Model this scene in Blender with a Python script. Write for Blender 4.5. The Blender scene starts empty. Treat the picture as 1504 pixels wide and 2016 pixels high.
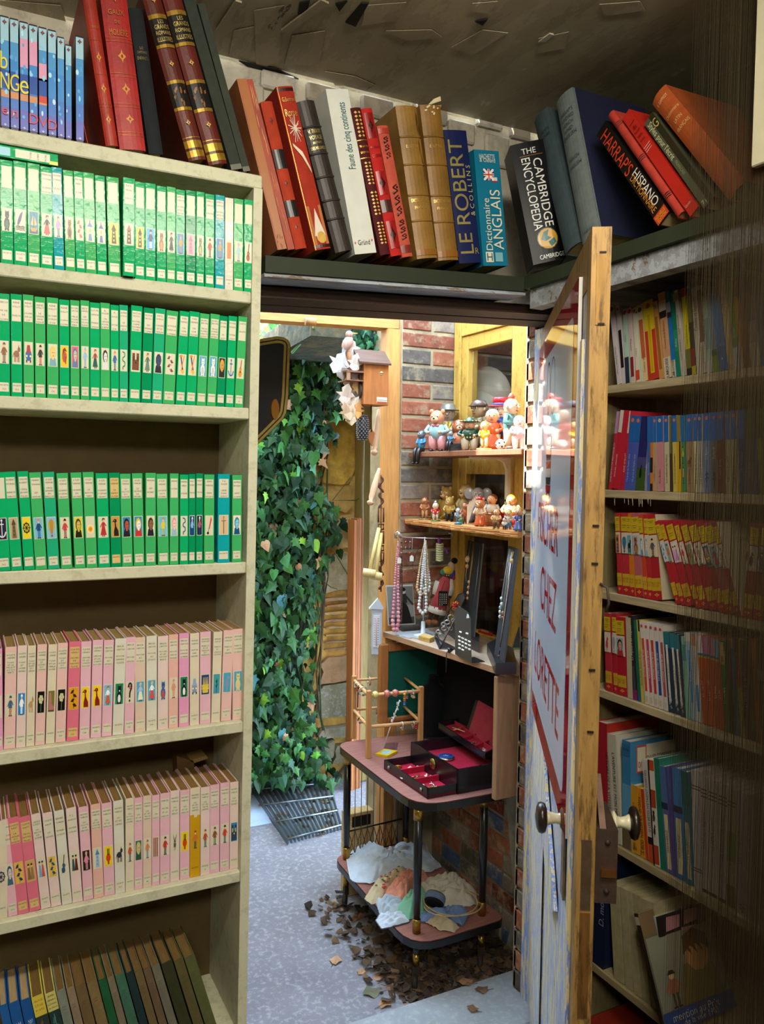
import bpy, math, random
from mathutils import Vector, Matrix, Euler
random.seed(7)
S = bpy.context.scene
COL = S.collection
# -- camera
FPX = 1600.0
YAW, PITCH, ROLL = (math.radians(a) for a in (27.0, 2.755, 0.78))
EYE = Vector((0, 0, 1.5))
FW = Vector((math.sin(YAW) * math.cos(PITCH), math.cos(YAW) * math.cos(PITCH), -math.sin(PITCH)))
_r0 = Vector((math.cos(YAW), -math.sin(YAW), 0))
_u0 = _r0.cross(FW)
RT = _r0 * math.cos(ROLL) + _u0 * math.sin(ROLL)
UP = _u0 * math.cos(ROLL) - _r0 * math.sin(ROLL)
cam = bpy.data.cameras.new('camera')
cam.sensor_fit = 'VERTICAL'
cam.sensor_height = 24.0
cam.lens = 24.0 * FPX / 2016
cam.clip_start = 0.01
cam_o = bpy.data.objects.new('camera', cam)
cam_o.matrix_world = Matrix(((RT.x, UP.x, -FW.x, EYE.x), (RT.y, UP.y, -FW.y, EYE.y), (RT.z, UP.z, -FW.z, EYE.z), (0, 0, 0, 1)))
COL.objects.link(cam_o)
S.camera = cam_o
# -- light, sky, exposure
S.view_settings.view_transform = 'Standard'
S.view_settings.look = 'None'
S.view_settings.gamma = 1.0
S.view_settings.use_curve_mapping = False
S.view_settings.exposure = 0.06
S.cycles.use_denoising = True
S.cycles.max_bounces = 8
S.cycles.diffuse_bounces = 5
S.cycles.sample_clamp_indirect = 4.0
world = bpy.data.worlds.new('sky')
S.world = world
world.use_nodes = True
_wn = world.node_tree
_bg = _wn.nodes['Background']
_bg.inputs['Color'].default_value = (0.60, 0.80, 1.0, 1)
_bg.inputs['Strength'].default_value = 19.0
def area_light(name, loc, aim, sx, sy, power, color):
 l = bpy.data.lights.new(name, 'AREA')
 l.shape = 'RECTANGLE'; l.size = sx; l.size_y = sy
 l.energy = power; l.color = color
 o = bpy.data.objects.new(name, l)
 o.location = loc
 o.rotation_euler = (Vector(aim) - Vector(loc)).to_track_quat('-Z', 'Y').to_euler()
 COL.objects.link(o)
 return o
sun = bpy.data.lights.new('sun', 'SUN')
sun.energy = 30.0
sun.angle = 0.01
sun.color = (1.0, 0.95, 0.86)
sun_o = bpy.data.objects.new('sun', sun)
sun_o.rotation_euler = Vector((-1.0, 0.30, 1.30)).to_track_quat('Z', 'Y').to_euler()
sun_o.location = (-3, 4, 6)
COL.objects.link(sun_o)
area_light('strip_lamp', (0.42, 0.38, 2.30), (0.50, 1.05, 1.1), 0.95, 0.07, 20.0, (1.0, 0.93, 0.80))
area_light('strip_lamp_upper_side', (0.42, 0.38, 2.325), (0.42, 0.40, 3.0), 0.95, 0.07, 6.0, (1.0, 0.93, 0.80))
area_light('back_lamp', (-0.3, -0.9, 2.30), (0.5, 1.3, 1.0), 0.5, 0.2, 18.0, (1.0, 0.93, 0.80))
# -- measuring helpers
def ray(px, py):
 return FW + RT * ((px - 752) / FPX) - UP * ((py - 1008) / FPX)
def at(ax, v, px, py):
 d = ray(px, py)
 return EYE + d * ((v - EYE[ax]) / d[ax])
def proj(p):
 d = Vector(p) - EYE
 w = d.dot(FW)
 return 752 + FPX * d.dot(RT) / w, 1008 - FPX * d.dot(UP) / w
def on_line(px, ax, base, z):
 """coordinate along axis ax of the point at height z on the vertical plane through base that falls on column px"""
 p = Vector(base); p.z = z
 for _ in range(5):
  a = proj(p)[0]; q = p.copy(); q[ax] += 0.01
  b = proj(q)[0]
  p[ax] += (px - a) * 0.01 / (b - a)
 return p[ax]
# -- materials (base colour comes from the 'Col' attribute)
def lin(h):
 if not isinstance(h, str): return h
 h = h.lstrip('#')
 if len(h) == 3: h = ''.join(c * 2 for c in h)
 r = []
 for i in (0, 2, 4):
  c = int(h[i:i + 2], 16) / 255
  r.append(c / 12.92 if c <= 0.04045 else ((c + 0.055) / 1.055) ** 2.4)
 return (r[0], r[1], r[2], 1.0)
def vmat(name, rough=0.6, spec=0.4, var=0.12, vscale=30, bump=0.0, bscale=60, metal=0.0, coat=0.0, stretch=(1, 1, 1), dirt=None, dirt_amt=0.0, dirt_scale=8, bdist=0.002, detail=4, alpha=1.0, sheen=0.0, transl=0.0):
 m = bpy.data.materials.new(name)
 m.use_nodes = True
 t = m.node_tree; n = t.nodes; L = t.links
 p = n['Principled BSDF']
 at_ = n.new('ShaderNodeAttribute'); at_.attribute_name = 'Col'
 tc = n.new('ShaderNodeTexCoord'); mp = n.new('ShaderNodeMapping')
 mp.inputs['Scale'].default_value = stretch
 L.new(tc.outputs['Object'], mp.inputs['Vector'])
 nz = n.new('ShaderNodeTexNoise'); nz.inputs['Scale'].default_value = vscale; nz.inputs['Detail'].default_value = detail
 L.new(mp.outputs['Vector'], nz.inputs['Vector'])
 mr = n.new('ShaderNodeMapRange')
 mr.inputs['From Min'].default_value = 0.25; mr.inputs['From Max'].default_value = 0.75
 mr.inputs['To Min'].default_value = 1 - var; mr.inputs['To Max'].default_value = 1 + var
 L.new(nz.outputs['Fac'], mr.inputs['Value'])
 mul = n.new('ShaderNodeVectorMath'); mul.operation = 'SCALE'
 L.new(at_.outputs['Color'], mul.inputs[0]); L.new(mr.outputs['Result'], mul.inputs['Scale'])
 out = mul.outputs['Vector']
 if dirt:
  n2 = n.new('ShaderNodeTexNoise'); n2.inputs['Scale'].default_value = dirt_scale; n2.inputs['Detail'].default_value = 8; n2.inputs['Roughness'].default_value = 0.7
  L.new(mp.outputs['Vector'], n2.inputs['Vector'])
  r2 = n.new('ShaderNodeMapRange'); r2.inputs['From Min'].default_value = 0.5; r2.inputs['From Max'].default_value = 0.62
  r2.inputs['To Max'].default_value = dirt_amt
  L.new(n2.outputs['Fac'], r2.inputs['Value'])
  mx = n.new('ShaderNodeMix'); mx.data_type = 'RGBA'
  L.new(r2.outputs['Result'], mx.inputs['Factor']); L.new(out, mx.inputs['A']); mx.inputs['B'].default_value = lin(dirt)
  out = mx.outputs['Result']
 L.new(out, p.inputs['Base Color'])
 p.inputs['Roughness'].default_value = rough
 p.inputs['Specular IOR Level'].default_value = spec
 p.inputs['Metallic'].default_value = metal
 p.inputs['Coat Weight'].default_value = coat
 p.inputs['Coat Roughness'].default_value = 0.12
 p.inputs['Alpha'].default_value = alpha
 p.inputs['Sheen Weight'].default_value = sheen
 if transl:
  tr = n.new('ShaderNodeBsdfTranslucent'); L.new(out, tr.inputs['Color'])
  ms = n.new('ShaderNodeMixShader'); ms.inputs['Fac'].default_value = transl
  L.new(p.outputs['BSDF'], ms.inputs[1]); L.new(tr.outputs['BSDF'], ms.inputs[2])
  L.new(ms.outputs['Shader'], n['Material Output'].inputs['Surface'])
 if bump:
  nb = n.new('ShaderNodeTexNoise'); nb.inputs['Scale'].default_value = bscale; nb.inputs['Detail'].default_value = 6
  L.new(mp.outputs['Vector'], nb.inputs['Vector'])
  bp = n.new('ShaderNodeBump'); bp.inputs['Strength'].default_value = bump; bp.inputs['Distance'].default_value = bdist
  L.new(nb.outputs['Fac'], bp.inputs['Height']); L.new(bp.outputs['Normal'], p.inputs['Normal'])
  if coat: L.new(bp.outputs['Normal'], p.inputs['Coat Normal'])
 return m
M_GLOSS = vmat('laminated_cover', rough=0.1, spec=0.17, var=0.05, bump=0.4, bscale=95, bdist=0.0012)
M_CARD = vmat('paper_cover', rough=0.42, spec=0.35, var=0.06, bump=0.12, bscale=90)
M_CLOTH = vmat('book_cloth', rough=0.75, spec=0.2, var=0.16, vscale=60, bump=0.3, bscale=500, bdist=0.0004)
M_LEATHER = vmat('old_leather', rough=0.45, spec=0.4, var=0.3, vscale=28, bump=0.35, bscale=120, bdist=0.001, dirt='#2a160c', dirt_amt=0.35, dirt_scale=14)
M_PAGES = vmat('page_edges', rough=0.9, spec=0.05, var=0.2, vscale=60, stretch=(14, 0.4, 0.4), bump=0.5, bscale=80, bdist=0.0005)
M_PRINT = vmat('printed_ink', rough=0.3, spec=0.4, var=0.03)
M_GILT = vmat('gilt_print', rough=0.3, spec=0.5, var=0.2, vscale=90, metal=0.55)
M_SHELFPAINT = vmat('painted_shelf', rough=0.6, spec=0.3, var=0.06, vscale=9, bump=0.5, bscale=150, bdist=0.0012, dirt='#8d8a6c', dirt_amt=0.35, dirt_scale=40)
M_PINE = vmat('bare_pine', rough=0.7, spec=0.2, var=0.22, vscale=14, stretch=(9, 1, 9), bump=0.3, bscale=40, bdist=0.001)
M_WOODX = vmat('wood_grain_long', rough=0.62, spec=0.25, var=0.22, vscale=14, stretch=(1, 9, 9), bump=0.3, bscale=40, bdist=0.001)
M_WOODZ = vmat('wood_grain_upright', rough=0.6, spec=0.25, var=0.2, vscale=13, stretch=(9, 9, 0.9), bump=0.3, bscale=40, bdist=0.001)
M_STAINZ = vmat('stained_door_wood', rough=0.55, spec=0.3, var=0.25, vscale=12, stretch=(8, 8, 1.2), bump=0.4, bscale=50, bdist=0.001, dirt='#3a2208', dirt_amt=0.75, dirt_scale=9)
M_PLASTER = vmat('rough_plaster', rough=0.9, spec=0.1, var=0.22, vscale=10, bump=1.0, bscale=14, bdist=0.01, dirt='#6e665a', dirt_amt=0.5, dirt_scale=12)
M_BRICK = vmat('brick_clay', rough=0.85, spec=0.15, var=0.28, vscale=30, bump=0.7, bscale=60, bdist=0.004, dirt='#a4957c', dirt_amt=0.55, dirt_scale=22)
M_STONE = vmat('rough_stone', rough=0.9, spec=0.1, var=0.3, vscale=14, bump=0.9, bscale=22, bdist=0.01, dirt='#6d5a3a', dirt_amt=0.5, dirt_scale=6)
M_CONCRETE = vmat('concrete', rough=0.85, spec=0.2, var=0.16, vscale=6, bump=0.4, bscale=70, bdist=0.002, dirt='#b4b6b8', dirt_amt=0.35, dirt_scale=60)
M_METAL = vmat('steel', rough=0.35, spec=0.5, var=0.1, metal=0.85, vscale=40)
M_GOLD = vmat('brass', rough=0.25, spec=0.5, var=0.12, metal=0.9, vscale=40)
M_IRON = vmat('rusty_iron', rough=0.6, spec=0.4, var=0.3, vscale=40, bump=0.3, bscale=150, dirt='#4a2c18', dirt_amt=0.5, dirt_scale=30)
M_BLACK = vmat('black_lacquer', rough=0.22, spec=0.5, var=0.1)
M_PLASTIC = vmat('smooth_plastic', rough=0.3, spec=0.5, var=0.04)
M_GLAZE = vmat('painted_ceramic', rough=0.28, spec=0.5, var=0.08, vscale=60, coat=0.2)
M_BEAD = vmat('glass_bead', rough=0.14, spec=0.6, var=0.08, vscale=90)
M_FABRIC = vmat('thin_fabric', rough=0.85, spec=0.1, var=0.12, vscale=40, bump=0.4, bscale=120, bdist=0.002, sheen=0.2, transl=0.15)
M_VELVET = vmat('velvet', rough=0.95, spec=0.05, var=0.15, vscale=60, sheen=0.06)
M_JACKET = vmat('matt_jacket', rough=0.32, spec=0.12, var=0.05)
M_LEAF = vmat('ivy_leaf', rough=0.5, spec=0.25, var=0.22, vscale=18, bump=0.25, bscale=40, transl=0.12)
M_DRYLEAF = vmat('dry_leaf', rough=0.8, spec=0.15, var=0.3, vscale=25, bump=0.4, bscale=60)
M_PLAIN = vmat('matt_paint', rough=0.65, spec=0.3, var=0.1, vscale=25, bump=0.15, bscale=80)
def custom(name):
 m = bpy.data.materials.new(name); m.use_nodes = True
 return m, m.node_tree.nodes, m.node_tree.links, m.node_tree.nodes['Principled BSDF']
def peeling(name, cols, stretch, scale, stops, rough=0.7):
 """layers of old paint flaked away along the grain"""
 m, n, L, p = custom(name)
 tc = n.new('ShaderNodeTexCoord'); mp = n.new('ShaderNodeMapping'); mp.inputs['Scale'].default_value = stretch
 L.new(tc.outputs['Object'], mp.inputs['Vector'])
 nz = n.new('ShaderNodeTexNoise'); nz.inputs['Scale'].default_value = scale; nz.inputs['Detail'].default_value = 9; nz.inputs['Roughness'].default_value = 0.72
 L.new(mp.outputs['Vector'], nz.inputs['Vector'])
 cr = n.new('ShaderNodeValToRGB'); cr.color_ramp.interpolation = 'CONSTANT'
 el = cr.color_ramp.elements
 for i, (c, s) in enumerate(zip(cols, stops)):
  e = el[i] if i < 2 else el.new(s)
  e.position = s; e.color = lin(c)
 L.new(nz.outputs['Fac'], cr.inputs['Fac'])
 L.new(cr.outputs['Color'], p.inputs['Base Color'])
 bp = n.new('ShaderNodeBump'); bp.inputs['Strength'].default_value = 0.5; bp.inputs['Distance'].default_value = 0.003
 L.new(nz.outputs['Fac'], bp.inputs['Height']); L.new(bp.outputs['Normal'], p.inputs['Normal'])
 p.inputs['Roughness'].default_value = rough
 return m
M_PEEL = peeling('peeling_blue_paint', ['#8c6a3a', '#dccb98', '#7f9ade', '#e2d4a8', '#6f8cd4'], (7, 7, 0.55), 5, [0.0, 0.36, 0.47, 0.53, 0.59])
M_PEELY = peeling('peeling_yellow_paint', ['#5d4a24', '#b08a3c', '#c49c48', '#d5b56a'], (4, 4, 1.2), 9, [0.0, 0.36, 0.45, 0.62])
M_CEIL = peeling('peeling_ceiling', ['#3a3222', '#8d8268', '#9c9176', '#a89d80', '#c9c0a4'], (2.6, 0.8, 1), 3.2, [0.0, 0.33, 0.42, 0.52, 0.66], rough=0.5)
M_GREYPAINT = peeling('worn_grey_paint', ['#6b5a48', '#8b8f92', '#a3abb2', '#7a6a5a'], (0.7, 4, 4), 5, [0.0, 0.40, 0.5, 0.6], rough=0.55)
def glass_mat(name, color, rough, mixf):
 m, n, L, p = custom(name)
 g = n.new('ShaderNodeBsdfGlossy'); g.inputs['Roughness'].default_value = rough; g.inputs['Color'].default_value = (1, 1, 1, 1)
 t = n.new('ShaderNodeBsdfTransparent'); t.inputs['Color'].default_value = color
 mx = n.new('ShaderNodeMixShader'); fr = n.new('ShaderNodeLayerWeight')
 pw = n.new('ShaderNodeMath'); pw.operation = 'POWER'; pw.inputs[1].default_value = 5.0
 ad = n.new('ShaderNodeMath'); ad.operation = 'ADD'; ad.inputs[1].default_value = 0.02 + mixf
 L.new(fr.outputs['Facing'], pw.inputs[0]); L.new(pw.outputs[0], ad.inputs[0]); L.new(ad.outputs[0], mx.inputs['Fac'])
 L.new(t.outputs['BSDF'], mx.inputs[1]); L.new(g.outputs['BSDF'], mx.inputs[2])
 L.new(mx.outputs['Shader'], n['Material Output'].inputs['Surface'])
 return m
M_GLASS = glass_mat('window_glass', (0.86, 0.88, 0.86, 1), 0.03, 0.03)
M_ACRYL = glass_mat('clear_acrylic', (0.93, 0.96, 1.0, 1), 0.08, 0.10)
# -- text outlines, cached
_TXT = {}
def text2d(s, res=1):
 if (s, res) in _TXT: return _TXT[(s, res)]
 c = bpy.data.curves.new('t', 'FONT'); c.body = s; c.size = 1.0; c.resolution_u = res
 o = bpy.data.objects.new('t', c)
 me = o.to_mesh()
 v = [(p.co.x, p.co.y) for p in me.vertices]
 f = [tuple(p.vertices) for p in me.polygons]
 o.to_mesh_clear(); bpy.data.objects.remove(o); bpy.data.curves.remove(c)
 if v:
  x0 = min(a for a, b in v); x1 = max(a for a, b in v); y0 = min(b for a, b in v); y1 = max(b for a, b in v)
  v = [(a - (x0 + x1) / 2, b - (y0 + y1) / 2) for a, b in v]
  r = (v, f, x1 - x0, max(y1 - y0, 0.1))
 else: r = ([], [], 1, 1)
 _TXT[(s, res)] = r
 return r
# -- mesh builder with one colour per face
class B:
 def __init__(s): s.v = []; s.f = []; s.c = []; s.sm = []
 def add(s, vs, fs, col, smooth=False):
  k = len(s.v); s.v.extend(tuple(p) for p in vs)
  c = lin(col)
  for f in fs:
   s.f.append(tuple(i + k for i in f)); s.c.append(c); s.sm.append(smooth)
 def box(s, x0, x1, y0, y1, z0, z1, col, skip=''):
  vs = [(x0, y0, z0), (x1, y0, z0), (x1, y1, z0), (x0, y1, z0), (x0, y0, z1), (x1, y0, z1), (x1, y1, z1), (x0, y1, z1)]
  fs = {'b': (0, 3, 2, 1), 't': (4, 5, 6, 7), 'f': (0, 1, 5, 4), 'r': (1, 2, 6, 5), 'k': (2, 3, 7, 6), 'l': (3, 0, 4, 7)}
  s.add(vs, [q for k, q in fs.items() if k not in skip], col)
  return s
 def bbox(s, x0, x1, y0, y1, z0, z1, col, b=0.003):
  """box with chamfered edges"""
  xs = (x0, x0 + b, x1 - b, x1); ys = (y0, y0 + b, y1 - b, y1); zs = (z0, z0 + b, z1 - b, z1)
  V = {}; vs = []
  def g(i, j, k):
   if (i, j, k) not in V: V[(i, j, k)] = len(vs); vs.append((xs[i], ys[j], zs[k]))
   return V[(i, j, k)]
  fs = []
  for a in (0, 3):
   q = [g(a, 1, 1), g(a, 2, 1), g(a, 2, 2), g(a, 1, 2)]; fs.append(q if a else q[::-1])
   q = [g(1, a, 1), g(1, a, 2), g(2, a, 2), g(2, a, 1)]; fs.append(q if a else q[::-1])
   q = [g(1, 1, a), g(2, 1, a), g(2, 2, a), g(1, 2, a)]; fs.append(q if a else q[::-1])
  for a in (0, 3):
   for c in (0, 3):
    ia = 1 if a == 0 else 2; ic = 1 if c == 0 else 2
    fs.append([g(a, ic, 1), g(ia, c, 1), g(ia, c, 2), g(a, ic, 2)])
    fs.append([g(a, 1, ic), g(ia, 1, c), g(ia, 2, c), g(a, 2, ic)])
    fs.append([g(1, a, ic), g(1, ia, c), g(2, ia, c), g(2, a, ic)])
    for e in (0, 3):
     ie = 1 if e == 0 else 2
     fs.append([g(a, ic, ie), g(ia, c, ie), g(ia, ic, e)])
  s.add(vs, fs, col); return s
 def hexa(s, p, col):
  """eight corners: bottom 0-3, top 4-7"""
  s.add(p, [(0, 3, 2, 1), (4, 5, 6, 7), (0, 1, 5, 4), (1, 2, 6, 5), (2, 3, 7, 6), (3, 0, 4, 7)], col); return s
 def plank(s, a, b, d, h, col):
  """board from a to b, with depth vector d and height vector h"""
  a, b, d, h = map(Vector, (a, b, d, h))
  return s.hexa([a, b, b + d, a + d, a + h, b + h, b + d + h, a + d + h], col)
 def prism(s, pts, off, col, side=None):
  """polygon pts (3d) extruded by the vector off"""
  n = len(pts); off = Vector(off); q = [Vector(p) for p in pts]
  s.add(q + [p + off for p in q], [tuple(range(n - 1, -1, -1)), tuple(range(n, 2 * n))], col)
  k = len(s.v) - 2 * n
  c = lin(side if side else col)
  for i in range(n):
   j = (i + 1) % n
   s.f.append((k + i, k + j, k + n + j, k + n + i)); s.c.append(c); s.sm.append(False)
  return s
 def tube(s, pts, r, col, n=8, cap=True, closed=False):
  pts = [Vector(p) for p in pts]; m = len(pts)
  rs = r if isinstance(r, (list, tuple)) else [r] * m
  vs = []; fs = []
  up = None
  for i, p in enumerate(pts):
   a = pts[(i - 1) % m] if (closed or i > 0) else p
   b = pts[(i + 1) % m] if (closed or i < m - 1) else p
   t = (b - a).normalized() if (b - a).length > 1e-9 else Vector((0, 0, 1))
   if up is None:
    up = Vector((0, 0, 1)) if abs(t.z) < 0.9 else Vector((1, 0, 0))
   u = (up - t * up.dot(t))
   if u.length < 1e-6: u = t.orthogonal()
   u.normalize(); up = u
   w = t.cross(u)
   for k in range(n):
    an = 2 * math.pi * k / n
    vs.append(p + (u * math.cos(an) + w * math.sin(an)) * rs[i])
  for i in range(m if closed else m - 1):
   i2 = (i + 1) % m
   for k in range(n):
    k2 = (k + 1) % n
    fs.append((i * n + k, i * n + k2, i2 * n + k2, i2 * n + k))
  if cap and not closed:
   fs.append(tuple(range(n - 1, -1, -1))); fs.append(tuple((m - 1) * n + k for k in range(n)))
  s.add(vs, fs, col, True); return s
 def lathe(s, prof, col, c=(0, 0, 0), n=16, axis=(0, 0, 1)):
  q = Vector(axis).to_track_quat('Z', 'Y'); c = Vector(c)
  vs = []; fs = []
  for (r, z) in prof:
   for k in range(n):
    an = 2 * math.pi * k / n
    vs.append(c + q @ Vector((r * math.cos(an), r * math.sin(an), z)))
  for i in range(len(prof) - 1):
   for k in range(n):
    k2 = (k + 1) % n
    fs.append((i * n + k, i * n + k2, (i + 1) * n + k2, (i + 1) * n + k))
  fs.append(tuple(range(n - 1, -1, -1))); fs.append(tuple((len(prof) - 1) * n + k for k in range(n)))
  s.add(vs, fs, col, True); return s
 def ell(s, c, r, col, nu=10, nv=7, rot=None):
  """ellipsoid"""
  c = Vector(c); r = r if isinstance(r, (list, tuple)) else (r, r, r)
  R = Euler(rot).to_matrix() if rot else Matrix.Identity(3)
  vs = [c + R @ Vector((0, 0, -r[2]))]; fs = []
  for i in range(1, nv):
   th = -math.pi / 2 + math.pi * i / nv
   for k in range(nu):
    ph = 2 * math.pi * k / nu
    vs.append(c + R @ Vector((r[0] * math.cos(th) * math.cos(ph), r[1] * math.cos(th) * math.sin(ph), r[2] * math.sin(th))))
  vs.append(c + R @ Vector((0, 0, r[2])))
  for k in range(nu):
   k2 = (k + 1) % nu
   fs.append((0, 1 + k2, 1 + k))
   for i in range(nv - 2):
    a = 1 + i * nu
    fs.append((a + k, a + k2, a + nu + k2, a + nu + k))
   a = 1 + (nv - 2) * nu
   fs.append((a + k, a + k2, len(vs) - 1))
  s.add(vs, fs, col, True); return s
 def text(s, t, org, ux, uy, h, maxw, col):
  """flat lettering centred at org; ux is the reading direction, uy the letters' up"""
  v, f, w, hh = text2d(t, 5 if h > .012 else 2 if h > .006 else 1)
  if not v: return s
  org, ux, uy = Vector(org), Vector(ux), Vector(uy)
  k = h / 0.72
  kx = min(k, maxw / w)
  ky = k if kx > 0.55 * k else kx / 0.55
  s.add([org + ux * (a * kx) + uy * (b * ky) for a, b in v], f, col); return s
 def build(s, name, mat, parent=None, off=None, label=None):
  me = bpy.data.meshes.new(name)
  vs = s.v if off is None else [(p[0] - off[0], p[1] - off[1], p[2] - off[2]) for p in s.v]
  me.from_pydata(vs, [], s.f)
  a = me.attributes.new('Col', 'FLOAT_COLOR', 'FACE')
  flat = [x for c in s.c for x in c]
  a.data.foreach_set('color', flat)
  me.polygons.foreach_set('use_smooth', s.sm)
  me.materials.append(mat)
  o = bpy.data.objects.new(name, me)
  COL.objects.link(o)
  if parent: o.parent = parent
  if label: o['label'] = label
  return o
USED = {}
def tag(o, label, cat, group=None, kind=None):
 if label in USED: print('DUP LABEL', label)
 USED[label] = o
 o['label'] = label; o['category'] = cat
 if group: o['group'] = group
 if kind: o['kind'] = kind
 return o
def thing(name, label, cat, loc=(0, 0, 0), rot=(0, 0, 0), group=None):
 o = bpy.data.objects.new(name, None); COL.objects.link(o)
 o.empty_display_size = 0.05
 o.location = loc; o.rotation_euler = rot
 return tag(o, label, cat, group)
def struct(name, b, mat, parent=None):
 o = b.build(name, mat, parent)
 if not parent: o['kind'] = 'structure'
 return o
# -- spine pictures (flat print), drawn in a unit square
class Pic:
 def __init__(s, b, org, ux, uy, w, h, nrm):
  s.b, s.o, s.ux, s.uy, s.n = b, Vector(org), Vector(ux) * w, Vector(uy) * h, Vector(nrm)
  s.k = 0
 def P(s, pts, c):
  s.k += 1
  s.b.add([s.o + s.ux * x + s.uy * y + s.n * (0.00007 * s.k) for x, y in pts], [tuple(range(len(pts)))], c)
 def R(s, x0, y0, x1, y1, c): s.P([(x0, y0), (x1, y0), (x1, y1), (x0, y1)], c)
 def E(s, x, y, rx, ry, c, n=9): s.P([(x + rx * math.cos(6.2832 * i / n), y + ry * math.sin(6.2832 * i / n)) for i in range(n)], c)
 def Ln(s, pts, w, c):
  for (x0, y0), (x1, y1) in zip(pts, pts[1:]):
   dx, dy = x1 - x0, (y1 - y0) * 2; l = math.hypot(dx, dy) or 1
   nx, ny = -dy / l * w, dx / l * w * 0.5
   s.P([(x0 + nx, y0 + ny), (x0 - nx, y0 - ny), (x1 - nx, y1 - ny), (x1 + nx, y1 + ny)], c)
def draw(q, kind, cs):
 """cs: background, then the colours of the motif"""
 if not kind: return
 cs = list(cs) + ['222'] * 4
 bg, a, b_, c, d = cs[:5]
 if bg != '-': q.R(0.06, 0.03, 0.94, 0.97, bg)
 K = kind
 if K == 'fig':      # a standing person: hat/hair, coat, legs
  q.R(.40, .06, .49, .42, c); q.R(.54, .06, .64, .42, c)
  q.P([(.3, .38), (.72, .38), (.64, .72), (.4, .72)], b_)
  q.Ln([(.4, .68), (.22, .45)], .05, b_); q.Ln([(.64, .68), (.82, .5)], .05, b_)
  q.E(.52, .79, .11, .085, 'e8b890'); q.P([(.36, .83), (.70, .83), (.60, .93), (.45, .93)], a)
  q.R(.34, .03, .5, .07, '222'); q.R(.54, .03, .7, .07, '222')
 elif K == 'dress':  # a woman in a long dress
  q.P([(.2, .12), (.84, .12), (.62, .62), (.42, .62)], b_); q.P([(.36, .5), (.68, .5), (.62, .74), (.42, .74)], c)
  q.Ln([(.42, .7), (.2, .5)], .045, c); q.Ln([(.62, .7), (.8, .55)], .045, c)
  q.E(.52, .82, .12, .08, 'e8b890'); q.P([(.36, .78), (.44, .93), (.66, .92), (.68, .82), (.56, .88)], a)
  q.R(.4, .05, .48, .12, '222'); q.R(.58, .05, .66, .12, '222')
 elif K == 'bust':   # head and shoulders: hair, skin, coat
  q.P([(.1, .03), (.9, .03), (.8, .34), (.6, .42), (.4, .42), (.2, .34)], c)
  q.E(.5, .62, .34, .30, a); q.E(.53, .58, .24, .22, b_)
  q.R(.42, .30, .62, .42, b_); q.E(.46, .62, .04, .02, '222'); q.E(.64, .62, .04, .02, '222'); q.R(.48, .46, .62, .485, 'a33')
 elif K == 'beast':  # four-legged animal
  q.E(.48, .45, .32, .15, a); q.E(.76, .64, .16, .11, a); q.P([(.6, .5), (.75, .55), (.84, .7), (.66, .68)], a)
  for x in (.22, .36, .6, .72): q.R(x, .1, x + .08, .42, a)
  q.Ln([(.18, .5), (.08, .3)], .03, a); q.P([(.68, .72), (.72, .86), (.78, .73)], b_); q.E(.8, .66, .025, .015, '000')
 elif K == 'seated':  # seated animal (dog, bear, owl)
  q.E(.5, .33, .30, .27, a); q.E(.52, .70, .22, .17, a); q.E(.5, .28, .17, .19, b_)
  q.P([(.32, .76), (.34, .93), (.44, .83)], a); q.P([(.6, .83), (.70, .93), (.72, .76)], a)
  q.E(.44, .73, .035, .022, '000'); q.E(.60, .73, .035, .022, '000'); q.E(.52, .64, .07, .035, b_)
  q.R(.28, .03, .44, .12, a); q.R(.56, .03, .72, .12, a)
 elif K == 'lantern':
  q.P([(.3, .35), (.7, .35), (.78, .66), (.22, .66)], 'e8e0c0'); q.P([(.18, .66), (.82, .66), (.5, .88)], a)
  q.E(.5, .5, .12, .1, 'e7b84a'); q.P([(.28, .05), (.72, .05), (.62, .35), (.38, .35)], a); q.Ln([(.5, .86), (.5, .96)], .03, '222')
 elif K == 'ship':
  q.R(.06, .03, .94, .2, b_); q.P([(.14, .28), (.86, .28), (.72, .12), (.26, .12)], a)
  q.R(.48, .28, .52, .92, '432'); q.P([(.46, .36), (.46, .86), (.16, .40)], c); q.P([(.55, .36), (.55, .8), (.84, .42)], c)
 elif K == 'whale':
  q.P([(.2, .3), (.36, .34), (.55, .5), (.66, .72), (.74, .93), (.5, .82), (.32, .62), (.22, .45)], a)
  for y in (.1, .17, .24): q.Ln([(.08, y), (.3, y + .04), (.52, y), (.74, y + .04), (.92, y)], .03, b_)
 elif K == 'tower':
  q.P([(.26, .06), (.74, .06), (.66, .66), (.34, .66)], a); q.P([(.24, .66), (.76, .66), (.5, .94)], b_)
  for y in (.16, .34, .5): q.R(.42, y, .56, y + .09, c)
 elif K == 'anchor':
  q.R(.46, .16, .54, .82, a); q.E(.5, .88, .1, .06, a); q.R(.3, .68, .7, .73, a)
  q.Ln([(.12, .36), (.26, .18), (.5, .12), (.74, .18), (.88, .36)], .06, a)
 elif K == 'helmet':
  q.E(.5, .48, .3, .26, a); q.P([(.2, .5), (.3, .82), (.56, .9), (.82, .72), (.5, .74)], b_); q.P([(.5, .5), (.74, .5), (.7, .16), (.58, .16)], c)
 elif K == 'guitar':
  q.E(.45, .24, .26, .17, a); q.E(.48, .44, .19, .12, a); q.E(.47, .33, .08, .05, '432'); q.Ln([(.49, .5), (.6, .92)], .05, b_)
 elif K == 'sun':
  for r, cc in ((.42, 'f3dfa6'), (.3, 'f0c86a'), (.19, a)): q.E(.5, .4, r, r * .52, cc, 14)
 elif K == 'wheel':
  q.E(.5, .5, .4, .24, a, 14); q.E(.5, .5, .3, .18, bg, 14)
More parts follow.
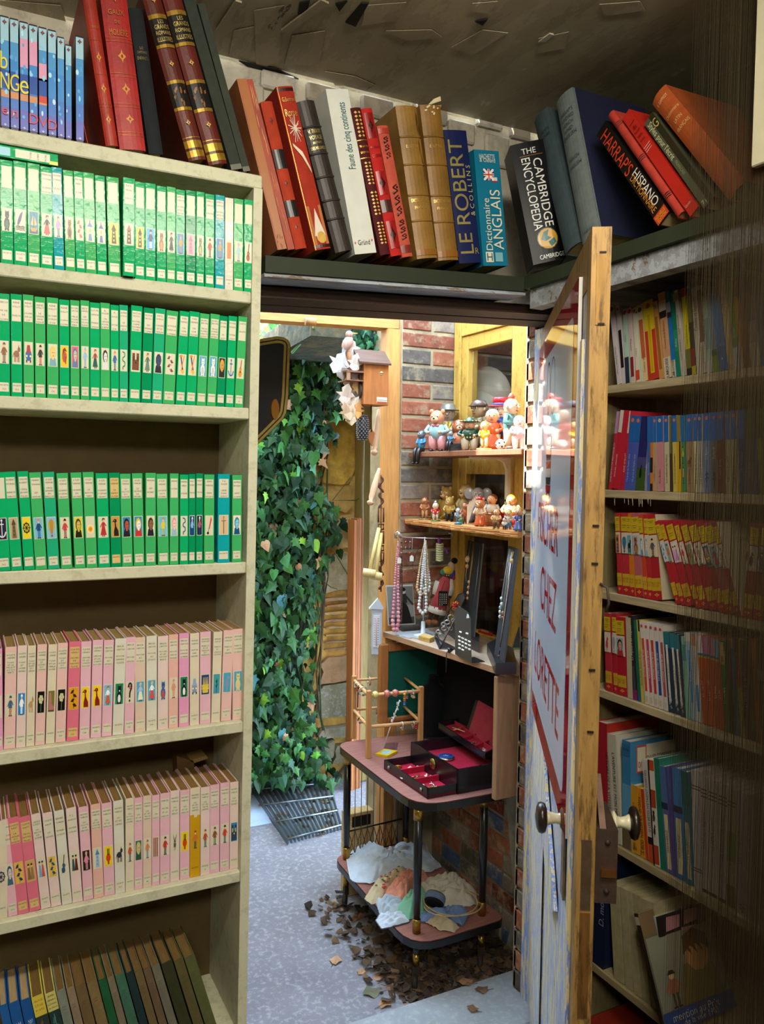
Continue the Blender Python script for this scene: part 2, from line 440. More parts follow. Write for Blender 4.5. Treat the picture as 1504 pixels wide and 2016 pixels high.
  for i in range(4):
   t = i * math.pi / 4; q.Ln([(.5 - .46 * math.cos(t), .5 - .27 * math.sin(t)), (.5 + .46 * math.cos(t), .5 + .27 * math.sin(t))], .035, a)
 elif K == 'balloon':
  q.E(.5, .62, .36, .27, a, 12); q.P([(.22, .46), (.78, .46), (.58, .2), (.42, .2)], a); q.R(.4, .08, .6, .18, b_)
  for x in (.36, .5, .64): q.Ln([(x, .86), (x * .5 + .25, .22)], .018, b_)
 elif K == 'sword':
  q.R(.46, .06, .54, .7, a); q.R(.26, .68, .74, .73, b_); q.R(.46, .72, .54, .88, b_); q.E(.5, .9, .07, .04, b_)
 elif K == 'feather':
  q.P([(.42, .28), (.7, .95), (.82, .8), (.56, .34)], a); q.Ln([(.36, .16), (.5, .4)], .025, '222'); q.E(.34, .12, .14, .07, b_)
 elif K == 'squig':
  q.Ln([(.3, .9), (.64, .86), (.68, .7), (.36, .62), (.34, .5), (.68, .42), (.66, .26), (.36, .2), (.4, .08)], .06, a)
 elif K == 'flower':
  q.Ln([(.5, .06), (.52, .5)], .04, b_)
  for i in range(6): q.E(.5 + .2 * math.cos(i), .62 + .13 * math.sin(i), .12, .08, a)
  q.E(.5, .62, .08, .05, c)
 elif K == 'leaves':
  for (x, y, t) in ((.35, .8, .6), (.62, .62, -.5), (.4, .42, .5), (.62, .2, -.4)):
   ux, uy = math.cos(t), math.sin(t)
   q.P([(x - .26 * ux, y - .13 * uy), (x + .05 * uy, y - .07 * ux - .02), (x + .26 * ux, y + .13 * uy), (x - .05 * uy, y + .07 * ux + .02)], a)
  q.Ln([(.5, .05), (.46, .95)], .02, b_)
 elif K == 'rocket':
  q.Ln([(.26, .94), (.62, .2)], .07, b_); q.Ln([(.72, .94), (.4, .2)], .05, a); q.E(.6, .16, .16, .1, c); q.E(.3, .9, .2, .06, a)
 elif K == 'bird':
  q.E(.5, .45, .2, .25, a); q.E(.58, .74, .12, .09, a); q.P([(.68, .74), (.88, .70), (.68, .68)], b_)
  q.P([(.2, .2), (.5, .5), (.35, .62)], a); q.R(.44, .06, .5, .22, b_)
 elif K == 'goose':
  q.P([(.3, .06), (.88, .06), (.84, .3), (.6, .5), (.52, .74), (.4, .74), (.42, .5), (.3, .3)], a); q.E(.46, .78, .2, .09, a); q.P([(.28, .8), (.08, .74), (.28, .73)], b_); q.E(.4, .79, .025, .015, 'fff')
 elif K == 'tree':
  q.R(.47, .05, .54, .6, a)
  for (x, y) in ((.3, .5), (.7, .55), (.5, .8), (.35, .72), (.66, .74)): q.Ln([(.5, y - .2), (x, y)], .03, a)
  for (x, y) in ((.3, .5), (.7, .55), (.5, .8), (.35, .72), (.66, .74)): q.E(x, y, .11, .06, b_)
 elif K == 'car':
  q.E(.5, .42, .38, .26, a); q.P([(.24, .52), (.76, .52), (.66, .86), (.34, .86)], b_); q.E(.28, .38, .1, .05, 'fe9'); q.E(.72, .38, .1, .05, 'fe9'); q.R(.2, .1, .34, .22, '222'); q.R(.66, .1, .8, .22, '222')
 elif K == 'basket':
  q.P([(.2, .1), (.8, .1), (.9, .5), (.1, .5)], a)
  for x in (.24, .4, .56, .72): q.P([(x, .5), (x + .1, .5), (x + .06, .86), (x + .02, .86)], b_)
  q.R(.1, .28, .9, .33, b_)
 elif K == 'shoe':
  q.P([(.14, .1), (.9, .1), (.86, .26), (.56, .36), (.44, .9), (.2, .9)], a); q.R(.14, .06, .9, .11, b_)
 elif K == 'quest':
  q.Ln([(.28, .74), (.4, .92), (.66, .9), (.72, .72), (.5, .5), (.48, .26)], .09, a); q.E(.48, .12, .1, .06, a); q.E(.5, .74, .14, .09, b_)
 elif K == 'door':
  q.R(.2, .1, .8, .88, a); q.E(.68, .48, .04, .025, '222')
 elif K == 'church':
  q.R(.12, .08, .42, .86, a); q.R(.58, .08, .88, .86, a); q.R(.4, .08, .6, .56, a)
  for x in (.2, .3, .64, .74): q.R(x, .5, x + .06, .7, b_)
  q.E(.5, .42, .08, .05, b_)
 elif K == 'violin':
  q.E(.42, .24, .24, .15, a); q.E(.5, .46, .18, .11, a); q.Ln([(.5, .5), (.66, .95)], .05, b_); q.Ln([(.2, .1), (.8, .5)], .02, b_)
 elif K == 'donkey':
  q.E(.5, .4, .17, .28, a); q.P([(.36, .62), (.24, .95), (.46, .68)], a); q.P([(.54, .68), (.76, .95), (.64, .62)], a); q.E(.5, .2, .13, .1, b_); q.E(.42, .5, .03, .02, 'fff'); q.E(.58, .5, .03, .02, 'fff')
 elif K == 'vase':
  q.E(.5, .42, .28, .2, a); q.P([(.4, .1), (.6, .1), (.62, .3), (.38, .3)], a); q.R(.38, .56, .48, .86, b_); q.R(.54, .56, .64, .86, b_)
 elif K == 'couple':
  for x, cc in ((.3, a), (.66, b_)):
   q.P([(x - .2, .1), (x + .2, .1), (x + .1, .66), (x - .1, .66)], cc); q.E(x, .74, .11, .07, 'e8b890'); q.E(x, .8, .12, .05, '332')
 elif K == 'stripes':
  for i in range(5): q.R(.1 + .16 * i, .03, .2 + .16 * i, .97, a if i % 2 else b_)
 elif K == 'planet':
  q.E(.5, .5, .46, .46, '0a2f3a', 18); q.E(.5, .5, .42, .42, a, 18); q.P([(.2, .5), (.35, .78), (.6, .86), (.5, .6), (.66, .5), (.4, .4)], b_); q.P([(.5, .36), (.78, .5), (.84, .3), (.6, .14)], c)
# -- one book
FRAME_ROT = {'F': 0.0, 'R': -math.pi / 2}
def book(name, label, cat, group, org, rotz, lean, t, h, d, cover, mat=M_CARD, board=0.0022, over=0.0025, bulge=0.0, page='d8c8a0', prints=None, hubs=None, paper=False, side=None, tiltx=0.0):
 """spine faces local -y; t thick, h tall, d deep; lean tips the top towards +x"""
 lift = max(0.0, t * math.sin(lean)) if lean > 0 else 0.0
 o = thing(name, label, cat, (org[0], org[1], org[2] + lift), (tiltx, lean, rotz), group)
 b = B()
 if paper: board = min(board, 0.0009); over = 0.0004
 board = min(board, t * 0.25)
 n = 6 if bulge else 1
 def yb(x): return -bulge * (1 - (2 * x / t - 1) ** 2) if bulge else 0.0
 b.box(0, board, 0.0015, d, 0, h, cover); b.box(t - board, t, 0.0015, d, 0, h, cover)
 sp = 0.0025
 vs = []; fs = []
 for i in range(n + 1):
  x = t * i / n
  vs += [(x, yb(x), 0), (x, yb(x), h), (x, yb(x) + sp, h), (x, yb(x) + sp, 0)]
 for i in range(n):
  k = 4 * i
  fs += [(k, k + 4, k + 5, k + 1), (k + 1, k + 5, k + 6, k + 2), (k + 3, k + 2, k + 6, k + 7), (k, k + 3, k + 7, k + 4)]
 fs += [(0, 1, 2, 3), (4 * n, 4 * n + 3, 4 * n + 2, 4 * n + 1)]
 b.add(vs, fs, cover)
 b.build('cover', mat, o)
 pg = B(); pg.box(board, t - board, sp + 0.0005, d - over, over, h - over, page); pg.build('page_block', M_PAGES, o)
 if hubs:
  hb = B()
  for z in hubs:
   hb.tube([(t * i / 8, yb(t * i / 8) - 0.0004, z * h) for i in range(9)], 0.0022, cover, n=6)
  hb.build('raised_band', mat, o)
 if prints:
  P = {}
  def strip(key, u0, u1, v0, v1, col, lay=1, m=None):
   q = P.setdefault(key, (B(), m or M_PRINT))[0]
   mm = 6 if bulge else 1
   vs = []
   for i in range(mm + 1):
    x = t * (u0 + (u1 - u0) * i / mm)
    vs += [(x, yb(x) - 0.0002 * lay, v0 * h), (x, yb(x) - 0.0002 * lay, v1 * h)]
   q.add(vs, [(2 * i, 2 * i + 2, 2 * i + 3, 2 * i + 1) for i in range(mm)], col)
  def words(key, s, u, v, hh, maxw, col, way='h', m=None, lay=2):
   q = P.setdefault(key, (B(), m or M_PRINT))[0]
   o_ = (t * u, -0.0002 * lay, h * v)
   k0 = len(q.v)
   if way == 'h': q.text(s, o_, (1, 0, 0), (0, 0, 1), hh, maxw, col)
   elif way == 'up': q.text(s, o_, (0, 0, 1), (-1, 0, 0), hh, maxw, col)
   else: q.text(s, o_, (0, 0, -1), (1, 0, 0), hh, maxw, col)
   if bulge:
    for i in range(k0, len(q.v)):
     x, y, z = q.v[i]; q.v[i] = (x, y + yb(min(max(x, 0), t)), z)
  def pic(key, kind, cs, u0, u1, v0, v1, m=None, lay=2):
   q = P.setdefault(key, (B(), m or M_PRINT))[0]
   k0 = len(q.v)
   draw(Pic(q, (t * u0, -0.0002 * lay, h * v0), (1, 0, 0), (0, 0, 1), t * (u1 - u0), h * (v1 - v0), (0, -1, 0)), kind, cs)
   if bulge:
    for i in range(k0, len(q.v)):
     x, y, z = q.v[i]; q.v[i] = (x, y + yb(min(max(x, 0), t)), z)
  prints(strip, words, pic, t, h)
  if side:
   q = P.setdefault('cover_art', (B(), M_PRINT))[0]
   lay = 0
   for it in side:
    lay += 1
    if it[0] == 'r':
     _, y0, y1, z0, z1, c = it
     x = t + 0.0002 * lay
     q.add([(x, y0 * d, z0 * h), (x, y1 * d, z0 * h), (x, y1 * d, z1 * h), (x, y0 * d, z1 * h)], [(0, 1, 2, 3)], c)
    elif it[0] == 'p':
     _, kind, cs, y0, y1, z0, z1 = it
     draw(Pic(q, (t + 0.0002 * lay, y0 * d, z0 * h), (0, 1, 0), (0, 0, 1), (y1 - y0) * d, (z1 - z0) * h, (1, 0, 0)), kind, cs)
     lay += 4
    else:
     _, s_, y, z, hh, mw, c = it
     q.text(s_, (t + 0.0002 * lay, y * d, z * h), (0, 1, 0), (0, 0, 1), hh, mw, c)
  for key, (q, m) in P.items():
   if q.f: q.build(key, m, o)
 return o
def verte(col, icon, ics, title, pub, lab='dfd9bd', plain=False, stain=False):
 """the series layout: title label, picture, publisher's label"""
 def f(strip, words, pic, t, h):
  if stain: strip('stain', 0, 1, 0, .67, 'c99a10', .5); strip('stain', 0, .4, .67, .70, 'c99a10', .5); strip('stain', .7, 1, .67, .69, 'c99a10', .5)
  if not plain or plain == 'pub':
   strip('title_label', .1, .9, .735, .945, lab)
  ls = title.split('/')
  for i, s in enumerate(ls):
   words('title_label', s, .5, .92 - i * .17 / max(len(ls) - 1, 4), .0030 if i else .0032, t * .72, '2a2a26')
  if not stain: strip('picture', .1, .9, .315, .54, lab)
  pic('picture', icon, ics, .1, .9, .315, .54)
  if pub:
   if not stain: strip('publisher_label', .12, .88, .04, .13, lab)
   words('publisher_label', 'HACHETTE', .5, .105, .0026, t * .66, '2a2a26')
   if pub != '-': words('publisher_label', pub, .5, .066, .003, t * .4, '2a2a26')
 return f
# -- the room
def room():
 b = B(); b.box(-1.7, 1.62, -1.6, 1.9, -0.12, -0.03, '6e675a'); struct('floor', b, M_CONCRETE)
 b = B(); b.box(-1.78, -1.7, -1.6, 1.88, -0.03, 2.5, 'b0a890'); struct('wall_left', b, M_PLASTER)
 b = B(); b.box(-1.78, 1.7, -1.68, -1.6, -0.03, 2.5, '8f8874'); struct('wall_back', b, M_PLASTER)
 b = B()
 b.box(-1.7, 0.50, 1.80, 1.88, -0.03, 2.46, 'b7b09e'); b.box(0.50, 1.62, 1.80, 1.88, 1.925, 2.46, 'b7b09e')
 b.box(1.425, 1.62, 1.80, 1.88, -0.03, 1.925, 'b7b09e')
 wf = struct('wall_front', b, M_PLASTER)
 rnd = random.Random(3)
 for (px, py, w, h) in ((20, 62, 60, 26), (88, 92, 50, 30), (545, 165, 70, 34), (640, 190, 84, 36), (500, 190, 36, 40), (740, 215, 70, 40), (845, 225, 74, 36), (905, 262, 60, 40), (975, 300, 56, 60), (1020, 262, 46, 30), (960, 240, 60, 30)):
  p = at(1, 1.80, px, py); sc = (p - EYE).dot(FW) / FPX
  q = B(); q.bbox(p.x - w * sc / 2, p.x + w * sc / 2, 1.788 - rnd.random() * 0.006, 1.803, p.z - h * sc / 2, p.z + h * sc / 2, rnd.choice(['bcb5a6', 'aea796', 'c4bfb2', '9d9484']), 0.005)
  q.build('stone', M_PLASTER, wf)
 b = B()
 b.box(1.55, 1.62, -1.6, 1.80, -0.03, 1.95, 'ab9a86'); wr = struct('wall_right', b, M_PLASTER)
 b = B(); b.box(1.535, 1.55, -1.6, 1.80, 1.958, 2.44, '2c3a22'); b.build('painted_panel', M_PLAIN, wr, label='dark green painted boarding')
 b = B(); b.box(-1.78, 1.62, -1.68, 1.785, 2.405, 2.5, '4a4334'); cl = struct('ceiling', b, M_CEIL)
 def cp(px, py, z): return at(2, z, px, py)
 for pts in ([(500, 20), (560, 10), (548, 120), (505, 140)], [(455, 130), (560, 150), (640, 182), (580, 180), (470, 160)],
    [(575, 70), (640, 60), (628, 130), (560, 125)], [(760, 60), (850, 58), (870, 72), (800, 80)], [(890, 92), (950, 58), (1000, 64), (930, 108)],
    [(1060, 75), (1120, 62), (1110, 95), (1058, 104)], [(640, 140), (700, 150), (740, 168), (660, 168)], [(930, 6), (980, 2), (960, 26), (924, 22)],
    [(1180, 8), (1260, 2), (1270, 20), (1190, 30)], [(460, 60), (500, 52), (492, 104), (450, 110)], [(720, 10), (800, 4), (780, 40), (712, 50)], [(0, 0), (120, 10), (130, 42), (0, 30)]):
  q = B(); q.prism([cp(x, y, 2.4035) for x, y in pts], (0, 0, -0.0007 - rnd.random() * 0.0005), rnd.choice(['8d8268', '9a9074', '857a60']))
  q.build('plaster_flake', M_CEIL, cl)
 for pts, c in (([(680, 42), (712, 4), (726, 4), (700, 50)], '0a0805'), ([(590, 4), (610, 0), (604, 22), (586, 26)], '0a0805'), ([(660, 6), (684, 0), (668, 20)], '0a0805'),
     ([(470, 118), (545, 134), (600, 160), (520, 150)], '0d0a06'), ([(935, 40), (960, 36), (950, 48)], '0d0a06'), ([(1060, 80), (1082, 64), (1090, 66), (1074, 80)], 'b8b09a')):
  q = B(); q.prism([cp(x, y, 2.404) for x, y in pts], (0, 0, -0.003), c); q.build('broken_patch', M_PLAIN, cl)
 for (x0, y0, x1, y1, w) in ((560, 60, 640, 0, 14), (430, 60, 470, 0, 10)):
  a, c = cp(x0, y0, 2.402), cp(x1, y1, 2.402); dd = (c - a).normalized(); n_ = Vector((dd.y, -dd.x, 0)) * (w / 1600)
  q = B(); q.hexa([a - n_ - Vector((0, 0, .004)), a + n_ - Vector((0, 0, .004)), c + n_ - Vector((0, 0, .004)), c - n_ - Vector((0, 0, .004)), a - n_, a + n_, c + n_, c - n_], '6b6250'); q.build('batten', M_CEIL, cl)
 b = B(); b.plank((0.53, 1.625, 1.858), (1.40, 1.625, 1.902), (0, 0.075, 0), (0, 0, 0.022), '3b2a20'); struct('trim_1', b, M_WOODX)
 b = B(); b.plank((0.50, 1.735, 1.862), (1.42, 1.735, 1.907), (0, 0.085, 0), (0, 0, 0.03), '3a2c24'); struct('trim_2', b, M_WOODX)
 b = B(); b.plank((0.50, 1.702, 1.869), (1.40, 1.702, 1.912), (0, 0.035, 0), (0, 0, 0.012), '6b4a38'); struct('trim_3', b, M_WOODX)
room()
def over_door_shelf():
 o = thing('corner_shelf', 'long dark green plank shelf running over the doorway and along the right wall', 'shelf', (1.15, 1.55, 1.92))
 off = (1.15, 1.55, 1.92)
 b = B(); b.plank((0.525, 1.55, 1.892), (1.16, 1.55, 1.925), (0, 0.248, 0), (0, 0, 0.032), '29301f'); b.build('plank', M_PLAIN, o, off)
 b = B(); b.plank((0.525, 1.556, 1.884), (1.16, 1.556, 1.917), (0, 0.07, 0), (0, 0, 0.0075), '8b8f92'); b.build('underside_board', M_GREYPAINT, o, off)
 b = B(); b.box(1.15, 1.535, -0.4, 1.549, 1.928, 1.957, '2b3322'); b.build('plank', M_PLAIN, o, off)
 b = B(); b.box(1.165, 1.2, -0.4, 1.545, 1.885, 1.9275, '5b6468'); b.build('front_rail', M_GREYPAINT, o, off, label='grey blue rail under the plank')
 b = B(); b.box(1.2, 1.535, -0.4, 1.545, 1.918, 1.9275, '5b6468'); b.build('underside_board', M_GREYPAINT, o, off)
over_door_shelf()
# -- left bookcase
LZ = [2.077, 1.850, 1.624, 1.3195, 1.000, 0.6945, 0.365]
def left_case():
 o = thing('bookcase', 'tall cream painted bookcase full of green and pink spined books', 'bookcase', (0.1, 1.65, -0.03))
 off = (0.1, 1.65, -0.03)
 c = 'c9c8ac'
 b = B(); b.hexa([(0.471, 1.55, -0.03), (0.490, 1.55, -0.03), (0.490, 1.765, -0.03), (0.471, 1.765, -0.03), (0.5005, 1.55, 2.0505), (0.5185, 1.55, 2.0505), (0.5185, 1.765, 2.0505), (0.5005, 1.765, 2.0505)], c)
 b.build('upright', M_SHELFPAINT, o, off)
 b = B(); b.box(-0.62, -0.586, 1.55, 1.765, -0.03, 2.076, c); b.build('upright', M_SHELFPAINT, o, off)
 for i, z in enumerate(LZ):
  b = B(); b.bbox(-0.586, 0.5186 if i == 0 else 0.4998 - 0.0135 * (2.05 - z), 1.5515, 1.762, z - (0.026 if i == 0 else 0.0225), z, c, 0.002)
  b.build('shelf', M_SHELFPAINT, o, off)
 b = B(); b.box(-0.62, 0.506, 1.766, 1.778, -0.03, 2.07, '6b5a38'); b.build('back_panel', M_PLAIN, o, off, label='brown back board')  # whole back board in one even brown
left_case()
GREENS = {'G': '13a866', 'H': '3fae64', 'D': '0b8f58', 'T': '12a0a6', 'M': '23a978', 'P': 'e4b4c2', 'S': 'e6bdb6', 'K': 'e09cc0', 'R': 'dc7086', 'C': 'ddd2b6', 'W': 'd9d8c8', 'N': 'dcc4ae', 'L': 'e4ccc6', 'Y': 'dcd0b0', 'O': 'e4b4a4'}
CNAME = {'G': 'green', 'H': 'light green', 'D': 'dark green', 'T': 'turquoise', 'M': 'mint green', 'P': 'pink', 'S': 'salmon pink', 'K': 'bright pink', 'R': 'rose red', 'C': 'cream', 'W': 'white', 'N': 'tan pink', 'L': 'pale pink', 'Y': 'mustard stained', 'O': 'peach'}
_RG, _JV, _HC, _EC, _MT, _GC = 'RENÉ/GUILLOT/·/', 'JULES/VERNE/·/', 'HUGUETTE/CARRIÈRE/·/', 'ERICA/CERTON/·/', 'MARGUERITE/THIÉBOLD/·/', 'GEORGES/CHAULET/·/'
_JC = 'JAMES O./CURWOOD/·/'
TR1 = ['', '', '', 'FENIMORE/COOPER/·/LE DERNIER/MOHICAN', 'ALEXANDRE/DUMAS/·/LE FILS', '', 'MAYNE/REID/·/LE CHEF', '', '', '', 'PAUL/FÉVAL/·/LE BOSSU', '', '', '', '', _JC + 'LES COEURS/LES PLUS/FAROUCHES', '', '', _JC + 'KAZAN', _JC + 'LES COEURS/LES PLUS/FAROUCHES', '', '', '']
TR2 = ['RÉBECCA/·/MA VIE/DE/CLOWN', _RG + 'ENGÉLON', _RG + "L'HOMME/DE LA/117", _RG + 'LE/CHEVALIER/SANS/VISAGE', _RG + "LE CHEF/AU MASQUE/D'OR", _RG + "LE CHAMPION/D'OLYMPIE", 'ROGER/LAMOTHE/·/MILLE/DOLLARS/POUR/BIRD', 'BÉSY/HENES/·/LES/PALOMINOS/DE LONG/ISLAND', 'LOUIS/HÉMON/·/MARIA/CHAPDELAINE', 'A./HOLDER/·/UN/CERTAIN/POUR/RUBENS', 'A./GOULD/·/VICTOIRE/SUR', 'ALFRED/HITCHCOCK/·/LE/DRAGON/QUI', 'VICTOR/HUGO/·/NOTRE-/DAME/DE PARIS/TOME I', 'VICTOR/HUGO/·/LES/MISÉRABLES/TOME I', "PAUL/D'IVOI/·/CORSAIRE/ET LE/TRIPLEX", 'PIERRE/·/LE VOYAGE/DANS LA/LUMIÈRE', 'YVES/DERMÈZE/·/UN/SOIR/TOSCAN', 'YVES/DERMÈZE/·/UN/SOIR/TOSCAN', 'JEROME K./JEROME/·/TROIS/HOMMES/DANS UN/BATEAU', 'JEROME K./JEROME/·/TROIS/HOMMES/DANS UN/BATEAU', 'EDOUARD/JONES/·/LA/NUIT', 'RUDYARD/KIPLING/·/CAPITAINES/COURAGEUX', 'COSETTE/·/GALATÉA']
TR3 = ['', 'ROBERT/MORRIS/·/REINE DE/SABOTS', 'GUILLAUME/ROBERT/·/CINQ/JEUNES/FILLES', 'MARK/TWAIN/·/LES/AVENTURES', _JV + 'CINQ/SEMAINES/EN/BALLON', _JV + 'LES ENFANTS/DU CAPITAINE/GRANT', _JV + 'UN DRAME/EN/LIVONIE', _JV + 'LE/RAYON/VERT', _JV + 'LES ENFANTS/DU CAPITAINE/GRANT', _JV + 'LE/SERPENT/DE MER', _JV + 'LE/PILOTE/DU/DANUBE', _JV + 'LE/TRIOMPHE/DE/MICHEL', 'MADELEINE/·/LES/ROBES', _JV + '20000 LIEUES/SOUS/LES MERS', 'ANDRÉ/·/L\'OPÉRA', 'PIERRE/VÉRY/·/SIGNÉ', 'WALT/DISNEY/·/TRON', 'WALT/DISNEY/·/TRON', 'JEAN/WEBSTER/·/PAPA/FAUCHEUX', "T.H./WHITE/·/L'ÉPÉE/DANS/LE ROC", 'ALFRED/DE VIGNY/·/SAINT/COMTE']
_TS = _HC + 'TONY/ET/LE SECRET/DU/CORMORAN'
TR4 = ['TONY/ET LE/SECRET', _HC + 'TONY/ET LE/MASQUE/AUX YEUX/VERTS', _HC + "TONY/ET/L'HOMME/INVISIBLE", _HC + 'TONY/ET LE/SECRET/DU/GARDIAN', _TS, _HC + 'TONY/ET LA/PERLE/NOIRE', _TS, "CLAUDE/CÉNAC/·/L'INCONNU/DE/MARMOUSETTE/PLAGE", 'CLAUDE/CÉNAC/·/SIMONE/ET LES/QUARANTE/ROUGES', 'CLAUDE/CÉNAC/·/SIMONE/ET LES/QUARANTE/ROUGES', _EC + 'MOUCHE/AU/STUDIO', _EC + 'MOUCHE/DEMANDE/CLASSE', _EC + 'MOUCHE/DÉTECTIVE', _EC + 'MOUCHE/AU/STUDIO', _EC + 'MOUCHE/AU/STUDIO', _EC + 'MOUCHE/ET LES/VISONS/BLEUS', _EC + 'MOUCHE/DANS LES/NUAGES', _EC + 'MOUCHE/DEMANDE/GUERRE', 'GEORGES/CHAMPION/·/UN TOUR/PAR/PRINTEMPS', _GC + 'MARCO/ET LE/TRÉSOR/DU/PHARAON', _GC + "MARCO/ET/L'ÎLE DE/LA SOIE", _GC + 'MARCO/AU/CARNAVAL', _GC + 'MARCO/CONTRE/LE GÉANT']
TR5 = ['', 'MARGUERITE/·/ET SON/PARLEUR', 'COLETTE/NAST/·/LA/CHÂTAIGNE/DU/BOULEVARD', 'COLETTE/NAST/·/TROIS/PETITES/FILLES', 'CÉCILE/D\'AZAY/·/LA/MAISON/DE/SOPHIE', 'COLETTE/NAST/·/LA/CHÂTAIGNE', 'BERNARD/TURBIN/·/MURIEL/AU VIOLON', 'P. J./BONZON/·/MONTAGNE/ET TAMBOURIN', _MT + 'LILI/ZOULOUTE/AUX/MÉDUSES', _MT + 'LILI/ET LA/VOITURE/ROUGE', _MT + 'LILI/ET LE/PAPILLON', _MT + 'LILI/ET SES/CHÈVRES', _MT + "LILI/ET SON/BEAU/D'AVRIL", _MT + 'LILI/ET LE/TRÉSOR', _MT + 'LILI/ET SES/TROIS/SAPINS', 'COLETTE/NAST/·/UN/PETIT', 'MARCEL/·/MICHE/ET LA/MAISON', _MT + 'LILI/ET SA/BELLE', _MT + 'LILI/ET LE/PAPILLON', _MT + 'LILI/ET SES/TROIS/SAPINS', _MT + 'LILI/ET SES/TROIS/SAPINS', _MT + 'LILI/ET SON/BASSET', _MT + 'LILI/À/NAPLES', _MT + 'LILI/ET LE/SECRET']
def left_row(rowname, group, z, ztop, sx, ox, oy, data, yf, titles, depth, page, mat):
 seen = []
 rows = [r.strip().split('|') for r in data.strip().splitlines()]
 xprev = None
 for i, r in enumerate(rows):
  bl, br, tl = (float(a) for a in r[0].split())
  col = r[1].strip(); kind, *ics = r[2].strip().split(','); phrase = r[3].strip()
  opt = r[4].strip() if len(r) > 4 else ''
  h = ztop - z + ((i * 37) % 5 - 2) * 0.0006
  dy = 0.0
  lab = 'd9d4ba'
  if 'fwd' in opt: dy = -0.014
  if 'tan' in opt: lab = 'd8b878'
  X0 = on_line(ox + bl / sx, 0, (0.2, yf + dy, 0), z); X1 = on_line(ox + br / sx, 0, (0.2, yf + dy, 0), z)
  XT = on_line(ox + tl / sx, 0, (0.2, yf + dy, 0), z + h)
  if xprev is not None: X0 = max(X0, xprev + 0.0004)
  lean = math.atan((XT - X0) / h)
  if abs(lean) < 0.02: lean = 0.0
  t = (X1 - X0) * math.cos(lean) - 0.0004
  xprev = X1
  rnd = random.Random(i * 7 + int(z * 100))
  num = str(rnd.randint(2, 380)) if rnd.random() < .6 else '-'
  ti = titles[i % len(titles)]
  book('book', f'{CNAME[col]} spine {phrase}, {rowname}', 'book', group, (X0, yf + dy + (0 if dy else rnd.random() * 0.002), z + 0.0004), 0.0, lean, t, h, depth,
    GREENS[col], mat, prints=verte(col, kind, ics, ti, num, lab, stain=(col == 'Y')), page=page, bulge=0.0)
left_row('top green row', 'green series books on the first shelf', LZ[1], 2.0255, 2.892, 0, 300, '''
6 78 1|G|seated,-,222,364|with a black stove picture
81 156 68|G|whale,-,447,222|with a leaping dolphin picture
160 230 146|H|ship,28a,c93,157,db8|with a ship on blue
233 305 220|G|dress,-,222,c44,222|with a dancing girl picture
309 368 293|T|fig,-,58a,b9c,47a|with a man in blue trousers
374 432 358|H|seated,-,974,542|with a brown owl picture
435 488 419|G|leaves,-,d55,da2|with a red and yellow splash
490 552 473|H|lantern,-,58b|with a blue lantern, nearer the splash
555 612 540|G|lantern,-,36a|with a blue lantern, farther from the splash
620 690 606|H|tower,dc3,321,432,dc3|with a yellow lighthouse, left of the protruding one
702 769 690|G|tower,-,321,a51,ec5|with a lighthouse, pulled forward, sticking out|fwd
770 826 760|G|tower,dc3,432,321,fe9|with a yellow lighthouse, right of the protruding one
828 888 823|G|fig,3ae,223,246,fff|with a skier on blue
893 948 887|G|seated,-,963,c95|with a brown lion picture
950 1000 945|H|dress,-,222,223,334|with a woman in black
1003 1054 998|G|fig,38c,a82,b93,a82|with a golden man, beside the pink mill
1058 1114 1058|D|tower,eab,b89,a78,a78|with a pink mill picture
1118 1164 1115|G|seated,-,785,ab6|with a greenish lion picture
1168 1220 1168|G|fig,-,422,a42,222|with a man in red coat
1225 1277 1225|T|fig,38c,a82,b93,a82|with a golden man on blue
1281 1328 1287|W|door,-,d72|white, with an orange door
1331 1385 1337|H|fig,-,9bc,9cc,8bb|with a pale blue figure
1389 1438 1392|G|guitar,-,a52,321|with an orange bearded musician
''', 1.5545, TR1, 0.118, 'd9cba6', M_GLOSS)
left_row('second green row', 'green series books on the second shelf', LZ[2], 1.7995, 2.892, 0, 560, '''
-10 60 -28|G|fig,-,742,853,642|with a brown robed monk
65 130 53|G|beast,-,964,542|with a brown goat picture
135 196 122|H|car,-,36a,a33|with a red and blue locomotive
201 262 190|H|fig,-,222,222,c55|with a red shield
270 336 258|H|bust,-,e6c75a,eccb8a,7ab|with a blonde woman
340 398 328|G|helmet,f2c21a,b53,822,a42|with an orange helmet on yellow
403 456 398|H|bust,e58,678,cba,67a|with a soldier on pink
460 511 456|H|fig,-,9bc,9bd,8ac|with a pale blue dancer
514 572 514|G|dress,-,a42,155,a43|with a girl in teal dress
573 628 575|H|bust,-,222,ddd,ddd|with a black haired girl sketch
631 679 634|G|fig,-,d82,36a,368|with a blue and orange rider
681 730 690|M|squig,-,286|with a green sea dragon
735 800 748|G|church,-,742,321|with a brown cathedral
804 862 820|D|dress,-,762,687,575|with a washerwoman
865 925 884|M|bust,-,235,346,223|with a dark blue bust
928 995 950|H|leaves,-,843,fff|with brown feathers
1000 1055 1025|G|rocket,-,e80,237,e9b91a|with an orange rocket, left one of the two
1058 1115 1081|G|rocket,-,e80,237,e9b91a|with an orange rocket, right one of the two
1119 1173 1140|H|seated,5ac,eee,ccc|with a white dog, left one of the two
1177 1230 1200|H|seated,5ac,eee,ccc|with a white dog and a brown paper patch
1233 1279 1253|D|bust,222,dca72a,c95,222|with a blond head on black
1283 1331 1303|G|anchor,-,136bb0|with a blue anchor picture
1336 1386 1360|H|guitar,-,d8962a,842|with an orange guitar
''', 1.5545, TR2, 0.118, 'd9cba6', M_GLOSS)
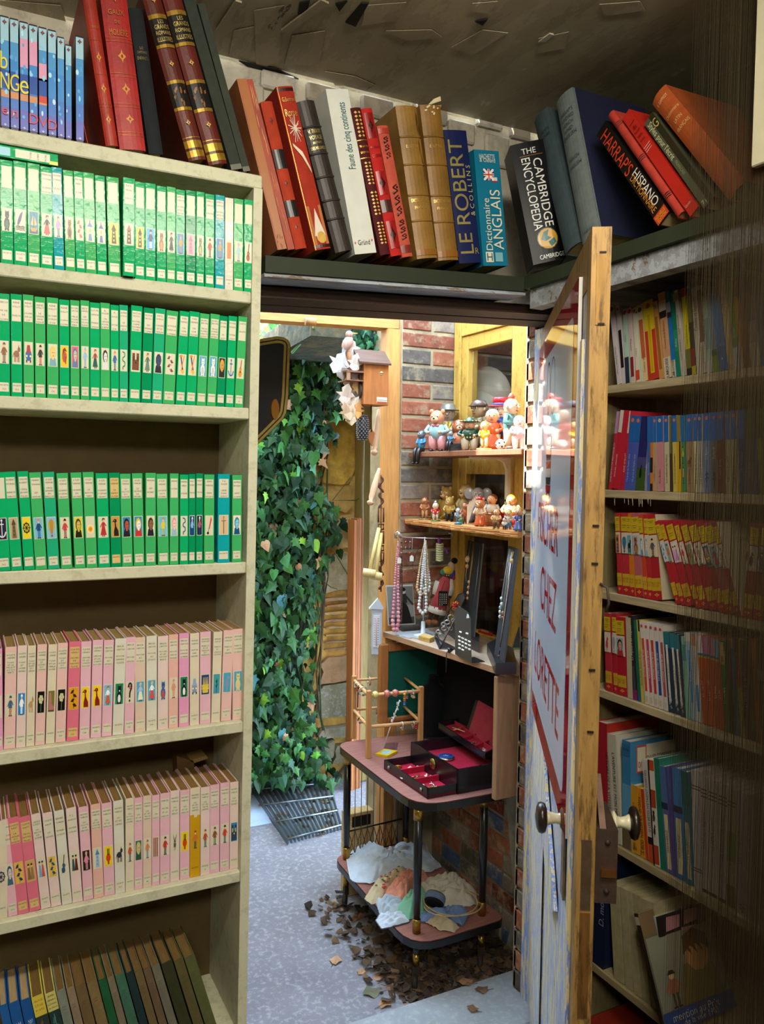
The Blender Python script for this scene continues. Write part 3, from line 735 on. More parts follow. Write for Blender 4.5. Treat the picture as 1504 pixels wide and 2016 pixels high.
left_row('third green row', 'green series books on the third shelf', LZ[3], 1.4925, 2.892, 0, 880, '''
-12 62 -45|G|anchor,224,ddd|with a white anchor on navy
66 132 22|G|tower,ba8,764,543,543|with a castle picture
138 200 98|G|wheel,ecd22a,222|with a ship wheel on yellow
203 270 165|H|fig,7bd,d83,247,25a|with a man in blue overalls
275 341 242|M|balloon,8bd,c9a040,864|with a hot air balloon
349 414 322|H|fig,-,321,c44,843|with a warrior in red
427 489 402|H|bust,dc4,543,cb5,221|with a bearded pirate
493 556 470|H|sun,-,e8871a|with an orange sun
561 630 545|G|dress,-,222,b33,b33|with a man in red cloak
634 694 620|D|goose,c9964a,222,432|with a black horn on tan|tan
697 758 683|H|bust,38b,222,b54,222|with a red faced man
764 824 751|H|bust,38b,dcc22a,eee,c33|with a yellow helmeted face
829 888 819|H|bust,-,432,864,223|with a lady with a dark bun
901 964 890|H|fig,7bd,aa3,dc4,bb3|with a yellow musketeer
968 1018 962|H|bust,-,d9b,ecb,9bc|with a blond face
1024 1073 1018|G|squig,-,369|with blue curls
1075 1113 1073|D|fig,148,cef,8bd,148|thin, with a glowing robot, left one of the two
1116 1156 1115|D|fig,224,cef,a67,148|thin, with a glowing robot, right one of the two
1162 1220 1158|H|feather,-,c43,222|with a red quill
1240 1308 1246|T|sword,d8b890,654,876|with a sword, standing alone
1321 1376 1324|H|bust,fdc,1890a8,8cd,158|with a turquoise profile, last in row
''', 1.5545, TR3, 0.118, 'd9cba6', M_GLOSS)
left_row('upper pink row', 'pink series books on the fourth shelf', LZ[4], 1.1825, 3.008, 0, 1210, '''
-45 20 -40|K|dress,-,a86,dba,cba|with a pale girl
23 92 32|S|fig,-,357,468,b63|with a blue warrior
95 152 105|L|fig,2a8bd0,fff,fff,fff|with a white runner on blue
155 205 165|C|beast,-,b96,964|with a tan horse
208 266 222|S|flower,111,cc9,675,dcb|with a flower on black, left of the shoe
271 324 288|C|shoe,773,b77,543|with a pink shoe
328 389 343|S|flower,111,cc9,675,dcb|with a flower on black, right of the shoe
394 465 410|R|leaves,e0a01a,321,321|with a black branch on amber|tan
470 532 482|P|goose,f2d21a,822,722|with a red goose on yellow, left one of the two
537 600 550|P|goose,f2d21a,822,722|with a red goose on yellow, right one of the two
603 663 617|P|dress,7bd,a63,c64,fff|with a girl in orange skirt
667 733 683|W|seated,285,223,eee|with a spotted dog on green, all white spine
736 794 748|P|quest,-,222,c66|with a dark question mark
801 863 806|N|dress,5ac,dca,eec,bce|with a girl in white on blue
868 931 875|W|dress,5ac,dc7,d55,fff|with a girl in red skirt on blue
935 997 936|L|seated,-,36a,c54|with a blue bear on red
1000 1056 1003|O|fig,-,d96,d97,d96|with an orange boy
1060 1120 1065|K|seated,285,223,eee|with a spotted dog on green
1125 1180 1132|C|car,-,89b,9ac|with a grey car
1184 1248 1196|P|basket,247,ddc64a,ec5|with a yellow basket on blue
1250 1303 1265|C|tree,4a9bb0,234,4a8|with a bird and tree on teal
1308 1368 1325|S|bird,48a8c8,89b,d96|with grey birds on blue
1377 1440 1382|S|seated,48a8d0,e6d27a,dca|with a yellow owl on blue
''', 1.566, TR4, 0.118, '98804f', M_CARD)
left_row('lower pink row', 'pink series books on the fifth shelf', LZ[5], 0.8735, 3.008, 0, 1480, '''
-28 46 -45|C|wheel,dcb,234,c94|with a dark wheel
49 106 5|P|bust,-,257,dcc,467|with a teal portrait
107 174 45|R|leaves,e2b84a,237,354|with dark leaves on yellow, left of the portrait group|tan
176 243 112|R|couple,c9a85a,864,975|rose, with a brown couple|tan
245 303 182|L|couple,-,7ac,c54|with a blue and a red lady
305 365 250|L|leaves,e2b84a,157,156|with blue leaves on yellow
369 429 318|W|violin,-,357,234|with a blue violin
431 492 390|L|couple,-,355,622|with a dancing couple
495 555 464|P|fig,321,d9c,d8a,d9b|with a pink figure on black
556 617 535|O|tower,-,9bd,48b,69b|with a pale blue tower
619 682 600|P|vase,ecd01a,c42,222|with a red pot on yellow, beside the goat
683 743 670|W|beast,-,334,222|with a black goat
744 795 735|C|fig,-,a42,b53,246|with a sailor in red, beside the goat
796 846 795|P|bust,2a7a6a,dcb65a,cb8,354|with a blond head on green
847 899 843|N|fig,-,a63,c85,58a|tan, with a sailor and waves
900 947 902|P|stripes,-,b43,734|with red stripes
948 1007 951|P|fig,-,321,c33,222|with a boy in red coat
1009 1064 1015|L|donkey,-,654,ca9|with a donkey head
1066 1124 1073|P|vase,ecd01a,c42,222|with a red pot on yellow, beside the mustard one
1125 1186 1135|Y|fig,-,a42,c73,246|half mustard, with a sailor
1186 1242 1197|L|fig,-,a42,b53,246|with a sailor in red, beside the mustard one
1243 1300 1253|P|fig,-,643,853,574|with a brown walker
1302 1358 1312|P|fig,-,222,c43,346|with a guardsman
1360 1411 1365|L|church,38b,345,ec8|with a church by night, last in row
''', 1.566, TR5, 0.118, '86693c', M_CARD)
def bottom_row():
 yf, z, ht = 1.566, LZ[6], 0.168
 data = [(-4, 46, '2060a8', 'blue covered book with white title, leftmost of three blue ones', 'BLUE'), (48, 112, '1c5aa2', 'blue covered book with white title, beside two blue ones', 'BLUE'), (115, 176, '1b559c', 'blue covered book with white title, next to the yellow ones', 'BLUE'),
   (178, 250, 'd8c84a', 'yellow labelled book with red title', 'Y1'), (254, 318, 'cfc870', 'pale yellow labelled book with black title', 'Y2'),
   (320, 374, '7d8676', 'grey green cloth book'), (378, 426, '8b7a62', 'taupe cloth book'), (428, 490, '6e5a3a', 'brown cloth book'), (495, 556, '7d6a44', 'olive tan cloth book'),
   (560, 608, '1f5a36', 'bottle green cloth book'), (611, 652, '7a705c', 'thin taupe cloth book'), (656, 712, '3f6a56', 'teal green cloth book'), (716, 762, '1f3336', 'navy cloth book'),
   (765, 812, '6b5c3a', 'olive brown cloth book'), (815, 860, '67553e', 'dusty brown cloth book'), (863, 912, '6d6a5a', 'grey cloth book'), (918, 984, '35381f', 'dark olive cloth book'),
   (990, 1046, '5a5230', 'olive cloth book with a red edge'), (1050, 1112, '565a34', 'moss green cloth book at the end of the row')]
 for i, dd in enumerate(data):
  tl, tr, c, ph = dd[:4]
  z1 = z + ht
  XT = on_line(tl / 2.892, 0, (0.2, yf, 0), z1); XR = on_line(tr / 2.892, 0, (0.2, yf, 0), z1)
  f = i / (len(data) - 1)
  lean = -math.radians(9 + 7 * f)
  X0 = XT - math.sin(lean) * ht / math.cos(lean) * 1.0
  t = (XR - XT) * math.cos(lean) - 0.0006
  sp = dd[4] if len(dd) > 4 else ''
  def pr(strip, words, pic, t, h, sp=sp, c=c):
   if sp == 'BLUE':
    words('title_label', 'LA FLÈCHE', .5, .62, .0075, .07, 'b9d2e6', 'up')
   elif sp == 'Y1':
    strip('jacket_art', 0, 1, 0, .77, '2b3a36'); pic('jacket_art', 'leaves', ('-', '7c3a3a', '557a6a'), .05, .95, .3, .76)
    for k, s in enumerate(('ALICE', 'ET LE', 'PUITS')): words('title_label', s, .5, .95 - k * .055, .0042, t * .7, 'c2452a')
   elif sp == 'Y2':
    strip('jacket_art', 0, 1, 0, .79, '1f3a3a'); pic('jacket_art', 'leaves', ('-', '3f6a64', '8aa094'), .05, .95, .3, .78)
    for k, s in enumerate(('JEAN', 'SENAC', 'La Dernière', 'du Nord')): words('title_label', s, .5, .965 - k * .045, .0036, t * .8, '22221c')
   else:
    strip('title_label', .25, .7, .80, .803, '2a2418'); strip('title_label', .3, .65, .77, .773, '2a2418')
  book('book', ph + ', bottom row of cream bookcase', 'book', 'worn books in the bottom row', (X0, yf, z + 0.0004), 0.0, lean, t, ht / math.cos(lean), 0.115,
    c, M_CLOTH if i > 4 else M_CARD, page='7a6038' if i > 2 else 'b39a72', prints=pr)
bottom_row()
b = B(); o = thing('book', 'brown book lying open behind the end of the lower pink row', 'book', (0.40, 1.70, LZ[5]))
b.hexa([(0.395, 1.69, LZ[5] + .0), (0.455, 1.69, LZ[5] + .0), (0.455, 1.735, LZ[5]), (0.395, 1.735, LZ[5]), (0.385, 1.69, LZ[5] + .205), (0.420, 1.69, LZ[5] + .19), (0.420, 1.735, LZ[5] + .19), (0.385, 1.735, LZ[5] + .205)], '6b5230'); b.build('cover', M_CLOTH, o, (0.40, 1.70, LZ[5]))
b = B(); b.hexa([(0.422, 1.69, LZ[5] + .185), (0.452, 1.69, LZ[5] + .19), (0.452, 1.735, LZ[5] + .19), (0.422, 1.735, LZ[5] + .185), (0.412, 1.69, LZ[5] + .192), (0.448, 1.69, LZ[5] + .197), (0.448, 1.735, LZ[5] + .197), (0.412, 1.735, LZ[5] + .192)], '9c7f50'); b.build('page_block', M_PAGES, o, (0.40, 1.70, LZ[5]))
def flat_green():
 z = 2.0285
 xr = on_line(114, 0, (0.1, 1.552, 0), z + .01)
 o = thing('book', 'green book lying flat on top of the first green row', 'book', (xr - 0.168, 1.552, z), (0, 0, 0), None)
 b = B(); b.box(0, 0.168, 0, 0.11, 0, 0.0022, '13a866'); b.box(0, 0.168, 0, 0.11, 0.0168, 0.019, '13a866'); b.box(0, 0.168, 0, 0.0025, 0.0022, 0.0168, '13a866'); b.build('cover', M_GLOSS, o)
 b = B(); b.box(0.002, 0.166, 0.003, 0.108, 0.0024, 0.0166, 'd9cba6'); b.build('page_block', M_PAGES, o)
 b = B(); b.box(0.10, 0.155, -0.0006, 0, 0.0025, 0.0165, 'd9d4ba')
 for i, s in enumerate(('MICHEL', 'QUERRY', 'TOURS')): b.text(s, (0.148 - i * .012, -0.0008, 0.0095), (0, 0, 1), (-1, 0, 0), 0.003, 0.012, '2a2a26')
 b.build('title_label', M_PRINT, o)
 b = B(); b.box(0.045, 0.092, -0.0006, 0, 0.0025, 0.0165, '8ccbe0'); b.build('picture', M_PRINT, o)
 b = B(); b.box(0.154, 0.168, -0.0008, 0, 0.0, 0.006, 'c9d23a'); b.build('corner_sticker', M_PRINT, o)
flat_green()
# -- spine printing from a short spec
def spec(txt):
 items = [i.split() for i in txt.split(';') if i.strip()]
 def f(strip, words, pic, t, h):
  lay = 1
  for it in items:
   k = it[0]; lay += 1
   if k == 's':
    u0, u1 = (float(it[4]), float(it[5])) if len(it) > 5 else (0.0, 1.0)
    strip('spine_design', u0, u1, float(it[1]), float(it[2]), it[3], lay)
   elif k == 'g':
    u0, u1 = (float(it[4]), float(it[5])) if len(it) > 5 else (0.0, 1.0)
    strip('gilt_tooling', u0, u1, float(it[1]), float(it[2]), it[3], lay, M_GILT)
   elif k == 't':     # t way u v size maxw colour words
    words('spine_design', ' '.join(it[7:]), float(it[2]), float(it[3]), float(it[4]), float(it[5]) * (t if it[1] == 'h' else h), it[6], it[1], None, lay + 2)
   elif k == 'T':
    words('gilt_tooling', ' '.join(it[7:]), float(it[2]), float(it[3]), float(it[4]), float(it[5]) * (t if it[1] == 'h' else h), it[6], it[1], M_GILT, lay + 2)
   elif k == 'p':
    pic('spine_design', it[1], it[6].split(','), float(it[2]), float(it[3]), float(it[4]), float(it[5]), None, lay)
   elif k == 'o':     # round mark: v radius colour
    v = float(it[1]); r = float(it[2]) * t
    pic('spine_design', 'sunmark', (it[3],), .5 - r / t, .5 + r / t, v - r / h, v + r / h, None, lay)
 return f
_draw0 = draw
def draw(q, kind, cs):
 if kind == 'sunmark': q.E(.5, .5, .5, .5, cs[0], 12)
 elif kind == 'flag':
  q.R(0, 0, 1, 1, '223a7a'); q.P([(0, 0), (.15, 0), (1, .85), (1, 1), (.85, 1), (0, .15)], 'e8e2d8'); q.P([(1, 0), (.85, 0), (0, .85), (0, 1), (.15, 1), (1, .15)], 'e8e2d8')
  q.R(0, .38, 1, .62, 'e8e2d8'); q.R(.4, 0, .6, 1, 'e8e2d8'); q.R(0, .44, 1, .56, 'c83a2a'); q.R(.45, 0, .55, 1, 'c83a2a')
 elif kind == 'comet':
  for i in range(18):
   a = i * .349; q.Ln([(.5, .72), (.5 + .46 * math.cos(a) * (1 - .3 * (i % 2)), .72 + .2 * math.sin(a) * (1 - .3 * (i % 3) / 2))], .012, 'd8c8b4')
  q.E(.5, .72, .1, .05, 'd8c8b4'); q.P([(.06, .5), (.5, .36), (.95, .14), (.95, .2), (.6, .42), (.06, .54)], 'c9b89a')
 elif kind == 'mount':
  q.R(0, 0, 1, .9, 'a86a34'); q.P([(.12, .2), (.5, .84), (.9, .2)], 'd9cbb8'); q.E(.55, .16, .34, .14, 'c9a04a')
 elif kind == 'lattice':
  for i in range(7):
   for j in range(2): q.P([(.25 + .5 * j, .02 + i / 7.), (.44 + .5 * j, .07 + i / 7.), (.25 + .5 * j, .125 + i / 7.), (.06 + .5 * j, .07 + i / 7.)], 'd8a84a')
 elif kind == 'orn':
  q.P([(.5, .05), (.6, .3), (.95, .5), (.6, .7), (.5, .95), (.4, .7), (.05, .5), (.4, .3)], cs[0]); q.E(.5, .5, .12, .12, cs[1] if len(cs) > 1 else cs[0])
 elif kind == 'scroll':
  for k in range(3):
   y = .06 + k * .32
   q.Ln([(.2, y), (.8, y + .1), (.25, y + .2), (.75, y + .28)], .04, cs[0]); q.E(.25, y + .06, .12, .03, cs[0]); q.E(.75, y + .2, .12, .03, cs[0])
 elif kind == 'torn':
  rr = random.Random(5)
  for k in range(9):
   x, y = rr.random() * .8 + .05, rr.random() * .8
   q.P([(x, y), (x + .1, y + .05), (x + .06 + rr.random() * .08, y + .2), (x - .02, y + .14)], cs[0])
 elif kind == 'sky':     # bubbles on water blue
  rr = random.Random(int(cs[0])) ;
  for k in range(5): q.E(.15 + .7 * rr.random(), .08 + .85 * rr.random(), .1 + .1 * rr.random(), (.1 + .1 * rr.random()) * .16, rr.choice(['8fd0ee', 'b8e2f4', '5aa6dc']))
 elif kind == 'portrait':  # half-length portrait on a cover
  q.R(0, 0, 1, 1, cs[0]); q.P([(0, 0), (.9, 0), (.8, .4), (.55, .55), (.2, .5)], cs[3]); q.E(.52, .58, .25, .22, cs[2]); q.P([(.24, .62), (.3, .86), (.55, .93), (.8, .8), (.8, .6), (.62, .72), (.4, .7)], cs[1])
  for k in range(4): q.P([(.3 + .12 * k, .72), (.36 + .12 * k, .86), (.42 + .12 * k, .58)], cs[1])
 elif kind == 'blocks':
  q.R(0, 0, 1, 1, '2b2420')
  for (x, y) in ((.05, .05), (.42, .1), (.08, .4), (.45, .45), (.15, .72), (.55, .75)): q.P([(x, y), (x + .3, y + .02), (x + .34, y + .24), (x + .04, y + .26)], 'c58a92')
  q.P([(.5, 0), (1, 0), (1, .6), (.8, .7)], '9a6a5a')
 else: _draw0(q, kind, cs)
# -- right bookcase
RX = 1.28
RZ = [1.702, 1.469, 1.239, 1.0135, 0.678, 0.370]
def right_case():
 o = thing('bookcase', 'bare pine bookcase standing behind the open door, full of paperbacks', 'bookcase', (1.4, 1.0, -0.03))
 off = (1.4, 1.0, -0.03); c = 'b3a584'
 b = B(); b.box(1.285, 1.475, 1.452, 1.470, -0.03, 1.875, '8b7f58'); b.build('upright', M_WOODZ, o, off)
 b = B(); b.box(1.285, 1.53, -0.42, -0.40, -0.03, 1.875, '8b7f58'); b.build('upright', M_WOODZ, o, off)
 rnd = random.Random(5)
 for i, z in enumerate(RZ):
  b = B(); b.bbox(1.28, 1.53, -0.40, 1.4515, z - 0.018, z, c if i < 4 else '9a8c66', 0.0015); b.build('shelf', M_PINE if i != 1 else M_PINE, o, off)
  if i == 1:
   q = B()
   for k in range(14):
    y = 1.42 - rnd.random() * .16; q.tube([(1.2805, y, z - .017), (1.278, y - .004, z - .026 - rnd.random() * .008)], 0.0005, 'd8caa6', n=4)
   q.build('splinter', M_PINE, o, off)
 b = B(); b.box(1.28, 1.475, 1.452, 1.462, 1.30, 1.34, '7a6a44');
right_case()
b = B(); p = at(0, 1.30, 1232, 605); o = thing('cardboard_box', 'dark brown box standing behind the paperbacks under the corner shelf', 'box', (1.36, 1.39, 1.7025))
b.box(1.40, 1.50, 1.21, 1.448, 1.7025, 1.868, '3a2e1c'); b.build('box_body', M_PLAIN, o, (1.36, 1.39, 1.7025))
b = B(); b.box(1.398, 1.4, 1.34, 1.37, 1.80, 1.81, '1c150c'); b.box(1.398, 1.4, 1.30, 1.33, 1.80, 1.81, '1c150c'); b.build('hand_hole', M_PLAIN, o, (1.36, 1.39, 1.7025))
def right_row(rowname, group, z, sx, ox, oy, data, depth, page, mat=M_CARD, xf=RX + 0.006, side=None, paper=True):
 yprev = None
 for i, r in enumerate(x.strip().split('|') for x in data.strip().splitlines()):
  bl, br, tl, ty = (float(a) for a in r[0].split())
  col = r[1].strip(); sp = r[2].strip(); phrase = r[3].strip(); opt = r[4].strip() if len(r) > 4 else ''
  dx = 0.0
  if 'back' in opt: dx = 0.02
  Y0 = on_line(ox + bl / sx, 1, (xf + dx, 1.2, 0), z); Y1 = on_line(ox + br / sx, 1, (xf + dx, 1.2, 0), z)
  if yprev is not None: Y0 = min(Y0, yprev - 0.0004)
  ztop = at(0, xf + dx, ox + tl / sx, oy + ty / sx).z
  YT = on_line(ox + tl / sx, 1, (xf + dx, 1.2, 0), ztop)
  lean = math.atan((Y0 - YT) / (ztop - z))
  if abs(lean) < 0.015: lean = 0.0
  h = (ztop - z) / math.cos(lean)
  t = max(0.004, (Y0 - Y1) * math.cos(lean) - 0.0004); yprev = Y1
  if lean > 0.02: Y0 += 0.0
  sd = side
  dd = depth
  for w in opt.split(','):
   if w.startswith('d='): dd = float(w[2:])
  if 'cover=' in opt:
   key = [w for w in opt.split(',') if w.startswith('cover=')][0][6:]; sd = SIDES[key]
  book('book', f'{phrase}, {rowname}', 'book', group, (xf + dx + ((i * 29) % 7) * 0.0004, Y0, z + 0.0004), -math.pi / 2, lean, t, h, dd, col, mat, prints=spec(sp), page=page, paper=paper, side=sd)
SIDES = {
 'cream': [('r', 0, 1, 0, 1, 'cfc3a4'), ('p', 'fig', ('-', 'a5642a', '2a2420', '2a2420'), .30, .75, .02, .38)],
 'hat': [('r', 0, 1, 0, 1, 'cbbf9f'), ('t', 'SANS', .45, .80, .011, .06, '8a7f68'), ('p', 'bust', ('-', 'a5642a', 'b98a5a', '8a4a2a'), .30, .85, .30, .72)],
 'copper': [('r', 0, 1, 0, 1, '3f7fa8'), ('p', 'leaves', ('-', 'cfe0e8', '2a5a80'), .1, .9, .05, .6), ('r', .12, .98, .70, .96, 'd8d2b8'), ('r', .12, .34, .70, .96, 'b8504a'), ('r', .14, .32, .72, .94, 'd8d2b8'), ('t', '10/18', .23, .78, .014, .03, 'b8403a'), ('t', 'DAVID COPPERFIELD', .66, .83, .016, .085, '2a2820')],
 'red': [('r', 0, 1, 0, 1, 'a82e20'), ('p', 'flower', ('-', 'c9a23a', 'b08a2a', 'c9a23a'), .35, .6, .76, .9)],
 'green': [('r', 0, 1, 0, 1, '2f7a6a')],
 'fox': [('r', 0, 1, 0, 1, '8a1c22'), ('p', 'bust', ('-', '2a1a12', '6a4a32', '3a2418'), .1, .9, .02, .62)],
 'night': [('r', 0, 1, 0, 1, '2a2c68'), ('r', 0, 1, 0, .28, '3f5a28'), ('p', 'bird', ('-', '1c2420', '44663a'), .2, .8, .12, .5), ('r', 0, 1, .80, 1, '3f72b0')],
}
L = 't up .5 .40 .004 .4 556 '
right_row('top row of pine bookcase', 'paperbacks on the top pine shelf', RZ[0], 4.2, 1160, 520, '''
232 268 165 350|cfc6cc|o .95 .42 b8303a;t down .5 .3 .0045 .4 554 Charles Perrault Contes|white spine with a red round mark
269 300 216 348|c9c0c0|s .20 .68 221c1a .2 1;o .95 .3 c0404a|thin white and black spine
301 336 272 378|a8c4b4|o .95 .4 c0404a;s .0 .35 2a3448;t down .5 .6 .004 .3 555 Contes|pale mint spine with a red mark
342 378 310 368|c8b8b2|o .95 .4 b83a44;s .08 .34 7a2a30 .15 .85;t down .5 .5 .004 .3 333 Maupassant|grey pink spine with maroon label
386 418 352 366|d2cbb6|o .95 .4 b85a50;s .03 .16 c4472e;t down .5 .4 .004 .4 765 Voltaire|cream spine with red foot
419 437 374 362|b9c6b0|o .93 .4 333|narrow sage spine
438 487 384 346|d3c08e|o .93 .32 4a4a44;s .3 .8 b8603a .15 .85;t up .5 .25 .006 .4 a8402a Contes choisis|cream spine with orange lettering
490 578 440 320|b83a26|s .62 1 c9b42a;o .93 .2 b0562a;s .08 .84 d0b82a .32 .68;s .10 .82 b89a1a .38 .62|yellow and red spine with a long pill
580 622 520 318|bf8f52|o .93 .36 7a7a72;s .12 .8 94602c .22 .78|tan spine with a brown pill
625 683 565 248|c4946a|s .0 .24 c9c0aa;s .78 .9 c9c0b4;s .7 .78 2a2428;t up .5 .12 .0075 .22 222 LAROUSSE;t up .5 .5 .005 .4 5a4030 Contes de la Bécasse|peach and cream school classic
686 720 626 238|1f6fae|s .0 .2 c2c0a8;s .76 .88 8a9aa8;s .70 .76 2a2830;t up .5 .1 .006 .2 222 LAROUSSE|blue and cream school classic
722 757 664 240|1f7a58|s .3 .55 2a8a66;t up .5 .4 .004 .4 cde Molière|green spine
758 802 681 230|c6bcae|s .0 .55 b0a898;s .88 .97 8f8a86;t up .5 .6 .005 .3 333 Les Précieuses;t up .5 .3 .004 .3 544 Contes fantastiques|grey white spine
803 850 752 205|c8bb1a|s .9 1 a8392c;s .0 .3 6a7030;s .0 .08 1e1e1c;t up .5 .45 .004 .4 5a5a10 Contes merveilleux|bright yellow spine
852 888 800 205|3a3228|s .0 .1 b8a820;s .1 .3 7a2a2a;s .6 .9 6a6428|dark spine with a yellow foot
890 975 840 205|b4aa98|s .35 .95 6a5240 .55 1;t up .3 .7 .009 .4 5a5048 Contes et légendes;t up .75 .2 .008 .2 8a8270 JACQUES|wide beige spine with brown picture
977 1026 918 272|8fa592|s .3 .7 6f8f86;s .0 .15 a8a8a0|mint misty spine
1028 1072 958 255|74828a|s .0 .2 6f8a2a;s .2 .28 4a5a40|grey blue spine with green foot
1074 1142 1000 240|2f6ea8|s .3 .9 3b78ae;o .15 .1 cde;o .32 .07 cde|blue spine with tiny stars
1145 1192 1066 132|bfa878|t up .5 .7 .006 .3 8a7450 Victor Hugo;s .0 .06 a8905a|tall cream spine
1194 1242 1130 130|5a8048|s .0 .24 aab0b0;t up .5 .4 .005 .3 cdb Contes|green spine with grey label
1244 1276 1186 128|b88418|s .0 .28 a8a0a0;s .8 1 8a4a22|amber spine
1278 1340 1218 122|6f4a2c|s .5 .9 5a3a38|brown spine
1343 1420 1262 118|8a8084|s .5 1 5a525e;s .0 .26 a89c8c|grey violet spine
1422 1500 1345 110|4a5868|s .0 .1 3a68a0|slate blue spine
''', 0.115, 'c9bb98')
B1 = 's .655 1 2468b4;'
right_row('second row of pine bookcase', 'paperbacks on the second pine shelf', RZ[1], 4.2, 1160, 520, '''
158 182 228 1222|c03044|s .72 1 b493c0;t up .5 .35 .0045 .5 edd JOSÉ MAURO DE VASCONCELOS|red spine with lilac top
184 258 258 1220|c42a3c|s .72 1 d8d2ca .0 .4;t up .2 .3 .004 .5 edd MON BEL ORANGER|red book with a dark haired cover|cover=fox
260 284 317 1218|b82a40|s .72 1 d3cdc4;t up .5 .35 .0045 .4 edd RENÉ GUILLOT|narrow red spine with white top
285 328 340 1258|4a5ab4|'''+B1+'''o .94 .3 d8705a;t up .5 .3 .0045 .4 cde Un pont de l'autre côté|indigo spine, left one of the two
330 372 384 1262|4a60b0|'''+B1+'''o .94 .3 d8705a;t up .5 .3 .0045 .4 cde Un pont de l'autre côté|indigo spine, right one of the two
374 448 415 1264|2a2c68|s .0 .3 3f5a28;s .3 .45 4a4a80;p bird .2 .8 .1 .4 -,1c2420,44663a|wide night blue spine with a bird on grass
450 478 458 1262|8f8aa2|'''+B1+'''t up .5 .3 .004 .4 cce Les ailes|lilac grey spine
479 501 480 1262|4468a6|'''+B1+'''t up .5 .3 .004 .4 cce Le tonnerre|thin blue spine
502 525 508 1264|d07a2a|'''+B1+'''s .0 .1 2a241e;s .25 .45 2a241e|black and orange spine
527 556 524 1262|b49a7c|'''+B1+'''o .94 .36 d8705a;t up .5 .25 .004 .4 865 La Bibliothèque|pale tan spine
558 612 553 1260|c48a8e|'''+B1+'''o .94 .24 c9a890;t up .5 .2 .005 .3 744 Les Actes|pink spine with blue top
622 660 612 1258|c4bd96|'''+B1+'''o .94 .3 d8705a;t up .5 .3 .005 .4 654 Les enfants du Valois|cream spine beside the pink one
661 681 656 1258|4a3a30|s .5 1 6a6a4a|narrow dark brown spine
688 727 676 1256|c9b45a|'''+B1+'''o .94 .3 d8705a;t up .5 .3 .005 .4 654 Ça va au bout de l'aventure|straw yellow spine
729 760 724 1256|c9a020|s .3 .66 2a2418 .6 1;s .66 1 8a7a3a|golden yellow spine with black streaks
767 800 752 1256|4a8a5a|'''+B1+'''p fig .1 .9 .1 .35 -,432,d86,358;p fig .1 .9 .36 .62 -,432,dc4,358|green spine with cartoon children
806 863 794 1250|a08460|'''+B1+'''o .93 .22 d8705a;p beast .1 .9 .3 .5 -,6a5038,543;t up .5 .2 .004 .3 432 la fantastique|tan spine with an animal
866 900 855 1244|c3bf96|'''+B1+'''o .94 .3 d8705a;t up .5 .3 .005 .4 554 Les enfants du Valois|cream spine after the tan one
903 938 890 1242|bdb8ae|'''+B1+'''o .94 .36 c9a890;t up .5 .3 .005 .4 554 Les enfants de cristal|grey white spine with blue top
942 1002 935 1238|6f88a8|'''+B1+'''o .94 .22 d8705a;p tree .1 .9 .05 .3 -,2a3040,3a4658;t up .5 .5 .005 .3 dde La ferme|misty blue spine with dark trees
1006 1060 995 1232|6a6e6a|'''+B1+'''o .94 .22 d8705a;p tree .1 .9 .05 .3 -,2a3030,3a463a;t up .5 .5 .005 .3 ddd La forêt|grey green spine with dark trees
1064 1122 1055 1226|6a3a34|'''+B1+'''o .94 .22 c8604a;t up .5 .3 .005 .4 a98 Cœurs de lys|maroon spine with blue top
1132 1174 1118 1220|b0aa86|'''+B1+'''o .94 .3 c8604a;t up .5 .3 .005 .4 554 Les cinq de cœur|beige spine, left one of the two
1182 1230 1165 1216|aaa482|'''+B1+'''o .94 .3 c8604a;t up .5 .3 .005 .4 554 Les cinq de cœur|beige spine, right one of the two
1242 1304 1222 1212|2f4a86|'''+B1+'''t up .5 .3 .006 .4 99b L'Heure du Farceur|deep blue spine behind the curtain
1308 1365 1275 1208|5a5a60|s .655 1 2a5a3a;t up .5 .3 .006 .4 999 Un jour|slate spine with green top
1368 1402 1315 1204|2f4a78|s .655 1 2a5a3a|dark blue spine with green top
1404 1448 1366 1202|7f8a2a|s .655 1 2a5a3a|lime spine with green top
1450 1500 1420 1200|6a5a30|s .655 1 2a5a3a|ochre spine with green top
''', 0.115, 'c9bb98')
RG = 's .0 .11 b22632;s .105 .255 c9a830;s .50 .76 d3cab8;s .775 .955 cdb02a;p orn .15 .85 .03 .09 d8a83a,b22632;t h .5 .2 .005 .8 a85a28 ROUGE;t h .5 .165 .005 .7 a85a28 ET OR;s .925 .929 5a4a2c .2 .8;s .905 .909 5a4a2c .3 .75;s .875 .878 5a4a2c .45 .55;s .85 .854 5a4a2c .2 .8;s .825 .829 5a4a2c .25 .7;'
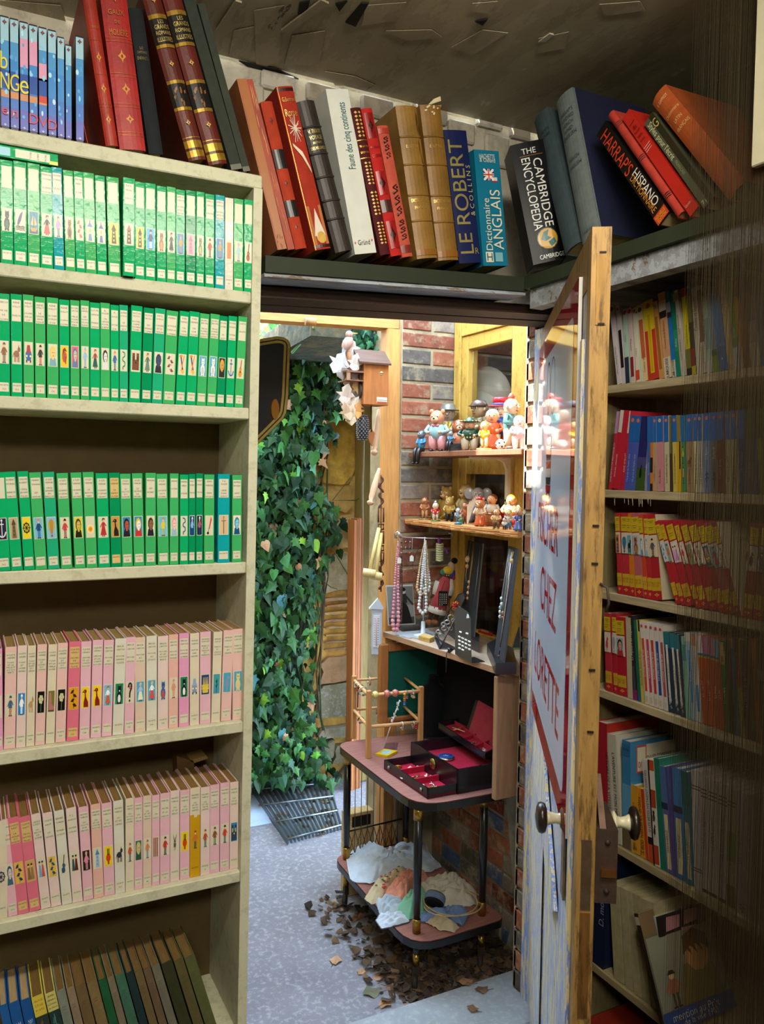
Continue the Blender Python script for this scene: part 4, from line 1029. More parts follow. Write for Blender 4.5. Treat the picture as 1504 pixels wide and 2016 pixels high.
right_row('red and yellow row', 'red and yellow spined novels on the third pine shelf', RZ[2], 4.032, 1160, 980, '''
228 265 205 122|b8303a|'''+RG+'''p tower .05 .95 .50 .74 c98a4a,246,222,d86|upright spine with a sunset tower
268 325 250 123|b8343c|'''+RG+'''p balloon .05 .95 .50 .74 d3cab8,48a,246|upright spine with a blue dome
328 365 293 125|d07a22|'''+RG+'''p beast .05 .95 .50 .74 6ab,222,d83|upright orange spine with a dark horse
370 430 328 126|b2606a|'''+RG+'''p seated .05 .95 .50 .74 a9b8c0,8a4a28,a85|upright mauve spine with a brown dog
433 465 385 134|c44a2c|'''+RG+'''p bust .05 .95 .50 .74 d3cab8,48a,cde,59b|upright spine with a blue face
466 500 425 138|b8303a|'''+RG+'''p bust .05 .95 .50 .74 d3cab8,6ac,dcb,8bc|narrow upright spine with a pale blue face
502 575 446 142|b02832|'''+RG+'''p fig .05 .95 .50 .74 d3c4a0,333,556,333|upright spine with a thin grey man|cover=cream
690 728 520 192|b42c36|'''+RG+'''p leaves .05 .95 .50 .74 c9d0d8,58a,9ab|leaning spine with blue birds
732 769 554 194|b42c36|'''+RG+'''p fig .05 .95 .50 .74 7aa8a8,321,c64,d85|leaning spine with a girl in orange
772 834 601 196|b02834|'''+RG+'''p couple .05 .95 .50 .74 d8d0c4,c9c,b8b|leaning spine with a couple in lilac
845 886 666 198|b02834|'''+RG+'''p fig .05 .95 .50 .74 d8d0c4,c93,c33,374|leaning spine with a boy in red
890 946 718 200|ac2a34|'''+RG+'''p beast .05 .95 .50 .74 8a9a70,864,a85|leaning spine with a horseman on green
955 1026 778 202|a82632|'''+RG+'''p fig .05 .95 .50 .74 d3cab8,864,a96,654|leaning spine with a seated shepherd
1030 1086 848 205|a42a34|'''+RG+'''p car .05 .95 .50 .74 2a6a80,a85,c96|leaning spine with teal wheels
1095 1166 908 206|a8505a|'''+RG+'''p dress .05 .95 .50 .74 8ab0b8,432,b44,a33|leaning spine with a woman in red
1170 1212 974 206|a03a42|'''+RG+'''p fig .05 .95 .50 .74 c9bda8,654,876,765|last leaning spine with a grey traveller|cover=hat
1214 1290 1280 205|98303a|'''+RG+'''p bird .05 .95 .50 .74 cbc0aa,433,654|spine leaning the other way with a black pump
1296 1392 1372 212|8a3a34|'''+RG+'''p couple .05 .95 .50 .74 8a949a,567,654|wide spine in shadow at the curtain
''', 0.13, 'cfc3a4', paper=False)
WB = 's .16 .80 COL .25 .9;s .03 .1 c4b89a .2 .8;o .95 .32 c04a5a;t up .58 .5 .0042 .5 eee Les petits contes du soir;'
right_row('fourth pine shelf', 'children\'s paperbacks on the fourth pine shelf', RZ[3], 4.032, 1160, 980, '''
133 183 118 915|b83040|'''+RG+'''p bird .05 .95 .50 .74 d3cab8,c44,543|red and yellow spine with red birds
195 229 179 918|b02834|'''+RG+'''p balloon .05 .95 .50 .74 c9c8c0,9ab,678|narrow red and yellow spine with a bubble
232 300 207 945|ac2230|'''+RG+'''p bust .05 .95 .50 .74 9ab,221,c98,a33|red and yellow spine with a dark haired lady
302 342 285 950|b8ad92|s .5 .503 887 .3 .7|plain grey beige spine
345 382 303 936|2a2a2c|s .0 .12 7a3060;s .12 .4 48484c .3 .7;t up .5 .68 .006 .5 ccc Le Mystère de l'aiguille|black spine with white lettering
384 406 345 972|1f6a50|s .0 .08 2a5a90|narrow bottle green spine
408 440 368 970|c4b45a|s .86 1 2a2a22 .3 .7;t up .5 .42 .005 .6 554 Anne Frank, Enfant du Pays|yellow spine with black mark
445 476 399 985|d4cec6|'''+WB.replace('COL', 'c9502c')+'''|white spine with an orange stripe
480 512 433 992|d4cec6|'''+WB.replace('COL', 'c43a62')+'''|white spine with a pink stripe
516 547 470 998|d2ccc4|'''+WB.replace('COL', 'c43a30')+'''|white spine with a red stripe
551 586 505 1006|d2ccc4|'''+WB.replace('COL', '2a4a9a')+'''|white spine with a blue stripe
590 621 543 1014|cec8c0|'''+WB.replace('COL', 'a8525a')+'''|white spine with a dusty rose stripe
625 672 581 1064|2a3a4c|s .8 1 2f7280;p leaves .05 .95 .02 .25 -,8a949a,6a7a8a;s .12 .84 d3d0c8 .3 .66;t up .48 .5 .004 .4 665 La vie du fleuve|navy spine with a white pill, left of the three
676 722 628 1074|2a3a4a|s .8 1 2f7280;p leaves .05 .95 .02 .25 -,8a949a,6a7a8a;s .12 .82 d3d0c8 .3 .66;t up .48 .5 .004 .4 665 La vie du fleuve|navy spine with a white pill, middle of the three
726 766 673 1085|2a3a48|s .8 1 2f7280;p leaves .05 .95 .02 .25 -,8a949a,6a7a8a;s .12 .82 d3d0c8 .3 .66;t up .48 .5 .004 .4 665 La vie du fleuve|navy spine with a white pill, right of the three
768 802 726 1100|7ab09a|s .7 .9 4a8a8a|mint green spine
806 850 752 1070|9ab4c4|s .2 .8 5a94c0 .3 .8;s .9 1 c9c4b8;t up .5 .5 .005 .5 dde Contes|pale blue and white spine
852 893 800 1078|c4beb0|s .12 .42 3f80b8 .3 .8;s .86 1 c08a6a;t up .5 .62 .005 .4 887 Un grand voyage|beige spine with a blue block
900 943 847 1092|c4562c|s .80 1 c9c0c0;s .775 .80 2a6a8a;s .75 .775 b8a030;t up .5 .4 .005 .4 edc Les copains|orange spine with rainbow band and white top
946 996 893 1100|c4562c|s .80 1 b87aa0;s .775 .80 2a6a8a;s .75 .775 b8a030;t up .5 .4 .005 .4 edc La main rouge|orange spine with rainbow band and lilac top
1000 1036 948 1112|b84e2c|s .80 1 c088a0;s .775 .80 2a6a8a;s .75 .775 b8a030;t up .5 .4 .005 .4 edc Le vieux|orange spine with rainbow band and pink top
1038 1076 988 1122|b44c2c|s .80 1 6a9ab0;s .775 .80 2a6a8a;s .75 .775 b8a030;t up .5 .4 .005 .4 edc Le lac|orange spine with rainbow band and blue top
1080 1118 1028 1132|2f6a3a|s .76 .98 b8a080;p bust .05 .95 .76 .97 -,c9b060,c9a080,864;s .735 .76 b8a030;t up .5 .4 .005 .4 cdb L'invincible|green spine with rainbow band and a face
1120 1156 1085 1134|2e2820|s .9 1 3a3428|near black spine
1158 1196 1098 1116|2f5a80|s .9 1 a87a3a|steel blue spine
1198 1230 1148 1118|8a9030|s .5 .86 8a3a34;s .86 1 2a2a26|lime and red spine
1234 1282 1186 1130|3a3040|t up .5 .5 .007 .6 8a7a9a Les droits de la fille|dark violet spine
1284 1330 1240 1120|3a3a2e|s .1 .3 5a5a30|dark olive spine
1334 1372 1282 1118|a85230|s .4 .8 8a4a34|rust orange spine
1374 1440 1322 1116|3a382c|s .6 .7 8a8a88|charcoal spine at the curtain
''', 0.135, 'c4b690')
right_row('fifth pine shelf', 'books on the fifth pine shelf', RZ[4], 3.272, 1140, 1400, '''
112 188 104 62|a82430|s .05 .3 7a1c20 .3 .7|tall red book|cover=red,d=.16
192 230 153 135|b9b4a6|t down .5 .55 .0085 .7 1e1c1a HISTOIRE DE LA VITESSE|white book about speed
232 276 192 150|c4bfae|t down .5 .5 .0085 .8 1e1c1a L'AVENTURE EST MON MÉTIER|white book about adventure
278 332 274 185|3a7aa8|s .0 .25 6a5a40;s .3 .6 5a9ac0;s .86 .97 2f6a9a;t h .5 .92 .006 .7 222 10/18|blue book with a white title on its cover|cover=copper,d=.135
335 388 320 470|c9962a|t up .4 .4 .008 .8 a8402a 800 nouvelles histoires;t h .5 .08 .010 .6 3a2a1a H|yellow joke book
394 448 360 492|d08e2a|s .0 1 b8402a .66 1;t up .34 .5 .010 .8 5a2414 800 histoires drôles;t h .3 .08 .010 .5 3a2a1a H|orange joke book
450 482 400 312|c4c0bc|s .0 .18 b8502a;s .18 .25 222;t up .5 .6 .007 .6 333 SI LES BÊTES M'ÉTAIENT CONTÉES|white spine with an orange foot
484 522 444 312|d2cdc0|s .9 1 b8502a;s .55 .72 a8452a;s .02 .2 a8452a;p bird .1 .9 .26 .42 -,222,444;p seated .1 .9 .42 .54 -,332,554;s .0 1 1c1814 .0 .2|white and orange spine with black pictures
525 562 478 302|24705c|t up .5 .6 .005 .5 2a4a40 Contes|tall green book|cover=green,d=.16
564 606 511 352|5a5a90|s .66 1 4a6a9a;s .6 .66 2a3448;s .04 .55 cbbf96 .25 .85;t up .55 .3 .006 .3 6a5030 MALAVERNE|violet spine with lake picture and cream label
607 624 562 356|544a80|s .7 1 4a5a90|narrow violet spine
626 684 595 362|3a68a0|s .66 1 3f78b0;s .6 .66 2a3448;s .05 .55 cbbf96 .2 .8;t up .5 .3 .006 .3 6a5030 MALAVERNE|blue spine with lake picture and cream label
686 732 650 385|2f6a78|s .7 1 2a5a5a;s .05 .55 bdb490 .3 .85;t up .55 .3 .006 .3 6a5a40 LE VILAIN|teal spine with cream label
736 796 716 378|b0aaa4|s .84 .85 5a4a40;s .865 .875 5a4a40;s .15 .16 5a4a40;s .17 .18 5a4a40;t up .5 .6 .007 .3 8f90a8 UN VOYAGE|white spine with thin double lines
798 838 784 422|b4aea4|s .89 .90 4a3424;s .86 .87 4a3424;s .83 .84 4a3424;s .02 .05 4a3424;t up .5 .55 .007 .3 444 COSTAL L'INDIEN|white banded spine about an Indian
840 893 834 440|b2aca2|s .89 .90 4a3424;s .86 .87 4a3424;s .83 .84 4a3424;s .02 .05 4a3424;t up .5 .55 .007 .3 444 LE PETIT LORD|white banded spine about a young lord
895 948 900 465|b0aaa0|s .89 .90 4a3424;s .86 .87 4a3424;s .83 .84 4a3424;s .02 .05 4a3424;t up .5 .55 .007 .35 444 LES PATINS D'ARGENT|white banded spine about silver skates
950 1005 958 500|a4a68a|s .89 .90 4a3424;s .86 .87 4a3424;s .4 .65 7a9450;s .02 .2 6a6a40;t up .5 .5 .007 .3 5a6a3a LE CHAT BLANC|pale green banded spine
1007 1086 1012 520|a49c96|t up .3 .55 .007 .3 655 UN COMPLOT;p leaves .1 .9 .02 .1 -,443,443|wide grey white spine
1088 1140 1098 545|988e84|s .6 .61 877 .2 .6|dusty beige spine
1142 1195 1160 565|90867a|s .6 .61 877 .2 .6|dim beige spine at the edge
''', 0.125, 'cfc6b2', paper=False)
right_row('bottom pine shelf', 'books on the bottom pine shelf', RZ[5], 3.272, 1140, 1400, '''
225 290 194 1102|a39b74|s .8 .803 776 .3 .7|cream bound volume, leftmost in the white set
298 346 262 1135|a39b76||cream bound volume lettered at the top, second in the set
355 402 292 1152|a59d78||cream bound volume in the middle of the set
406 432 335 1170|9d9570|s .5 .52 776|thin cream volume with a grey line
434 460 364 1185|a0986f|s .55 .57 776|thin cream volume before the thick one
466 552 394 1208|a69c78||thick cream volume, last of the set
''', 0.13, 'b0a684', M_CLOTH, paper=False)
def loose_low():
 z = RZ[5]
 book('book', 'tall navy book with silver handwriting, behind the door lock', 'book', None, (RX + .004, on_line(1163, 1, (RX, 1.2, 0), z), z + .0004), -math.pi / 2, 0.0, 0.036, 0.245, 0.15, '16233f', M_CARD,
   prints=spec('t up .75 .6 .016 .5 9aa4b8 D. molitor'), page='8a8060')
 y0 = on_line(1140 + 556 / 3.272, 1, (RX, 1.2, 0), z)
 ang = -math.radians(13)
 book('book', 'thin pale blue paperback leaning on the cream set', 'book', None, (RX + .004, y0, z + .0004), -math.pi / 2, ang, 0.008, 0.205, 0.14, '9fb0b8', M_CARD, prints=spec('s .0 .3 4a6a90'), page='b8ae90', paper=True,
   side=[('r', 0, 1, 0, 1, '2c2a26'), ('p', 'blocks', (), 0.02, .95, .45, .98), ('r', 0, 1, 0, .42, '3a4858')])
 y1 = y0 - 0.014
 book('book', 'picture book with a fringed face and blue title band, leaning over', 'book', None, (RX - .035, y1 - .012, z + .0004), -math.pi / 2, -math.radians(23), 0.012, 0.225, 0.20, '2a241c', M_CARD, prints=spec('s .9 .97 a8a090'), page='9a9070', paper=True,
   side=[('r', 0, 1, 0, 1, '6a6450'), ('r', 0, 1, .80, 1, '7a6446'), ('t', 'Le marron, dit', .5, .86, .014, .14, '3a3020'), ('r', 0.02, .98, .16, .78, '8a8a78'), ('p', 'portrait', ('8a8672', '5a3a1c', 'c08850', '7a6a3a'), .3, .98, .16, .80), ('p', 'fig', ('-', '32261c', 'a8684a', '543'), .05, .4, .16, .5), ('r', 0, 1, 0, .16, '2a4a8c'), ('t', 'mention au Prix', .45, .105, .015, .16, 'c9c9c0'), ('t', 'de la ville 1985', .5, .045, .012, .14, 'c9c9c0')])
loose_low()
b = B(); o = thing('magazine', 'red and yellow edged magazine lying on the floor below the pine bookcase', 'magazine', (1.3, 1.36, 0.25))
b.bbox(1.20, 1.42, 1.10, 1.40, 0.235, 0.25, '8a2a1c'); b.build('cover', M_CARD, o, (1.3, 1.36, .25)); b = B(); b.box(1.198, 1.2, 1.10, 1.30, 0.237, 0.248, 'b89a2a'); b.build('spine_band', M_PRINT, o, (1.3, 1.36, .25))
b = B(); o2 = thing('wooden_crate', 'dark wooden crate on the floor under the pine bookcase', 'crate', (1.3, 1.2, -0.03))
b.bbox(1.19, 1.5, 0.9, 1.42, -0.03, 0.2345, '3c3020', .004); b.build('crate_body', M_WOODX, o2, (1.3, 1.2, -.03))
# -- books over the door
CS = []
def top_book(px, name, phrase, t_h, mat, col, sp, plane='F', yv=1.553, depth=0.16, bulge=0.0, hubs=None, page='b8a070', side=None, dy=0.0, maxlean=None, rotz=None, paper=False, gap=0.0):
 """px: bottom left, bottom right, top left pixels of the spine"""
 (ax, ay), (bx, by), (cx_, cy_) = px
 if plane == 'F':
  p0 = at(1, yv, ax, ay); z = p0.z
  X1 = on_line(bx, 0, (0.5, yv, 0), z); pt = at(1, yv, cx_, cy_)
  dh = pt.z - z; lean = math.atan((pt.x - p0.x) / dh); t = (X1 - p0.x) * math.cos(lean); org = (p0.x, yv, z); rz = 0.0
 else:
  p0 = at(0, yv, ax, ay); z = p0.z
  Y1 = on_line(bx, 1, (yv, 1.2, 0), z); pt = at(0, yv, cx_, cy_)
  dh = pt.z - z; lean = math.atan((p0.y - pt.y) / dh); t = (p0.y - Y1) * math.cos(lean); org = (yv, p0.y, z); rz = -math.pi / 2
 h = dh / math.cos(lean)
 if t_h: t = t_h
 return book(name, phrase, 'book', None, org, rotz if rotz is not None else rz, lean, t - gap, h, depth, col, mat, bulge=bulge, hubs=hubs, page=page, prints=spec(sp), side=side, paper=paper)
def c8(x, y): return (440 + x / 4.178, 120 + y / 4.178)
def c9(x, y): return (740 + x / 3.856, 170 + y / 3.856)
def c10(x, y): return (1000 + x / 2.984, 130 + y / 2.984)
top_book((c8(445, 1555), c8(525, 1542), c8(108, 148)), 'book', 'big dark red volume with a worn tan spine, against the cream bookcase', None, M_LEATHER, 'a0603a', 's .0 1 a5683c .15 1;p torn .1 .9 .0 .1 7a3a2a', depth=.19, side=None)
top_book((c8(530, 1555), c8(590, 1545), c8(180, 152)), 'book', 'thin peeling red volume beside the worn tan spine', None, M_LEATHER, 'a0422c', 'p torn .2 .9 .55 1.0 c99a6a;p torn .1 .9 .1 .5 b06a44', depth=.18)
top_book((c8(592, 1553), c8(690, 1540), c8(302, 340)), 'book', 'red volume with two black spine labels', None, M_CLOTH, 'a5371f', 's .22 .335 221f1f;s .55 .68 221f1f;p orn .35 .65 .12 .18 5a1e16,5a1e16;p orn .35 .65 .42 .48 5a1e16,5a1e16;p orn .35 .65 .84 .9 5a1e16,5a1e16', bulge=.004, depth=.17)
top_book((c8(752, 1560), c8(890, 1532), c8(430, 215)), 'book', 'red volume with a silver comet and golden mountain', None, M_CLOTH, '9c2c1a', 's .97 .99 3a1410;s .01 .03 3a1410;g .0 1 c9963a .04 .06;p comet .1 .95 .40 .88 -;p mount .08 .95 .03 .30 -;T h .55 .92 .010 .8 d8b060 G.Bertrand;T h .5 .84 .022 .7 d8b060 Rome', bulge=.003, depth=.2)
top_book((c8(920, 1582), c8(1070, 1555), c8(598, 342)), 'book', 'dark brown leather volume with raised bands', None, M_LEATHER, '2e2822', 'T h .5 .80 .007 .7 d8c070 V. TISSOT;T h .5 .76 .008 .7 d8c070 VOYAGE;T h .5 .725 .005 .5 d8c070 AU PAYS;T h .5 .69 .008 .8 d8c070 DES MILLIARDS;g .83 .834 a8884a;g .655 .659 a8884a;g .5 .503 a8884a;g .345 .348 a8884a;g .22 .223 a8884a', bulge=.008, hubs=[.22, .345, .5, .655, .83], depth=.17)
top_book((c8(1082, 1592), c8(1265, 1557), c8(840, 230)), 'book', 'large white animal album with teal title lettering', None, M_GLOSS, 'd3d6cc', 't up .62 .72 .026 .40 1f5a62 Faune des cinq continents;t h .5 .07 .011 .55 3a3a3a Gründ;p orn .06 .14 .055 .085 c33,c33;p orn .84 .93 .065 .095 c33,c33', depth=.24, page='d0c8b0')
top_book((c8(1290, 1600), c8(1375, 1582), c8(1040, 390)), 'book', 'maroon volume with gilt lattice panels', None, M_CLOTH, '4a1418', 'p lattice .15 .9 .80 .98 -;p lattice .15 .9 .48 .64 -;p lattice .15 .9 .27 .44 -;p lattice .15 .9 .07 .23 -;g .66 .665 b8863a;g .78 .785 b8863a;T h .5 .74 .005 .8 c9963a TH. GAUTIER;T h .5 .70 .005 .8 c9963a LE CAPITAINE', bulge=.004, depth=.17)
top_book((c8(1378, 1610), c8(1468, 1600), c8(1130, 395)), 'book', 'bright red volume with dark arabesque panels', None, M_CLOTH, 'b5221e', 's .80 .97 8a1a18 .12 .9;p orn .25 .8 .82 .95 2a1010,6a1a18;s .42 .58 9a1c1a .1 .9;p orn .2 .85 .43 .57 2a1010,6a1a18;s .30 .385 4a2420;s .05 .24 9a1c1a .1 .9;p orn .2 .85 .06 .23 2a1010,6a1a18;T h .5 .74 .007 .85 5a1210 WALTER SCOTT;T h .5 .68 .007 .8 5a1210 QUENTIN', bulge=.004, depth=.17)
top_book((c9(200, 1300), c9(282, 1292), c9(6, 302)), 'book', 'pinkish red volume with black scrollwork', None, M_CLOTH, 'b8503e', 'p scroll .15 .85 .74 .92 221412;p scroll .1 .9 .30 .56 221412;p scroll .1 .9 .12 .29 221412;s .03 .09 7a2a22;s .94 .98 a8382c', bulge=.003, depth=.16)
LT = 'T h .5 .74 .006 .6 e0b860 É. LITTRÉ;T h .5 .385 .007 .8 e0b860 DICTIONNAIRE;T h .5 .335 .006 .6 e0b860 FRANÇAIS;g .80 .803 b88a3a;g .62 .623 b88a3a;g .42 .423 b88a3a;g .25 .253 b88a3a;s .02 .06 8a5a20;'
top_book((c9(312, 1312), c9(470, 1285), c9(146, 150)), 'book', 'tan leather dictionary volume, left one with the split joint', None, M_LEATHER, '8d682c', LT + 'p torn .8 1.0 .5 1.0 3a2410', bulge=.006, hubs=[.25, .42, .62, .8], depth=.2, page='c4b48a')
top_book((c9(474, 1325), c9(628, 1300), c9(332, 142)), 'book', 'tan leather dictionary volume, right one with torn headcap', None, M_LEATHER, '876228', LT + 'p torn .1 .9 .93 1.0 d8cba6', bulge=.006, hubs=[.25, .42, .62, .8], depth=.2, page='c4b48a')
def torn_strip():
 p = at(1, 1.553, 860, 205)
 b = B(); o = thing('paper_slip', 'torn cream paper slip curling off the tan dictionary', 'paper', (p.x - .03, 1.575, p.z - .01))
 a = [at(1, 1.57, *c9(395, 140)), at(1, 1.56, *c9(440, 95)), at(1, 1.55, *c9(490, 75)), at(1, 1.55, *c9(495, 110)), at(1, 1.56, *c9(450, 125)), at(1, 1.57, *c9(410, 145))]
 b.prism(a, (0, .0012, .0002), 'd3c59a'); b.build('paper', M_CARD, o, (p.x - .03, 1.575, p.z - .01))
 b = B(); b.prism([at(1, 1.565, *c9(400, 150)), at(1, 1.555, *c9(500, 140)), at(1, 1.56, *c9(480, 190)), at(1, 1.565, *c9(410, 185))], (0, .002, 0), '8f5f24'); b.build('leather_flap', M_LEATHER, o, (p.x - .03, 1.575, p.z - .01))
torn_strip()
top_book((c9(634, 1345), c9(805, 1332), c9(512, 330)), 'book', 'navy bilingual dictionary with large gold lettering', None, M_CARD, '131d4a', 'T up .40 .50 .036 .88 b8aa62 LE ROBERT;t up .86 .55 .012 .7 a8a070 & C O L L I N S;T h .84 .09 .014 .2 b8aa62 R', depth=.19, bulge=.002)
top_book((c9(816, 1362), c9(1004, 1352), c9(742, 478)), 'book', 'turquoise English dictionary with a flag', None, M_CARD, '0f6f8c', 't h .5 .945 .011 .62 d8d6c0 HACHETTE;t h .5 .915 .010 .62 d8d6c0 & Oxford;p flag .3 .72 .74 .84 -;s .735 .77 c8d0d0 .62 .84;s .73 .74 c83a2a .62 .84;t up .30 .36 .018 .45 d8d6c0 Dictionnaire;t up .68 .40 .028 .52 d8d6c0 ANGLAIS;s .03 .12 d8d6c0 .12 .42;T h .27 .075 .018 .3 0f6f8c H;s .035 .115 7ab0b8 .5 .8', depth=.17)
def corner_book():
 z = at(0, 1.165, *c10(335, 1110)).z
 p = at(1, 1.50, *c9(1195, 1357))
 q = at(1, 1.50, *c9(960, 402))
 h = (q.z - p.z) * 1.035
 o = book('book', 'black encyclopedia with white lettering and a golden globe', 'book', None, (p.x, 1.50, p.z), -math.radians(27), -math.radians(12.5), 0.075, h, 0.085, '0d0e11', M_JACKET, bulge=.003,
    prints=spec('t h .5 .925 .013 .5 d8d8d2 THE;s .885 .888 a86a2a .2 .9;t down .70 .57 .020 .60 d8d8d2 CAMBRIDGE;t down .36 .57 .020 .60 d8d8d2 ENCYCLOPEDIA;p planet .22 .92 .09 .29 -,c9962a,1f6a6a,1f6a6a;t h .6 .045 .010 .75 d8d8d2 CAMBRIDGE'), page='8a8478')
corner_book()
top_book((c10(338, 1112), c10(436, 1056), c10(155, 332)), 'book', 'blue grey dictionary volume, darker of the thick pair', None, M_CLOTH, '3a484c', 't h .5 .86 .007 .7 25343a HARRAP\'S;t h .5 .82 .007 .7 25343a STANDARD', 'R', 1.165, depth=.2, bulge=.006)
top_book((c10(440, 1054), c10(548, 1004), c10(285, 222)), 'book', 'blue grey dictionary volume with navy cover, paler of the thick pair', None, M_CLOTH, '66706e', 't h .5 .87 .009 .75 36444a HARRAP\'S;t h .5 .83 .009 .75 36444a STANDARD;t h .5 .79 .009 .6 36444a FRENCH;t h .5 .75 .009 .5 36444a AND;t h .5 .71 .009 .75 36444a ENGLISH;t h .5 .55 .009 .6 36444a FRENCH;t h .5 .50 .009 .7 36444a ENGLISH;t h .5 .05 .006 .7 36444a HARRAP', 'R', 1.165, depth=.21, bulge=.006, side=[('r', 0.03, 1, 0, 1, '22263c')])
top_book((c10(885, 940), c10(985, 878), c10(520, 405)), 'book', 'black Spanish dictionary with red and white lettering', None, M_GLOSS, '171411', 't down .45 .72 .026 .44 c83a22 HARRAP\'S;t down .68 .30 .018 .34 d8d4cc HISPANO;t down .34 .28 .013 .36 c8842a DICTIONNAIRE;s .0 .075 b8371c;t h .5 .05 .008 .8 d8b02a NOUVELLE;t h .5 .022 .008 .7 d8b02a ÉDITION', 'R', 1.165, depth=.14)
top_book((c10(1000, 895), c10(1052, 866), c10(592, 302)), 'book', 'slim coral book with black ribbed bands', None, M_CLOTH, 'a8382c', 's .86 .865 222;s .875 .88 222;s .89 .895 222;s .51 .515 222;s .525 .53 222;s .54 .545 222;s .15 .155 222;s .165 .17 222;s .18 .185 222', 'R', 1.165, depth=.13, bulge=.004)
top_book((c10(1070, 885), c10(1142, 800), c10(672, 312)), 'book', 'bright red French dictionary with dark title', None, M_CARD, 'b32418', 't h .5 .90 .012 .7 5a1410 L\'essentiel;t h .5 .855 .012 .4 5a1410 du;t h .5 .81 .012 .7 5a1410 français;t h .5 .765 .010 .5 5a1410 sans;t h .5 .725 .010 .5 5a1410 fautes;s .66 .663 d8c8b8 .1 .9;s .64 .643 d8c8b8 .1 .8;s .62 .623 d8c8b8 .1 .85;t h .5 .07 .009 .7 c8a090 Garnier', 'R', 1.165, depth=.15)
top_book((c10(1150, 838), c10(1238, 800), c10(800, 342)), 'book', 'grey green grammar book with handwritten title', None, M_CARD, '4a4c38', 's .0 1 2a2618 .55 1;t down .28 .74 .011 .5 c9c9a0 Styles pour l\'écrit;t down .30 .42 .006 .2 8a8a6a FRANÇAIS;t h .3 .03 .012 .35 b8b898 71;t h .75 .90 .022 .4 b8a060 G', 'R', 1.165, depth=.14)
top_book((c10(1305, 797), c10(1455, 640), c10(850, 226)), 'book', 'thick orange Latin dictionary leaning at the row end', None, M_CLOTH, '9c4a20', 't h .5 .93 .015 .66 e0c090 F. GAFFIOT;t h .52 .80 .016 .8 d0a868 Dictionnaire;t h .55 .72 .016 .45 d0a868 LATIN;t h .55 .65 .016 .75 d0a868 FRANÇAIS', 'R', 1.165, depth=.19, bulge=.006)
